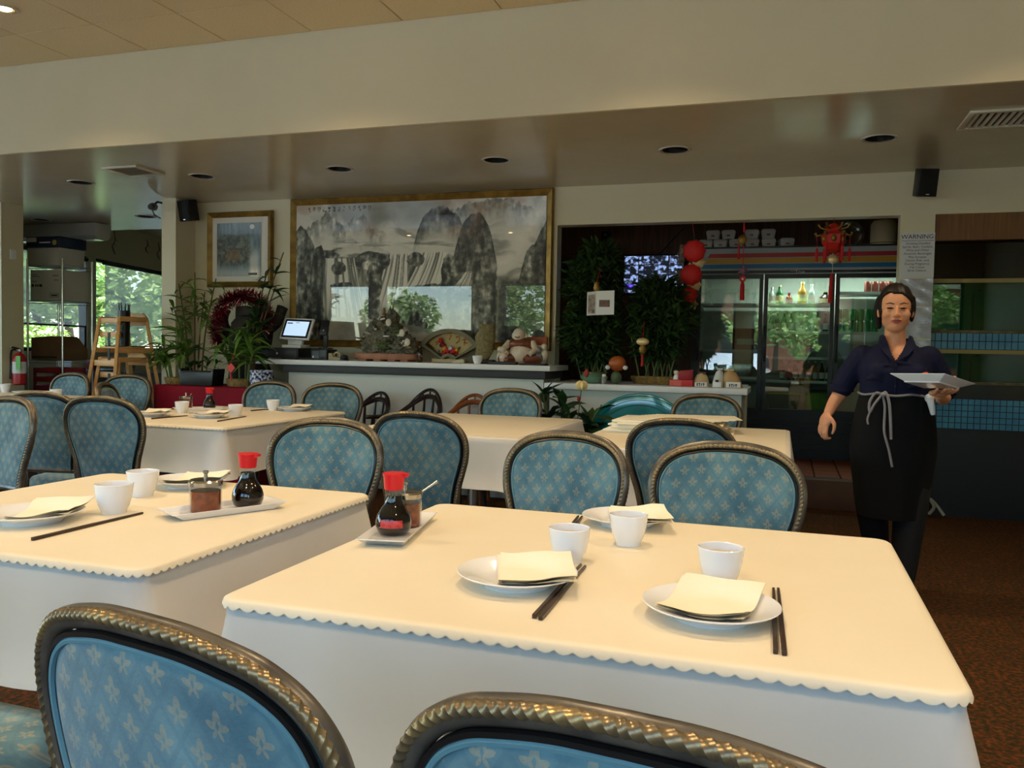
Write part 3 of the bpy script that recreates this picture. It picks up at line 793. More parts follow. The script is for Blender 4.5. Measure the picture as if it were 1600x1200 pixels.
# left table
plate(-1.86, 1.672, 'white plate with a napkin beside the single long chopstick', 1.03); napkin(-1.83, 1.70, .5, 'cream paper napkin on the plate beside the single chopstick', 11)
plate(-1.86, 2.28, 'white plate behind the pair of touching cups on the chilli jar table'); napkin(-1.83, 2.27, .3, 'cream paper napkin on the plate behind the touching cups', 12)
cup(-1.755, 1.842, 'white cup beside the single chopstick, its neighbour just behind', 1.08); cup(-1.873, 2.082, 'white cup just behind its neighbour on the chilli jar table', 1.02)
chopstick(-1.676, 1.506, -1.673, 1.860, 'dark brown chopstick lying alone beside the white cup', None)
tray(-1.49, 1.965, .118, .33, radians(-28), 'white rectangular tray under the chilli jar in plain view'); chili_jar(-1.512, 1.918, 'chilli oil jar with steel lid in plain view before its soy bottle', radians(20)); soy_bottle(-1.456, 2.03, 'red capped soy sauce bottle beside the chilli jar in plain view', radians(0), band=False)
# table before the red stand
plate(-3.87, 4.38, 'white plate at the end of the red stand table nearest the grey blue chair'); napkin(-3.86, 4.39, .4, 'cream napkin on the plate nearest the grey blue chair', 21)
plate(-3.50, 4.47, 'white plate in the middle of the red stand table side'); napkin(-3.48, 4.48, .2, 'cream napkin on the middle plate of the red stand table', 22)
plate(-3.37, 5.24, 'white plate on the red stand table before the pale blue chair'); napkin(-3.36, 5.25, .1, 'cream napkin on the plate before the pale blue chair', 23)
cup(-3.90, 4.70, 'white cup beside the tray on the red stand table'); cup(-3.44, 4.66, 'white cup behind the middle plate of the red stand table'); cup(-3.52, 5.20, 'white cup at the far side of the red stand table')
chopstick(-3.714, 4.203, -3.69, 4.50, 'chopstick beside the plate nearest the grey blue chair', None); chopstick(-3.27, 4.256, -3.345, 4.64, 'chopstick beside the middle plate of the red stand table', None)
chopstick(-3.60, 5.05, -3.58, 5.28, 'chopstick beside the far cup of the red stand table', None)
tray(-3.96, 4.95, .12, .34, radians(-60), 'white tray with condiments on the red stand table'); chili_jar(-4.035, 4.905, 'small chilli jar on the red stand table'); soy_bottle(-3.90, 4.985, 'red capped soy bottle on the red stand table', 0, band=False)
# pier table
plate(-6.30, 5.62, 'white plate on the table beside the extinguisher pier'); cup(-5.52, 5.10, 'white cup at the corner of the pier table'); cup(-5.70, 5.36, 'white cup behind the corner cup on the pier table'); cup(-6.70, 5.75, 'white cup behind the plate on the pier table')
chopstick(-5.62, 5.18, -5.52, 5.42, 'chopstick beside the cups on the pier table', None)
# ------------------------------------------------------------------ counters
import numpy as np
hc = thing('service_counter', 'tall white counter with charcoal band below the waterfall painting', 'counter', (0, 0, 0))
MB().box(-4.22, -1.855, 6.47, 6.99, 0, .985).build('body', m_cfront, hc, smooth=False)
MB().box(-4.26, -1.835, 6.44, 6.99, .985, 1.052).build('band', m_char, hc, bevel=.003)
MB().box(-4.52, -1.785, 6.40, 6.99, 1.052, 1.096).build('worktop', m_white, hc, bevel=.004)
lc = thing('low_counter', 'lower white counter in the service opening below the bamboo trellises', 'counter', (0, 0, 0))
MB().box(-1.80, -.315, 6.46, 6.995, 0, .916).build('body', m_cfront, lc, smooth=False)
MB().box(-1.83, -.27, 6.40, 6.995, .916, .962).build('worktop', m_white, lc, bevel=.004)
MB().box(-1.83, -.302, 6.995, 7.3, .916, .962).build('worktop_rear', m_white, lc, bevel=.004)
CT = 1.0965; LT = .9625

# ------------------------------------------------------------------ paintings (flat print as vertex colours)
def vnoise(x, y, seed):
    rs = np.random.RandomState(seed); T = rs.rand(64, 64)
    xi = np.floor(x).astype(int); yi = np.floor(y).astype(int); fx = x-xi; fy = y-yi
    fx = fx*fx*(3-2*fx); fy = fy*fy*(3-2*fy)
    g = lambda a, b: T[a % 64, b % 64]
    return (g(xi, yi)*(1-fx)+g(xi+1, yi)*fx)*(1-fy) + (g(xi, yi+1)*(1-fx)+g(xi+1, yi+1)*fx)*fy
def fbm(x, y, seed, o=5):
    s = 0; a = .5
    for i in range(o): s = s + a*vnoise(x*2**i, y*2**i, seed+i); a *= .5
    return s
def sstep(a, b, x):
    t = np.clip((x-a)/(b-a), 0, 1); return t*t*(3-2*t)
def print_mat(name, coat=0.0, rough=.6):
    mt = bpy.data.materials.new(name); mt.use_nodes = True; t = mt.node_tree; b = t.nodes['Principled BSDF']
    a = t.nodes.new('ShaderNodeAttribute'); a.attribute_name = 'print'
    t.links.new(a.outputs['Color'], b.inputs['Base Color']); b.inputs['Roughness'].default_value = rough
    b.inputs['Coat Weight'].default_value = coat; b.inputs['Coat Roughness'].default_value = 0.0; b.inputs['Coat IOR'].default_value = 1.6
    return mt
def print_sheet(name, x0, x1, z0, z1, y, nu, nv, fn, mat, parent, thick=.004):
    """flat sheet facing -y, its print from fn(u,v)->rgb 0..255 with u to the right and v up"""
    U, V = np.meshgrid(np.linspace(0, 1, nu), np.linspace(0, 1, nv))
    rgb = fn(U, V)
    me = bpy.data.meshes.new(name)
    vs = [(x0+(x1-x0)*u, y, z0+(z1-z0)*v) for u, v in zip(U.ravel(), V.ravel())]
    fs = [(j*nu+i, j*nu+i+1, (j+1)*nu+i+1, (j+1)*nu+i) for j in range(nv-1) for i in range(nu-1)]
    me.from_pydata(vs, [], fs); me.materials.append(mat)
    c = rgb.reshape(-1, 3)/255.0; c = np.where(c <= .04045, c/12.92, ((c+.055)/1.055)**2.4)
    at = me.color_attributes.new('print', 'FLOAT_COLOR', 'POINT')
    at.data.foreach_set('color', np.concatenate([c, np.ones((len(c), 1))], 1).ravel().astype(np.float32))
    return obj(name, me, parent)
def landscape(u, v):
    x = u*2.0; n1 = fbm(x*3, v*3, 1); n2 = fbm(x*9, v*9, 11)
    n3 = .47+1.9*(fbm(x*34, v*9, 21)-.47); nf = .47+1.9*(fbm(x*36, v*36, 31)-.47)
    st = fbm(x*2.2+n1*1.5, v*13+n1*3, 41)                         # streaky mist
    D = .10 + .34*sstep(.44, .62, st)*sstep(1.05, .6, v)
    D = D + .26*sstep(.42, .56, n1)*sstep(.72, .9, v)*(.6+.8*n2)
    def add(D, mask, val): return D*(1-mask) + val*mask
    def prof(cx, w, top, bot, p, seed, rough=.10):
        """mountain: jagged crest line as a function of u"""
        xx = np.abs(u-cx)/w
        t = top-(top-bot)*np.clip(xx, 0, 1.4)**p + rough*(fbm(x*14, v*0+seed, seed)-.47) + .5*rough*(fbm(x*50, v*0+seed, seed+7)-.47)
        return t
    def mount(D, cx, w, top, bot, p, seed, dark, fade=.0, op=1.0, rough=.10, wx=1.0):
        t = prof(cx, w, top, bot, p, seed, rough); xx = np.abs(u-cx+.03*(n2-.5))/(w*wx)
        mk = sstep(-.006, .006, t-v)*sstep(1.03, .97, xx)*op
        dep = t-v                                                    # below the crest
        val = dark + .20*np.exp(-dep/.05) + 1.0*(n3-.47)*.55 + .45*(nf-.47)
        if fade: val = val*(1-sstep(.0, fade, dep)) + .16*sstep(.0, fade, dep); mk = mk*(1-.75*sstep(fade*.6, fade*1.4, dep))
        return add(D, mk, val)
    D = mount(D, .13, .16, .93, .66, 1.2, 3, .38, .24, .8)           # pale far peaks
    D = mount(D, .27, .11, .90, .76, 1.3, 5, .34, .16, .7)
    D = mount(D, .80, .24, .99, .84, 1.5, 9, .36, .18, .7)
    D = mount(D, .25, .15, .695, .64, 2.0, 13, .62, .07, .9, .03)     # dark wooded slope in the mist
    D = mount(D, .60, .10, .945, .72, 3.4, 17, .62, .26, .95, .05)    # block and tall domes
    D = mount(D, .735, .085, .90, .55, 2.6, 19, .72, .0, 1.0, .05)
    D = mount(D, .75, .05, .70, .50, 2.2, 21, .50, .0, .85, .04)
    D = mount(D, .02, .11, .86, .45, 1.5, 23, .56, .0, 1.0, .07)      # left cliffs
    D = mount(D, .045, .05, .62, .2, 1.8, 25, .46, .0, .9, .07)
    D = mount(D, .098, .048, .69, .10, 3.2, 27, .74, .0, 1.0, .05)
    D = mount(D, .055, .05, .42, .0, 2.4, 29, .60, .0, .9, .05)
    # pale river plateau above the falls
    riv = sstep(.11, .04, np.abs(v-.635-.02*np.sin(u*11)-.04*(n1-.5)))*sstep(.15, .20, u)*sstep(.68, .6, u)
    D = add(D, .85*riv, .10+.45*sstep(.5, .64, fbm(x*5+n1, v*40, 43)))
    # falls: fine vertical threads that spread as they drop
    def falls(D, c0, c1, w0, w1, top, bot, seed):
        t = np.clip((top-v)/(top-bot), 0, 1); c = c0+(c1-c0)*t**1.3; w = w0+(w1-w0)*t
        s = (u-c)/w; thr = fbm(s*9+seed, v*2.0, seed)
        mk = sstep(1.0, .86, np.abs(s)+.25*(n2-.5))*sstep(0, .015, top-v+.02*(n2-.5))*sstep(bot-.05, bot+.03, v)
        return add(D, mk, .06+.62*sstep(.50, .62, thr)*(1-.5*t))
    D = add(D, sstep(.62, .60, v)*sstep(.12, .14, u)*sstep(.66, .64, u)*sstep(.30, .40, v), .66+.7*(n3-.47))   # rock face behind them
    D = falls(D, .19, .215, .07, .105, .615, .16, 51)
    D = falls(D, .43, .40, .045, .075, .63, .25, 53)
    D = falls(D, .58, .52, .055, .075, .635, .34, 55)
    def rockblob(D, cx, cy, rx, ry, dark, seed):
        d = ((u-cx)/rx)**2+((v-cy)/ry)**2 + .9*(fbm(x*16, v*16, seed)-.47)
        return add(D, sstep(1.05, .95, d), dark+.7*(nf-.47)+.5*(n3-.47))
    D = rockblob(D, .155, .625, .035, .022, .66, 61); D = rockblob(D, .185, .53, .03, .05, .62, 62); D = rockblob(D, .20, .40, .05, .025, .60, 63)
    D = rockblob(D, .325, .575, .078, .07, .70, 64); D = rockblob(D, .315, .54, .05, .035, .46, 65); D = rockblob(D, .335, .42, .032, .16, .70, 66); D = rockblob(D, .33, .25, .035, .10, .62, 67)
    D = rockblob(D, .505, .585, .035, .05, .66, 68); D = rockblob(D, .635, .50, .03, .12, .64, 69)
    D = rockblob(D, .61, .33, .16, .085, .76, 71); D = rockblob(D, .47, .27, .07, .05, .70, 72); D = rockblob(D, .62, .20, .2, .12, .70, 73)
    D = mount(D, .765, .058, .575, -.1, 3.2, 75, .52, .0, 1.0, .05)
    D = falls(D, .715, .69, .012, .03, .50, .40, 57)
    dia = sstep(.06, .0, np.abs(u-.905-(v-.7)*.38)+.05*(n2-.5))*sstep(.45, .56, v)
    D = add(D, .85*dia, .06+.4*(st-.45))
    D = mount(D, 1.01, .10, .86, .48, 1.2, 77, .70, .0, 1.0, .06)
    D = mount(D, .955, .05, .66, .44, 2.0, 79, .50, .0, .9, .05)
    D = add(D, sstep(.47, .41, v)*sstep(.81, .84, u), .72+.4*(nf-.47))
    D = add(D, .8*sstep(.20, .08, v)*sstep(.12, .2, u)*sstep(.44, .36, u), .34+.5*(n2-.5))
    # row of brushed characters, top left
    cu = (u-.045)/.0215; ci = np.floor(cu); cf = cu-ci
    ink = ((ci >= 0) & (ci < 13) & (np.abs(cf-.5) < .26) & (v > .945) & (v < .985)).astype(float)*(fbm(x*150, v*110, 71, 2) > .36)
    D = add(D, ink, .95)
    D = np.clip(D, 0.0, 1)
    a = np.array([244, 237, 220.]); b = np.array([14, 18, 16.]); mid = np.array([122, 122, 110.])
    t = D[..., None]
    col = np.where(t < .5, a + (mid-a)*t*2, mid + (b-mid)*(t-.5)*2)
    warm = (sstep(.52, .7, fbm(x*3+7, v*4, 81))*sstep(.68, .85, v)*.55)[..., None]
    col = col*(1-warm) + np.array([170, 132, 100.])*warm
    return col
m_gold = M('gilt_frame', (150, 118, 52), 0.38, metal=0.55, col2=(112, 84, 32), nscale=12, bump=.15, bscale=60)
m_mat = M('mat_board', (222, 214, 198), 0.7)
def picture_frame(t, x0, x1, z0, z1, y, w, name='frame'):
    """four mitred mouldings"""
    prof = [(0, 0), (0, .03), (.15, .045), (.3, .04), (.55, .03), (.8, .02), (1, .012), (1, 0)]
    cs = [((x0, z0), (1, 1)), ((x1, z0), (-1, 1)), ((x1, z1), (-1, -1)), ((x0, z1), (1, -1))]
    for i in range(4):
        (ax, az), (adx, adz) = cs[i]; (bx, bz), (bdx, bdz) = cs[(i+1) % 4]
        vs = [(ax+adx*w*p, y-d, az+adz*w*p) for p, d in prof] + [(bx+bdx*w*p, y-d, bz+bdz*w*p) for p, d in prof]
        n = len(prof); fs = [(k, (k+1) % n, (k+1) % n+n, k+n) for k in range(n)] + [tuple(range(n)), tuple(range(2*n-1, n-1, -1))]
        MB().add(vs, fs).build(name, m_gold, t, ang=25)
pt = thing('landscape_painting', 'huge framed ink painting of mountains and waterfalls behind glass', 'painting', (0, 0, 0))
picture_frame(pt, -4.54, -1.94, 1.215, 2.612, 6.997, .072)
print_sheet('picture', -4.475, -2.005, 1.28, 2.547, 6.975, 520, 270, landscape, print_mat('ink_landscape_under_glass', 1.0), pt)
def night(u, v):
    n1 = fbm(u*5, v*5, 3); n2 = fbm(u*18, v*18, 13); n3 = fbm(u*24, v*5, 23)
    sky = np.array([108, 128, 136.]) + (n3[..., None]-.5)*np.array([90, 84, 80.])
    m = (sstep(.95, .55, v)*sstep(.82, .72, u + .25*(n1-.5))*sstep(.16, .26, v))[..., None]
    col = sky*(1-m) + (np.array([86, 92, 84.]) + (n2[..., None]-.5)*np.array([150, 140, 110.]))*m
    fogm = (sstep(.62, .30, v)*sstep(.70, .80, u)*sstep(1.0, .90, u) + sstep(.22, .05, v)*.75)[..., None]
    col = col*(1-fogm) + np.array([196, 196, 188.])*fogm
    house = ((np.abs(u-.38) < .16) & (np.abs(v-.40) < .10)).astype(float)[..., None]*(.55 + .45*(np.sin(v*150) > 0)[..., None])
    col = col*(1-.7*house) + np.array([150, 110, 70.])*.7*house
    moon = (((u-.80)/.055)**2 + ((v-.92)/.045)**2 < 1)[..., None]
    col = np.where(moon, np.array([232, 230, 220.]), col)
    boat = ((np.abs(u-.82) < .10) & (np.abs(v-.045) < .02))[..., None]
    col = np.where(boat, np.array([90, 86, 78.]), col)
    return np.clip(col, 0, 255)
ps = thing('landscape_painting', 'small framed moonlit village print with white mat beside the wall speaker', 'painting', (0, 0, 0))
picture_frame(ps, -5.485, -4.74, 1.78, 2.515, 6.997, .062)
MB().box(-5.43, -4.795, 6.978, 6.99, 1.835, 2.46).build('mat', m_mat, ps, smooth=False)
print_sheet('picture', -5.375, -4.87, 1.885, 2.405, 6.974, 150, 160, night, print_mat('night_print', .6), ps)

# ------------------------------------------------------------------ speakers, camera
m_spk = M('speaker_black', (18, 18, 20), 0.45)
m_grille = M('speaker_grille', (10, 10, 11), 0.7, bump=.4, bscale=900)
def speaker(x, z, y, tilt, turn, label):
    t = thing('wall_speaker', label, 'speaker', (x, y, z))
    Rm = Matrix.Rotation(turn, 4, 'Z') @ Matrix.Rotation(tilt, 4, 'X')
    b = MB(); b.X = Rm; b.prism([(-.07, -.075), (.07, -.075), (.052, .06), (-.052, .06)], 'z', -.1, .1); b.build('cabinet', m_spk, t, bevel=.006)
    g = MB(); g.X = Rm; g.box(-.064, .064, -.083, -.0755, -.094, .094); g.build('grille', m_grille, t, bevel=.003)
    l = MB(); l.X = Rm; l.box(-.012, .012, -.0845, -.083, -.085, -.079); l.build('badge', m_steel, t)
    a = MB(); a.tube([Rm @ Vector((0, .055, .06)), (0, .11, .12), (0, .998*0 + (6.998-y), .13)], .011, 8); a.build('bracket', m_spk, t)
speaker(-5.575, 2.515, 6.82, radians(12), radians(-8), 'black wall speaker beside the small moonlit print')
speaker(.915, 2.50, 6.82, radians(12), radians(14), 'black wall speaker above the warning sign')
sc_ = thing('security_camera', 'small round security camera on the column', 'camera', (-5.80, 6.60, 2.52))
MB().ell((0, -.02, 0), (.038, .05, .038), 18, 12).build('body', M('camera_grey', (90, 88, 84), .4), sc_)
MB().cyl((.01, -.045, -.005), (.018, -.078, -.012), .026, n=18).build('lens', m_black, sc_)
MB().tube([(-.01, .0, .02), (-.02, .06, .06), (-.02, .118, .06)], .011, 8).build('bracket', m_spk, sc_)
MB().tube([(-.03, .0, -.02), (-.02, .02, -.07), (-.02, .1, -.09)], .006, 6).build('cable', m_spk, sc_)

# ------------------------------------------------------------------ things on the tall counter
m_blk = M('black_plastic', (24, 25, 28), 0.38)
m_wpl = M('white_plastic', (226, 226, 226), 0.35)
t = thing('cash_drawer', 'black steel cash drawer under the white till screen', 'cash drawer', (-4.335, 6.66, CT))
MB().box(-.21, .21, -.19, .2, .012, .1).build('case', m_blk, t, bevel=.004)
MB().box(-.2, .2, -.196, -.1905, .02, .092).build('drawer_front', m_blk, t, bevel=.002)
MB().cyl((0, -.2005, .05), (0, -.196, .05), .011).build('lock', m_steel, t)
for sx in (-1, 1):
    for sy in (-1, 1): MB().cyl((sx*.18, sy*.16, 0), (sx*.18, sy*.16, .012), .014, n=10).build('foot', m_blk, t)
t = thing('till_screen', 'white tablet till on a white stand above the cash drawer', 'till', (-4.25, 6.62, CT + .1005))
MB().box(-.1, .1, -.07, .09, 0, .03).build('base', m_wpl, t, bevel=.008)
MB().box(-.075, .075, -.01, .03, .03, .15).build('stand', m_wpl, t, bevel=.008)
Rm = Matrix.Translation((.03, -.03, .175)) @ Matrix.Rotation(radians(-6), 4, 'Z') @ Matrix.Rotation(radians(-22), 4, 'X') @ Matrix.Rotation(radians(2), 4, 'Y')
q = MB(); q.X = Rm; q.box(-.165, .165, -.0, .022, -.105, .105); q.build('bezel', m_wpl, t, bevel=.009)
tb_s = [o for o in t.children if o.name.startswith('bezel')][0]; q = MB(); q.X = Rm; q.box(-.147, .147, -.0025, -.0004, -.088, .088); q.build('screen_border', m_black, tb_s, bevel=.001, seg=1)
q = MB(); q.X = Rm; q.box(-.125, .125, -.0042, -.0026, -.07, .07); q.build('screen', M('till_display', (150, 168, 190), .3, emit=(150, 172, 204), estr=.9), tb_s, smooth=False)
q = MB(); q.X = Rm; q.box(-.115, -.055, -.005, -.0043, .045, .055); q.box(-.02, .02, -.005, -.0043, .055, .06); q.build('screen_menu', m_black, tb_s, smooth=False)
t = thing('card_terminal', 'black card reader on a slim post beside the till', 'card reader', (-3.95, 6.64, CT + .097))
MB().box(-.05, .05, -.04, .05, 0, .012).build('base', m_blk, t, bevel=.003); MB().box(-.02, .02, -.01, .01, .012, .17).build('post', m_blk, t, bevel=.004)
q = MB(); q.X = Matrix.Translation((0, -.018, .19)) @ Matrix.Rotation(-.3, 4, 'X'); q.box(-.038, .038, -.012, .012, -.07, .07); q.build('reader', m_blk, t, bevel=.006)
q = MB(); q.X = Matrix.Translation((0, -.018, .19)) @ Matrix.Rotation(-.3, 4, 'X'); q.cyl((0, -.0135, -.03), (0, -.0122, -.03), .01, n=14); q.build('button', m_steel, t)
t = thing('receipt_printer', 'black receipt printer with two grey panels under the card reader', 'printer', (-3.95, 6.62, CT))
MB().box(-.09, .075, -.08, .1, 0, .096).build('case', m_blk, t, bevel=.008)
mgr = M('slate_panel', (62, 72, 82), .35)
MB().box(-.075, -.005, -.0825, -.0805, .012, .08).build('panel', mgr, t); MB().box(.008, .062, -.0825, -.0805, .03, .084).build('paper_slot', M('dark_slate', (38, 40, 46), .3), t)
MB().box(-.07, -.058, -.0835, -.0826, .018, .034).build('light', m_wpl, t)
t = thing('tape_dispenser', 'beige tape dispenser on the tall counter beside the printer', 'tape dispenser', (-3.79, 6.55, CT))
MB().prism([(-.06, 0), (.07, 0), (.07, .02), (.03, .03), (-.01, .03), (-.03, .062), (-.06, .062)], 'y', -.03, .03).build('body', M('beige_plastic', (150, 140, 110), .5), t, bevel=.004)
MB().tube([(.01+.03*cos(a), 0, .04+.03*sin(a)) for a in [i*pi/9 for i in range(18)]], .008, 6, closed=True).build('tape_roll', M('tape_amber', (176, 160, 120), .3), t)
t = thing('counter_bell', 'small black bell with a shiny cap on the tall counter', 'bell', (-3.69, 6.52, CT))
MB().lathe([(0, 0), (.042, 0), (.042, .008), (.03, .014), (.034, .02), (.03, .04), (.012, .05), (0, .05)], n=24, capb=False, capt=False).build('dome', m_blk, t); MB().lathe([(.0, .05), (.006, .05), (.007, .06), (0, .061)], n=12, capb=False, capt=False).build('button', m_steel, t)

# scholar's rock landscape on a clay tray
m_clay = M('pink_clay', (176, 124, 98), 0.6, col2=(150, 98, 76), nscale=8)
m_rock = M('tufa_rock', (134, 128, 110), 0.9, col2=(66, 68, 56), nscale=40, bump=.6, bscale=70)
m_rock2 = M('ochre_stone', (150, 134, 92), 0.85, col2=(104, 96, 64), nscale=45, bump=.6, bscale=60)
m_moss = M('moss', (62, 84, 46), 0.9, col2=(96, 108, 66), nscale=50)
m_shell = M('pale_shell', (214, 206, 190), 0.4)
t = thing('rock_landscape', 'miniature craggy rock mountain with pagoda and shells on a clay tray', 'ornament', (-3.36, 6.70, CT))
q = MB(); rx, ry = .31, .12
for z0, k in ((0, 0),): pass
q.grid(lambda u, v: ((lambda a, k, z: ((abs(cos(a))**.5)*(1 if cos(a) > 0 else -1)*rx*k, (abs(sin(a))**.5)*(1 if sin(a) > 0 else -1)*ry*k, z))(2*pi*u, [.0, .93, 1.0, 1.0, .96, 0][int(round(v*5))], [.016, .016, .03, .062, .068, .062][int(round(v*5))])), 48, 6, closeu=True)
q.build('tray', m_clay, t)
for sx in (-.2, .08, -.06, .2): MB().box(sx-.035, sx+.035, -.09, .09, 0, .017).build('foot', m_clay, t, bevel=.004)
rr = random.Random(4)
def crag(t, cx, cy, z, rx, rz, mat, name='crag', ry=None):
    ph = [rr.uniform(0, 9) for _ in range(4)]
    o = MB(); o.ell((cx, cy, z+rz*.9), (rx, ry or rx*.7, rz), 14, 10, fn=lambda d: 1 + .28*sin(d[0]*9+ph[0])*sin(d[2]*11+ph[1]) + .18*sin(d[1]*17+ph[2]+d[2]*13)); o.v = [(x, y, max(z, .03)) for x, y, z in o.v]; return o.build(name, mat, t, ang=30)
crag(t, -.08, 0, .05, .14, .16, m_rock); crag(t, .02, .01, .06, .10, .20, m_rock); crag(t, -.02, 0, .19, .075, .105, m_rock); crag(t, .14, 0, .05, .12, .10, m_rock); crag(t, -.17, 0, .05, .08, .10, m_rock); crag(t, .22, .0, .05, .07, .07, m_rock); crag(t, -.13, -.02, .17, .06, .07, m_moss, 'moss_cushion'); crag(t, .1, -.02, .2, .05, .05, m_moss, 'moss_cushion'); crag(t, -.03, -.05, .1, .09, .04, m_moss, 'moss_cushion')
for i in range(46):
    a = rr.uniform(-.26, .27); h = (.05 + .27*max(0, 1-abs(a+.02)/.3)*rr.random()); q = MB()
    q.X = Matrix.Translation((a, -.05-rr.uniform(0, .05), .06+h)) @ Matrix.Rotation(rr.uniform(-.5, .5), 4, 'Y') @ Matrix.Rotation(rr.uniform(0, 3), 4, 'Z')
    L = rr.uniform(.02, .05); q.prism([(-L, -.008), (L*.6, -.012), (L, .0), (L*.4, .012), (-L*.8, .008)], 'z', -.006, .006); q.build('rock_shard', rr.choice([m_rock, m_rock, m_shell, m_rock2]), t, smooth=False)
for x, z in ((.06, .34), (.19, .25), (.24, .17)): q = MB(); q.ell((x, -.11, z), (.028, .012, .034), 14, 8); q.build('shell', m_shell, t)
pg = MB()
for k in range(4): pg.lathe([(.035-.006*k, .37+.03*k), (.012, .385+.03*k), (.012, .40+.03*k)], (-.03, -.02, -.02), 6)
pg.build('pagoda', M('pagoda_clay', (140, 104, 72), .7), t, smooth=False)

# fan shaped flower case on a box
m_case = M('fan_case_frame', (104, 92, 64), 0.45, metal=.2); m_fanb = M('fan_backing', (188, 168, 112), 0.6, col2=(170, 148, 92), nscale=10)
t = thing('fan_display', 'fan shaped glass case of red and yellow silk flowers', 'ornament', (-2.81, 6.80, CT + .001))
def sector(r0, r1, a0, a1, n=18, cz=-.0):
    return [(r1*cos(a0+(a1-a0)*i/n), cz+r1*sin(a0+(a1-a0)*i/n)*.92) for i in range(n+1)] + [(r0*cos(a1+(a0-a1)*i/6), cz+r0*sin(a1+(a0-a1)*i/6)*.92) for i in range(7)]
MB().prism(sector(.05, .285, radians(40), radians(140)), 'y', .03, .04).build('backing', m_fanb, t)
so, si = sector(.055, .32, radians(30), radians(150)), sector(.085, .28, radians(36), radians(144))
n = len(so); q = MB(); vs = [(a, d, b) for d in (-.03, .042) for P_ in (so, si) for a, b in P_]
fs = []
for i in range(n):
    j = (i+1) % n; fs += [(i, j, n+j, n+i), (2*n+i, 3*n+i, 3*n+j, 2*n+j), (i, 2*n+i, 2*n+j, j), (n+i, n+j, 3*n+j, 3*n+i)]
q.add(vs, fs); q.build('case_frame', m_case, t, ang=30)
fl = [M('silk_red', (196, 30, 30), .6), M('silk_yellow', (224, 160, 40), .6), M('silk_white', (216, 214, 220), .6), M('silk_crimson', (140, 20, 34), .6)]
for i, (x, z, k, r) in enumerate([(-.09, .19, 0, .024), (-.07, .15, 3, .022), (-.055, .12, 1, .022), (-.03, .10, 0, .027), (.0, .125, 2, .022), (.03, .10, 0, .025), (.06, .11, 1, .018), (-.06, .085, 0, .02), (.01, .085, 3, .02), (.06, .08, 0, .015)]):
    q = MB(); q.ell((x, .012, z), (r, .014, r), 12, 8, fn=lambda d: 1+.22*cos(5*atan2(d[2], d[0]))); q.build('flower', fl[k], t)
for i in range(16):
    a = rr.uniform(-.11, .09); z = rr.uniform(.05, .17); q = MB(); q.X = Matrix.Translation((a, .02, z)) @ Matrix.Rotation(rr.uniform(0, 6), 4, 'Y'); q.prism([(0, 0), (.016, .006), (.034, 0), (.016, -.006)], 'y', -.002, .002); q.build('leaf', M('dark_leaf', (34, 40, 26), .6), t)
m_brush = M('orange_ink', (196, 92, 40), .6)
for pts in ([(-.02, .2), (.0, .235), (-.015, .25), (.02, .27)], [(.05, .22), (.08, .235), (.075, .19), (.05, .17)], [(.11, .2), (.15, .205)], [(.12, .175), (.155, .17)], [(.13, .215), (.125, .155)], [(-.15, .17), (-.12, .19)], [(-.14, .15), (-.125, .175)]):
    MB().tube([(a, .027, b) for a, b in pts], .0045, 6).build('brushed_character', m_brush, t)
MB().box(-.155, .155, -.035, .045, 0, .03).build('base', M('pale_box', (196, 180, 140), .6), t, bevel=.003)
tag(MB().prism([(-.06, 0), (.05, 0), (.05, .028), (.03, .036), (-.06, .012)], 'y', -.02, .02).build('folded_card', M('folded_card_paper', (196, 186, 158), .7), loc=(-2.66, 6.66, CT), bevel=.002), 'folded pale card lying in front of the fan case', 'card')
t = thing('vial', 'slim glass vial standing on the tall counter beside the clay tray', 'vial', (-3.01, 6.62, CT))
MB().lathe([(.018, 0), (.02, .004), (.02, .1), (.013, .115), (.013, .14)], n=18, capt=False).build('glass', thin_glass('vial_glass', (200, 190, 170)), t); MB().lathe([(0, .004), (.017, .004), (.017, .05), (0, .05)], n=16, capb=False, capt=False).build('liquid', M('amber_liquid', (120, 70, 40), .1), t)
# upright stone on a black stand, cup, black stapler
t = thing('viewing_stone', 'upright rough ochre stone on a low black stand', 'ornament', (-2.43, 6.66, CT))
MB().box(-.085, .085, -.05, .05, 0, .035).build('stand', m_blk, t, bevel=.01)
q = MB(); q.ell((0, 0, .185), (.075, .05, .165), 20, 16, fn=lambda d: (1 + .12*sin(d[0]*6+1)*sin(d[2]*7) + .05*sin(d[2]*23+d[0]*11))*(1.25 if abs(d[2]) > .6 else 1.12)); q.X = None
q.v = [(x + (z-.18)*.10, y, max(.034, min(z, .335))) for x, y, z in q.v]; q.build('stone', m_rock2, t, ang=50)
cup(-2.425, 6.47, 'white cup on the tall counter in front of the upright stone', .9, z=CT)
tag(MB().box(-.13, .11, -.03, .03, 0, .022).build('black_folder', m_blk, loc=(-2.20, 6.50, CT), bevel=.004), 'flat black folder before the laughing figure', 'folder')
tag(MB().box(-.11, .11, -.05, .05, 0, .014).build('black_folder', m_blk, loc=(-1.95, 6.50, CT), bevel=.004), 'thin black folder at the end of the tall counter', 'folder')
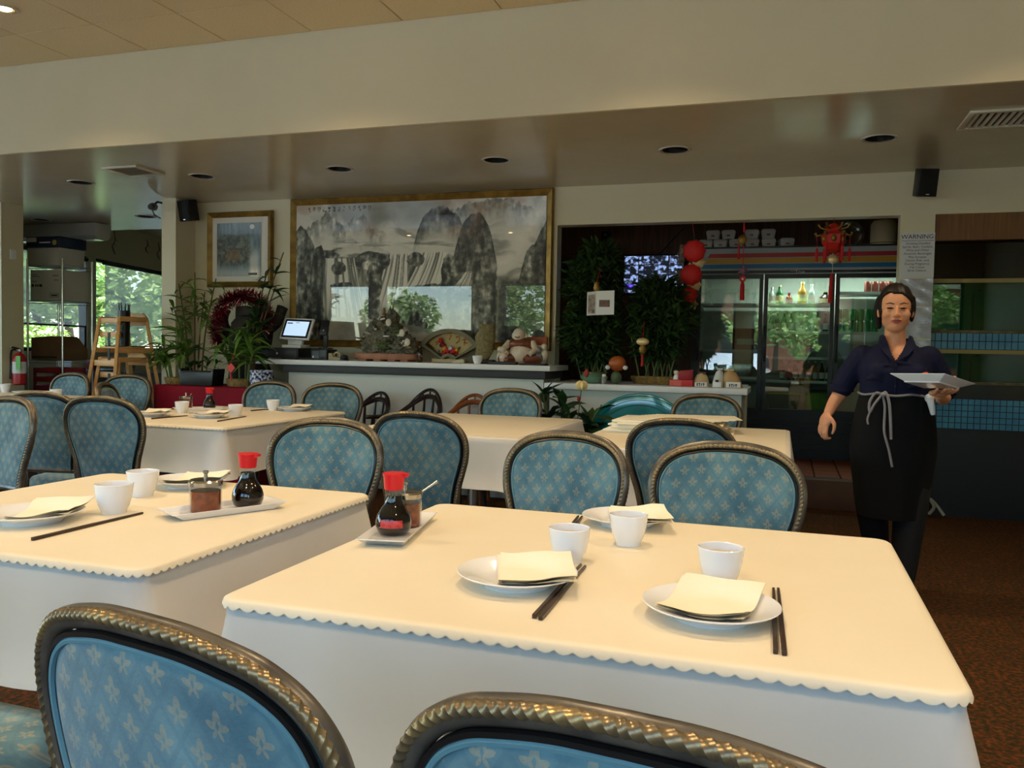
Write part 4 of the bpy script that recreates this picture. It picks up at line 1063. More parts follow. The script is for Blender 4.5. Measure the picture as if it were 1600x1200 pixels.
# laughing ceramic figure with children
m_cer = M('cream_ceramic', (226, 214, 196), 0.3, col2=(212, 190, 164), nscale=14); m_cer2 = M('brown_glaze', (132, 70, 44), .3, col2=(96, 48, 30), nscale=20); m_cer3 = M('grey_glaze', (150, 150, 146), .4, col2=(90, 92, 92), nscale=50)
t = thing('ceramic_figure', 'glazed ceramic laughing seated figure with small children around it', 'figurine', (-2.12, 6.70, CT + .006))
MB().ell((0, 0, .095), (.10, .085, .095), 20, 14).build('belly', m_cer, t); MB().ell((0, .0, .165), (.12, .075, .06), 18, 12).build('robe', m_cer2, t); MB().ell((-.015, -.02, .24), (.055, .052, .06), 20, 14).build('head', m_cer, t)
for sx in (-1, 1):
    MB().ell((-.015+sx*.055, -.015, .235), (.012, .012, .026), 10, 8).build('ear', m_cer, t); MB().tube([(sx*.1, -.01, .18), (sx*.14, -.05, .12), (sx*.1, -.09, .08)], [.03, .027, .02], 10).build('arm', m_cer, t); MB().tube([(sx*.05, -.03, .05), (sx*.15, -.07, .035), (sx*.07, -.11, .02)], [.04, .04, .022], 10).build('leg', m_cer2, t)
MB().tube([(-.035, -.068, .225), (-.015, -.076, .216), (.005, -.068, .225)], .005, 6).build('smile', m_cer2, t)
for i, (x, y, z, mm) in enumerate([(-.175, -.03, 0, m_cer), (.16, -.03, .0, m_cer3), (.20, 0, .03, m_cer), (-.13, -.08, .0, m_cer)]):
    q = MB(); q.ell((x, y, z+.05), (.036, .032, .05), 14, 10); q.ell((x, y-.01, z+.115), (.026, .026, .028), 14, 10); q.build('child', mm, t)
t = thing('snack_box', 'small red and white box with three round marks propped behind the ceramic figure', 'box', (-2.02, 6.84, CT))
MB().box(-.085, .085, -.02, .02, 0, .165).build('carton', m_wpl, t, bevel=.003); MB().box(-.085, .085, -.0205, .0205, .166, .235).build('top_carton', M('orange_carton', (186, 92, 50), .5), t, bevel=.003)
for i in (-1, 0, 1): MB().tube([(i*.045+.014*cos(a*pi/6), -.0215, .135+.014*sin(a*pi/6)) for a in range(12)], .0045, 6, closed=True).build('ring_mark', M('orange_red', (206, 76, 40), .5), t)
# ------------------------------------------------------------------ plants
def leaf_mesh(name, mat, droop=.35, wid=.16, fold=.05, n=6, tipp=1.6):
    q = MB(); vs = []
    for i in range(n+1):
        t = i/n; w = wid*.5*(sin(pi*min(1, t*.92+.08))**.8)*(1 if t < .5 else (1-((t-.5)/.5)**tipp)**.8 if t < 1 else 0) + .002*(1-t)
        z = -droop*t*t; x = t*(1-.25*droop*t)
        vs += [(x, -w, z+fold*w/wid*2), (x, 0, z), (x, w, z+fold*w/wid*2)]
    fs = []
    for i in range(n):
        for k in (0, 1): fs.append((i*3+k, i*3+k+1, (i+1)*3+k+1, (i+1)*3+k))
    q.add(vs, fs); return q.mesh(name, mat, fixn=False, ang=80)
m_leafA = M('fresh_leaf', (104, 138, 54), 0.45, col2=(70, 108, 38), nscale=3); m_leafB = M('deep_leaf', (52, 84, 38), 0.45, col2=(34, 62, 28), nscale=3)
m_leafC = M('dark_bamboo_leaf', (30, 54, 24), 0.65, col2=(52, 80, 36), nscale=5, spec=.25); m_stem = M('green_stem', (92, 110, 56), 0.5); m_stem2 = M('brown_stem', (96, 72, 46), .6)
LA = [leaf_mesh('leaf', m_leafA, d, w) for d, w in ((.25, .15), (.5, .17), (.8, .16))]
LB = [leaf_mesh('leaf', m_leafB, d, w) for d, w in ((.2, .2), (.45, .24), (.7, .22))]
LP = [leaf_mesh('leaf', m_leafB, d, w, tipp=2.2) for d, w in ((.15, .38), (.4, .42))]
def put_leaf(t, me, p, az, el, L, roll=0.0):
    o = obj('leaf', me, t, p); o.rotation_euler = (Matrix.Rotation(az, 4, 'Z') @ Matrix.Rotation(-el, 4, 'Y') @ Matrix.Rotation(roll, 4, 'X')).to_euler(); o.scale = (L, L, L); return o
def rosette_plant(name, label, loc, stems, leaves, seed, L=(.14, .26), stemmat=None, nleaf=12, pot=None):
    """stems = [(dx,dy,height,lean_x,lean_y)]; a tuft of strap leaves round each stem top and some lower down"""
    r = random.Random(seed); t = thing(name, label, 'plant', loc)
    for dx, dy, h, lx, ly in stems:
        pts = smoothpts([(dx, dy, .0), (dx+lx*.3, dy+ly*.3, h*.5), (dx+lx, dy+ly, h)], 5)
        MB().tube(pts, [.009-.004*i/10 for i in range(11)], 7).build('stem', stemmat or m_stem, t)
        top = pts[-1]
        for k in range(nleaf):
            q = r.random()*.38; p = pts[max(0, int(10*(1-q)))]
            put_leaf(t, r.choice(leaves), p, k*2.4+r.uniform(-.4, .4), r.uniform(.0, 1.1), r.uniform(*L), r.uniform(-.4, .4))
    return t
SZR = .848   # top of the red stand
m_redc = M('red_cloth', (128, 8, 28), 0.75, col2=(110, 6, 24), nscale=4, spec=.2)
t = thing('draped_stand', 'low stand draped in deep red cloth carrying the potted bamboo', 'stand', (-4.85, 6.38, 0))
MB().box(-.52, .56, -.26, .3, 0, SZR-.012).build('box', m_wood, t, smooth=False)
q = MB(); P = rrect(-.53, .57, -.275, .31, .03, 6, 30); n = len(P); vs = []
for off, z in ((-.03, SZR), (.0, SZR-.002), (.006, SZR-.012), (.008, .6), (.012, .3), (.014, .02)):
    for i, (x, y, nx, ny, c) in enumerate(P): o_ = off + .006*sin(i*.55)*(1-z/SZR); vs.append((x+nx*o_, y+ny*o_, z))
q.add(vs, [(a*n+i, a*n+(i+1) % n, (a+1)*n+(i+1) % n, (a+1)*n+i) for a in range(5) for i in range(n)] + [tuple(range(n))]); q.build('red_cloth', m_redc, t, ang=60)
m_bask = M('straw_basket', (150, 122, 66), .8, col2=(110, 86, 44), nscale=40, bump=.6, bscale=90)
def basket(x, y, z, rx, ry, h, t):
    q = MB(); q.grid(lambda u, v: (rx*(.86+.14*min(v*2, 1))*(1 if v < .85 else .9)*cos(2*pi*u)*(1+.02*sin(u*2*pi*20+v*30)), ry*(.86+.14*min(v*2, 1))*(1 if v < .85 else .9)*sin(2*pi*u)*(1+.02*sin(u*2*pi*20+v*30)), h*min(v/.85, 1)-(0 if v < .86 else .02)), 80, 9, closeu=True)
    q.lathe([(0, h-.02), (.9, h-.02)], (0, 0, 0), 24, False, False); k = len(q.v)-48
    q.v[k:] = [(vx*rx, vy*ry, vz) for vx, vy, vz in q.v[k:]]
    return q.build('basket', m_bask, t, loc=(x, y, z), ang=60)
t = rosette_plant('bushy_bamboo', 'bushy bright green lucky bamboo in a straw basket beside the high chairs', (-5.25, 6.26, SZR+.003), [(-.07, 0, .36, -.06, -.03), (.05, 0, .44, .02, -.04), (.0, .03, .50, -.03, 0), (.08, .0, .34, .08, -.05), (-.02, -.03, .3, -.03, -.08), (-.09, .0, .24, -.06, -.04)], LA, 31, (.15, .27), nleaf=15); basket(0, 0, 0, .12, .09, .07, t)
t = rosette_plant('bushy_bamboo', 'bushy green lucky bamboo in a straw basket with a red tag', (-4.58, 6.26, SZR+.003), [(-.09, 0, .40, -.05, -.03), (.0, 0, .48, .0, -.05), (.08, .0, .42, .07, -.03), (.03, .04, .55, .02, 0), (-.04, -.04, .34, -.06, -.07), (.1, -.03, .32, .1, -.05)], LA, 32, (.16, .28), nleaf=15); basket(0, 0, 0, .125, .09, .075, t)
rosette_plant('tall_bamboo', 'tall airy bamboo with yellow green leaves before the column', (-5.18, 6.41, SZR+.004), [(-.06, 0, .92, -.12, 0), (.0, 0, 1.02, .0, 0), (.07, 0, .96, .16, 0), (.03, .0, .84, .08, 0), (-.05, .0, .74, -.18, -.03)], LA, 33, (.13, .24), m_stem2, 15)
rosette_plant('slender_plant', 'slender dark leaved plant between the two paintings behind the till', (-4.575, 6.42, SZR+.004), [(-.02, 0, 1.04, .14, .06), (.0, 0, 1.20, .26, .10), (.01, 0, .90, .20, .06), (-.03, 0, .72, .08, 0), (-.01, 0, .50, .02, 0), (-.04, 0, .42, -.03, 0), (.01, 0, .58, .02, 0)], LB, 34, (.12, .2), m_stem2, 14)
t = rosette_plant('planter_box', 'rectangular black planter box with small dark leafy plants on the red stand', (-4.94, 6.21, SZR+.003), [(-.1, 0, .21, -.03, -.02), (-.03, 0, .25, .0, -.02), (.04, 0, .23, .02, 0), (.11, 0, .22, .04, 0)], LP, 35, (.06, .11), m_stem, 9)
tp_ = t
q = MB(); q.prism([(-.165, 0), (.165, 0), (.185, .15), (.17, .15), (.155, .12), (-.155, .12), (-.17, .15), (-.185, .15)], 'y', -.08, .08); q.build('trough', m_blk, tp_, bevel=.004); MB().box(-.155, .155, -.078, .078, .118, .128).build('soil', M('soil', (50, 38, 28), .95), tp_)
t = thing('red_tag', 'small red diamond good luck tag hanging in the bamboo', 'ornament', (-4.53, 6.07, SZR+.17))
q = MB(); q.X = Matrix.Rotation(pi/4, 4, 'Y'); q.box(-.03, .03, -.003, .003, -.03, .03); q.build('diamond', M('lucky_red', (206, 52, 36), .5), t); MB().tube([(0, 0, -.04), (.003, 0, -.11)], [.004, .007], 8).build('tassel', M('tassel_red', (190, 24, 26), .7), t); MB().tube([(0, 0, .042), (0, .04, .13)], .0015, 5).build('string', m_red, t)
# blue and white pot
mt = M('blue_white_china', (216, 220, 230), .25, col2=(38, 52, 112), nscale=46, namt=3, detail=1.5)
tag(MB().lathe([(0, 0), (.075, 0), (.09, .02), (.098, .08), (.092, .13), (.1, .145), (.094, .15), (.08, .13), (0, .12)], n=32, capb=False, capt=False).build('china_pot', mt, loc=(-4.345, 6.24, SZR+.002)), 'blue and white china pot at the end of the red stand', 'pot')
# white plinth, driftwood and tinsel
m_drift = M('dark_driftwood', (60, 52, 46), .8, col2=(36, 31, 28), nscale=7, stretch=(1, 1, .25), bump=.6, bscale=20)
t = thing('driftwood_stump', 'dark driftwood stump with outstretched arms behind the plants', 'ornament', (-4.82, 6.73, 0.0))
MB().tube(smoothpts([(.02, 0, SZR+.035), (.0, 0, 1.1), (.03, 0, 1.35), (.06, 0, 1.56)], 5), [.19]*4+[.19]*4+[.19]*4+[.15]*4, 12, prof=lambda j, n, i: 1+.14*sin(j*2.1+i*.4)).build('trunk', m_drift, t, ang=50)
MB().tube(smoothpts([(.06, 0, 1.30), (.22, -.03, 1.36), (.33, -.05, 1.44), (.40, -.05, 1.57)], 4), [.07, .068, .065, .062, .06, .058, .055, .052, .05, .05, .05, .05, .05], 10, prof=lambda j, n, i: 1+.12*sin(j*2.1+i)).build('arm', m_drift, t, ang=50)
MB().tube(smoothpts([(-.05, 0, 1.2), (-.2, -.02, 1.28), (-.27, -.03, 1.42), (-.25, -.03, 1.55)], 4), [.06]*7+[.05]*6, 10, prof=lambda j, n, i: 1+.12*sin(j*2.1+i)).build('arm', m_drift, t, ang=50)
MB().tube(smoothpts([(.1, -.02, 1.45), (.18, -.05, 1.52), (.16, -.06, 1.6)], 4), [.05]*9, 10).build('arm', m_drift, t, ang=50)
m_tin = M('red_tinsel', (150, 24, 48), 0.25, metal=.85); m_tin2 = M('silver_tinsel', (214, 200, 210), 0.15, metal=.95)
t = thing('tinsel_garland', 'red and silver tinsel garland draped over the driftwood', 'garland', (-4.80, 6.62, 0))
path = smoothpts([(-.27, -.02, 1.24), (-.29, -.04, 1.38), (-.22, -.05, 1.56), (-.12, -.06, 1.62), (-.0, -.07, 1.66), (.12, -.05, 1.65), (.24, -.06, 1.58), (.29, -.06, 1.46), (.24, -.06, 1.38)], 40)
rr = random.Random(9)
for nm, mm, k in (('red_strands', m_tin, 7), ('silver_strands', m_tin2, 2)):
    q = MB()
    for p in path:
        for i in range(k):
            d = Vector((rr.gauss(0, 1), rr.gauss(0, 1), rr.gauss(0, 1))).normalized(); w = d.orthogonal().normalized()*.0045; L = rr.uniform(.05, .105)
            q.quad(p-w, p+w, p+d*L+w*.4, p+d*L-w*.4)
    o = q.build(nm, mm, t, smooth=False, fixn=False); o['kind'] = 'stuff'
MB().tube(path[::8], .006, 6).build('core_wire', m_tin, t)

# ------------------------------------------------------------------ wooden high chairs, stacked
m_pine = M('pine', (222, 172, 108), .45, col2=(204, 150, 88), nscale=5, stretch=(1, 1, 6))
m_strap = M('black_strap', (22, 22, 24), .6)
def high_chair():
    t = thing('high_chair', '', 'high chair')
    for sx in (-1, 1):
        for y0, y1 in ((-.25, -.15), (.25, .15)):
            q = MB(); a, b = Vector((sx*.23, y0, 0)), Vector((sx*.165, y1, .74)); q.tube([a, b], .023, 4, upv=(1, 0, 0), twist=0); q.build('leg', m_pine, t, bevel=.003)
        for z, k in ((.72, .145), (.40, .19)): MB().box(sx*(.235-.09*z)-.012, sx*(.235-.09*z)+.012, -k, k, z-.025, z+.025).build('side_rail', m_pine, t, bevel=.004)
    MB().box(-.15, .15, -.17, .15, .42, .438).build('seat', m_pine, t, bevel=.004)
    q = MB(); q.prism([(-.155, .66), (.155, .66), (.155, .75), (.1, .79), (-.1, .79), (-.155, .75)], 'y', .15, .17); q.build('crest', m_pine, t, bevel=.004)
    for z in (.70, .56): MB().box(-.17, .17, -.155, -.135, z-.025, z+.03).build('front_rail', m_pine, t, bevel=.004)
    MB().box(-.19, .19, -.205, -.185, .24, .3).build('foot_rail', m_pine, t, bevel=.004)
    MB().box(-.018, .018, -.162, -.156, .3, .58).build('strap', m_strap, t)
    return t
h0 = high_chair(); hl = ['lowest pine high chair of the stack beside the column', 'middle pine high chair of the stack beside the column', 'topmost pine high chair of the stack beside the column']
for i in range(3):
    o = h0 if i == 0 else dup(h0, (0, 0, 0))
    o.scale = (.93, .93, .93); o.location = (-6.06, 6.48, .385*i); o.rotation_euler = (0, 0, radians(-14)); o['label'] = hl[i]; o['group'] = 'stacked pine high chairs'
t = thing('utensil_bin', 'black bin of dark chopsticks on the high chair stack', 'bin', (-6.04, 6.47, 1.182))
MB().lathe([(0, 0), (.045, 0), (.055, .34), (.05, .34), (.042, .01), (0, .01)], n=20, capb=False, capt=False).build('cup', m_blk, t)
for i in range(9): a = i*.7; MB().cyl((.02*cos(a), .02*sin(a), .02), (.05*cos(a), .05*sin(a), .40+.02*sin(i*3)), .005, n=6).build('chopstick', m_blk, t)

# ------------------------------------------------------------------ far left: wire rack, boxes, extinguisher, vines
m_chr = M('chrome', (210, 212, 214), .15, metal=1.0)
t = thing('wire_rack', 'chrome wire shelving rack beside the pier', 'rack', (-7.93, 7.52, 0))
for sx in (-1, 1):
    for sy in (-1, 1): MB().cyl((sx*.25, sy*.21, 0), (sx*.25, sy*.21, 2.14), .0125, n=10).build('post', m_chr, t)
for z in (.42, 1.00, 1.67, 2.06):
    q = MB()
    for sy in (-1, 1):
        for dz in (0, .03): q.cyl((-.25, sy*.21, z+dz-.03), (.25, sy*.21, z+dz-.03), .004, n=6)
    for sx in (-1, 1): q.cyl((sx*.25, -.21, z), (sx*.25, .21, z), .004, n=6)
    for i in range(14): q.cyl((-.23+.46*i/13, -.21, z), (-.23+.46*i/13, .21, z), .0025, n=5)
    q.build('wire_shelf', m_chr, t)
m_ctn = M('white_carton', (196, 190, 176), .7, col2=(184, 178, 164), nscale=3); m_ink = M('black_ink', (40, 38, 38), .7); m_kraft = M('kraft_card', (128, 92, 62), .8, col2=(112, 80, 52), nscale=5)
t = thing('storage_carton', 'large white carton with black print on the rack shelf', 'carton', (-7.93, 7.52, 1.676))
MB().box(-.22, .22, -.2, .2, 0, .34).build('box', m_ctn, t, bevel=.004)
for x0, x1, z0, z1 in [(-.2, -.12, .28, .286), (-.2, -.09, .262, .268), (-.2, -.13, .21, .216), (.1, .19, .27, .276), (.12, .19, .22, .226), (-.2, -.17, .15, .18), (-.15, -.13, .15, .178), (-.12, -.1, .15, .178), (-.09, -.05, .15, .178), (.06, .19, .03, .034), (.06, .19, .075, .079), (.06, .064, .03, .079), (.186, .19, .03, .079), (.08, .17, .045, .062)]: MB().box(x0, x1, -.2012, -.2002, z0, z1).build('print', m_ink, t, smooth=False)
t = thing('storage_carton', 'plain white carton lying on top of the rack', 'carton', (-7.98, 7.52, 2.066)); MB().box(-.24, .22, -.18, .18, 0, .2).build('box', m_ctn, t, bevel=.004); MB().box(-.02, .02, -.1805, .1805, .2, .202).build('tape', M('clear_tape', (190, 176, 140), .3), t)
t = thing('storage_carton', 'dark blue printed carton on top of the white one on the rack', 'carton', (-7.97, 7.52, 2.27)); MB().box(-.25, .23, -.19, .19, 0, .12).build('box', M('navy_carton', (34, 46, 70), .5), t, bevel=.004)
MB().box(-.24, -.1, -.1912, -.1902, .06, .11).build('sticker', m_ctn, t); MB().box(-.06, .1, -.1912, -.1902, .045, .06).build('lettering', m_wpl, t); MB().cyl((.16, -.192, .05), (.16, -.1902, .05), .03, n=20).build('emblem', M('gold_emblem', (190, 160, 80), .4), t)
t = thing('wicker_hamper', 'brown wicker hamper on the middle rack shelf', 'basket', (-7.94, 7.52, 1.006)); MB().prism([(-.23, 0), (.23, 0), (.23, .12), (.08, .27), (-.23, .25)], 'y', -.18, .18).build('body', m_kraft, t, bevel=.01); MB().box(-.2, .15, -.185, -.1805, .02, .04).build('band', m_drift, t)
t = thing('red_basket', 'red plastic slotted basket on the lowest rack shelf', 'basket', (-7.92, 7.50, .426))
for sx, sy, w, d in ((0, -1, .2, .008), (0, 1, .2, .008), (-1, 0, .008, .16), (1, 0, .008, .16)):
    for k in range(5): MB().box(sx*.2-w, sx*.2+w, sy*.16-d, sy*.16+d, .03+k*.1, .09+k*.1).build('slat', M('basket_red', (150, 34, 34), .45), t, bevel=.003)
MB().box(-.2, .2, -.16, .16, 0, .03).build('base', MATS['basket_red'], t)
for sx in (-1, 1):
    for sy in (-1, 1): MB().box(sx*.196-.012, sx*.196+.012, sy*.156-.012, sy*.156+.012, 0, .49).build('corner', MATS['basket_red'], t)
t = thing('fire_extinguisher', 'red fire extinguisher with a green tag hung on the pier', 'extinguisher', (-7.535, 6.63, .76))
m_ext = M('extinguisher_red', (176, 26, 30), .3)
MB().lathe([(0, 0), (.055, 0), (.066, .012), (.066, .27), (.05, .31), (.022, .33), (.022, .345), (0, .345)], n=26, capb=False, capt=False).build('cylinder', m_ext, t)
MB().lathe([(.0668, .12), (.0672, .12), (.0672, .24), (.0668, .24)], n=26, capb=False, capt=False).build('paper_label', m_wpl, t); MB().box(-.03, .03, -.015, .015, .345, .375).build('valve', m_steel, t)
MB().tube([(0, 0, .372), (0, -.06, .385), (0, -.1, .39)], .009, 6).build('handle', m_blk, t); MB().tube(smoothpts([(-.02, 0, .36), (-.07, -.03, .35), (-.085, -.03, .2), (-.08, -.04, .06)], 5), .011, 8).build('hose', m_blk, t); MB().box(.03, .09, -.07, -.068, .16, .30).build('green_tag', M('green_tag', (92, 176, 60), .5), t); MB().box(-.085, -.064, -.03, .03, .1, .14).build('bracket', m_steel, t)
tag(MB().box(-.004, .008, -.035, .035, -.05, .05).build('thermostat', m_wpl, loc=(-7.614, 6.63, 2.10), bevel=.003), 'small white thermostat on the pier', 'thermostat')
t = thing('air_curtain', 'long pale grey air unit under the soffit above the rack', 'air unit', (-8.45, 7.95, 2.46))
MB().prism([(-.13, .0), (-.08, -.03), (.08, -.03), (.13, .02), (.13, .155), (-.13, .155)], 'x', -.7, .72).build('housing', M('grey_housing', (178, 174, 166), .4), t, bevel=.01); MB().box(-.66, .68, -.07, .07, -.034, -.0305).build('outlet_grille', m_steel, t)
for i in range(7):
    s_ = 2.2+i*.75+rnd.uniform(-.2, .2); p = Vector((-9.94-WD[0]*3+WD[0]*s_+.12, 9.37-WD[1]*3+WD[1]*s_, 2.98)); L = rnd.uniform(.22, .46)
    t = thing('hanging_vine', 'thin dry vine hanging on the shaded wall above the slanted window', 'vine', p, 0, 'dry vines above the slanted window')
    MB().tube(smoothpts([(0, 0, 0), (.01, .02, -L*.4), (-.01, -.02, -L*.7), (.01, .02, -L)], 4), .006, 5).build('stem', m_bark if 'm_bark' in globals() else m_drift, t)
    for k in range(3): MB().tube([(0, 0, -L*(.3+.2*k)), (.02, rnd.uniform(-.08, .08), -L*(.3+.2*k)-.06)], .003, 5).build('twig', m_drift, t)
# booth half wall and far table
struct(MB().box(-9.2, -6.55, 8.62, 8.72, 0, .84).build('wall_low', M('grey_half_wall', (104, 98, 90), .6), smooth=False))
t = thing('booth_table', 'dark booth table under the slanted window', 'table', (-9.2, 9.15, 0)); MB().box(-.3, .3, -.3, .3, .80, .84).build('top', m_blk, t, bevel=.01); MB().cyl((0, 0, 0), (0, 0, .8), .05).build('pedestal', m_blk, t)
tag(MB().box(-.05, .05, -.04, .04, 0, .13).build('menu_holder', M('menu_red', (150, 28, 34), .5), loc=(-9.05, 9.1, .841), bevel=.004), 'small red menu holder on the booth table', 'menu holder')
tag(MB().box(-.16, .1, -.1, .1, 0, .12).build('napkin_stack', m_nap, loc=(-9.35, 9.05, .841), bevel=.01), 'white stack of folded linen on the booth table', 'linen')
# ------------------------------------------------------------------ glass door fridge
FX0, FX1, FY, FZ0, FZ1 = -.905, 1.17, 8.40, .2375, 2.245
m_fblk = M('fridge_black', (20, 20, 22), .35); m_fin = M('fridge_liner', (176, 180, 172), .5); m_shelf = M('wire_shelf_white', (206, 210, 206), .4); m_fglass = thin_glass('fridge_glass', (232, 242, 238), 1.9)
fr = thing('display_fridge', 'three door black display fridge with a rainbow striped header', 'fridge', (0, 0, 0))
q = MB(); q.box(FX0, FX1, 9.05, 9.12, FZ0+.4, FZ1); q.box(FX0, FX0+.05, FY+.03, 9.05, FZ0+.4, FZ1); q.box(FX1-.05, FX1, FY+.03, 9.05, FZ0+.4, FZ1); q.box(FX0, FX1, FY+.03, 9.05, 2.0, FZ1); q.box(FX0, FX1, FY+.01, 9.12, FZ0, FZ0+.42)
q.build('cabinet', m_fblk, fr, smooth=False)
q = MB(); q.box(FX0+.05, FX1-.05, 9.0, 9.05, .66, 2.0); q.box(FX0+.05, FX0+.06, FY+.06, 9.0, .66, 2.0); q.box(FX1-.06, FX1-.05, FY+.06, 9.0, .66, 2.0); q.box(FX0+.05, FX1-.05, FY+.06, 9.0, .655, .665); q.box(FX0+.05, FX1-.05, FY+.06, 9.0, 1.99, 2.0)
q.build('liner', m_fin, fr, smooth=False)
for k in range(6): MB().box(FX0+.05, FX1-.05, FY-.004, FY+.01, FZ0+.06+k*.055, FZ0+.085+k*.055).build('louvre', m_fblk, fr)
DX = [(-.855, -.238), (-.228, .402), (.412, 1.12)]
for x0, x1 in DX:
    q = MB(); y0, y1 = FY-.015, FY+.03
    q.box(x0, x1, y0, y1, .645, .70); q.box(x0, x1, y0, y1, 1.945, 1.985); q.box(x0, x0+.035, y0, y1, .70, 1.945); q.box(x1-.035, x1, y0, y1, .70, 1.945)
    d = q.build('door', m_fblk, fr, smooth=False); MB().box(x0+.03, x1-.03, FY+.004, FY+.008, .69, 1.95).build('pane', m_fglass, d, smooth=False)
    MB().box(x0+.008, x0+.026, y0-.012, y0, 1.15, 1.5).build('handle', m_fblk, d, bevel=.003)
m_hdr = M('header_grey', (168, 170, 172), .4); q = MB(); q.box(FX0+.01, FX1-.01, FY-.02, FY+.03, 2.025, 2.235); q.build('header', m_hdr, fr, smooth=False)
for i, (z0, z1, c) in enumerate(((2.145, 2.185, (186, 32, 36)), (2.09, 2.138, (206, 148, 30)), (2.042, 2.082, (30, 112, 158)))):
    xl = FX0+.075-.035*(2-i)*0 + (.06-.028*i)
    MB().prism([(xl, z0), (FX1-.012, z0), (FX1-.012, z1), (xl+.028, z1)], 'y', FY-.0225, FY-.0202).build('stripe', M('stripe_%d' % i, c, .4), fr, smooth=False)
MB().box(FX0, FX1, FY-.03, FY+.03, 2.233, 2.25).build('header_cap', m_fblk, fr)
m_sil = M('silver_letter', (190, 190, 190), .3, metal=.6)
text_part('brand_lettering', 'True', .045, m_sil, fr, (.09, FY-.0165, 2.003), (pi/2, 0, 0)); MB().box(.0, .05, FY-.0165, FY-.0155, 2.012, 2.0145).build('brand_line', m_sil, fr); MB().box(.14, .2, FY-.0165, FY-.0155, 1.993, 1.9955).build('brand_line', m_sil, fr)
SH = {0: [1.70, 1.25, .985], 1: [1.702, 1.436, 1.19, .963], 2: [1.81, 1.436, 1.205, .963]}
for d, zs in SH.items():
    x0, x1 = DX[d]
    for z in zs:
        q = MB(); q.box(x0+.02, x1-.02, FY+.075, FY+.09, z-.014, z+.012); q.box(x0+.02, x1-.02, FY+.09, 8.95, z-.006, z)
        q.build('shelf', m_shelf, fr, smooth=False)
# the fridge's own lamps under its lid
for x, e in ((.09, 3.2), (.76, 3.4)):      # the middle and the far door are lit in the photograph
    li = bpy.data.lights.new('fridge_lamp', 'AREA'); li.shape = 'RECTANGLE'; li.size = .5; li.size_y = .06; li.energy = e; li.color = (.88, 1.0, .92)
    lo = bpy.data.objects.new('fridge_lamp', li); COL.objects.link(lo); lo.parent = fr; lo.location = (x, FY+.16, 1.98); lo.rotation_euler = (radians(12), 0, 0)
# bottles and cans
def bottle_mesh(name, h, r, glass, label, cap):
    q = MB(); q.m = 0; q.lathe([(0, 0), (r*.9, 0), (r, .01), (r, h*.55), (r*.75, h*.66), (r*.4, h*.78), (r*.36, h*.95), (0, h*.95)], n=14, capb=False, capt=False)
    q.m = 1; q.lathe([(r*1.02, h*.2), (r*1.02, h*.46)], n=14, capb=False, capt=False); q.m = 2; q.lathe([(r*.42, h*.92), (r*.42, h), (0, h)], n=12, capb=False, capt=False)
    return q
mgl = dict(green=M('green_glass', (44, 92, 50), .08, coat=.5), brown=M('brown_glass', (84, 46, 20), .08, coat=.5), clear=M('pale_glass', (186, 200, 186), .08, coat=.5), black=M('black_glass', (22, 22, 20), .08, coat=.5), amber=M('amber_glass', (176, 124, 40), .08, coat=.5), red=M('red_glass', (120, 26, 24), .1, coat=.5), blue=M('blue_glass', (110, 140, 190), .1, coat=.5))
mlb = dict(white=M('label_white', (216, 212, 200), .6), pink=M('label_pink', (196, 120, 130), .6), cream=M('label_cream', (204, 190, 140), .6), red=M('label_red', (176, 50, 46), .6), blue=M('label_blue', (120, 150, 210), .6))
bcache = {}
def bottle(x, y, z, h, r, g, lb, label, group):
    k = (h, r, g, lb)
    if k not in bcache:
        b0 = {}
        for nm, prof in (('glass', [(0, 0), (r*.9, 0), (r, .01), (r, h*.55), (r*.75, h*.66), (r*.4, h*.78), (r*.36, h*.95), (0, h*.95)]), ('paper_label', [(r*1.02, h*.16), (r*1.02, h*.46)]), ('cap', [(r*.42, h*.92), (r*.42, h), (0, h)])):
            b0[nm] = MB().lathe(prof, n=14, capb=False, capt=False).mesh(nm, mgl[g] if nm == 'glass' else mlb[lb])
        bcache[k] = b0
    t = thing('bottle', label, 'bottle', (x, y, z+.0005), 0, group)
    for nm, me in bcache[k].items(): obj(nm, me, t)
YB = FY+.17
gt = 'bottles on the top fridge shelf'; g2 = 'bottles on the second fridge shelf'; g4 = 'bottles on the fourth fridge shelf'
for x, h, r, g, lb, w in [(-.16, .17, .03, 'clear', 'white', 'short pale bottle'), (-.09, .19, .036, 'green', 'cream', 'green bottle with cream label'), (.0, .12, .032, 'red', 'pink', 'squat red bottle with pink label'), (.12, .22, .042, 'amber', 'cream', 'tall amber bottle'), (.205, .2, .03, 'clear', 'white', 'slim pale bottle with a white neck'), (.33, .13, .055, 'black', 'cream', 'wide dark bottle with cream label')]:
    bottle(x, YB, 1.702, h, r, g, lb, w + ' on the top shelf of the middle fridge door', gt)
for i in range(9):
    g, lb, w = [('green', 'white', 'green'), ('brown', 'cream', 'brown'), ('green', 'cream', 'green'), ('brown', 'white', 'brown'), ('clear', 'white', 'clear'), ('clear', 'white', 'clear'), ('blue', 'blue', 'blue'), ('clear', 'cream', 'clear'), ('green', 'white', 'green')][i]
    bottle(-.165+i*.063, YB, 1.436, .2, .024, g, lb, w + ' long neck bottle in the row on the second shelf of the middle fridge door', g2)
for i in range(8):
    g, lb, w = [('black', 'white', 'black'), ('red', 'red', 'red'), ('brown', 'white', 'brown'), ('amber', 'white', 'amber'), ('amber', 'white', 'amber'), ('amber', 'white', 'amber'), ('brown', 'white', 'brown'), ('green', 'white', 'green')][i]
    bottle(-.04+i*.06, YB, .963, .2, .025, g, lb, w + ' beer bottle in the row on the lowest middle fridge shelf', g4)
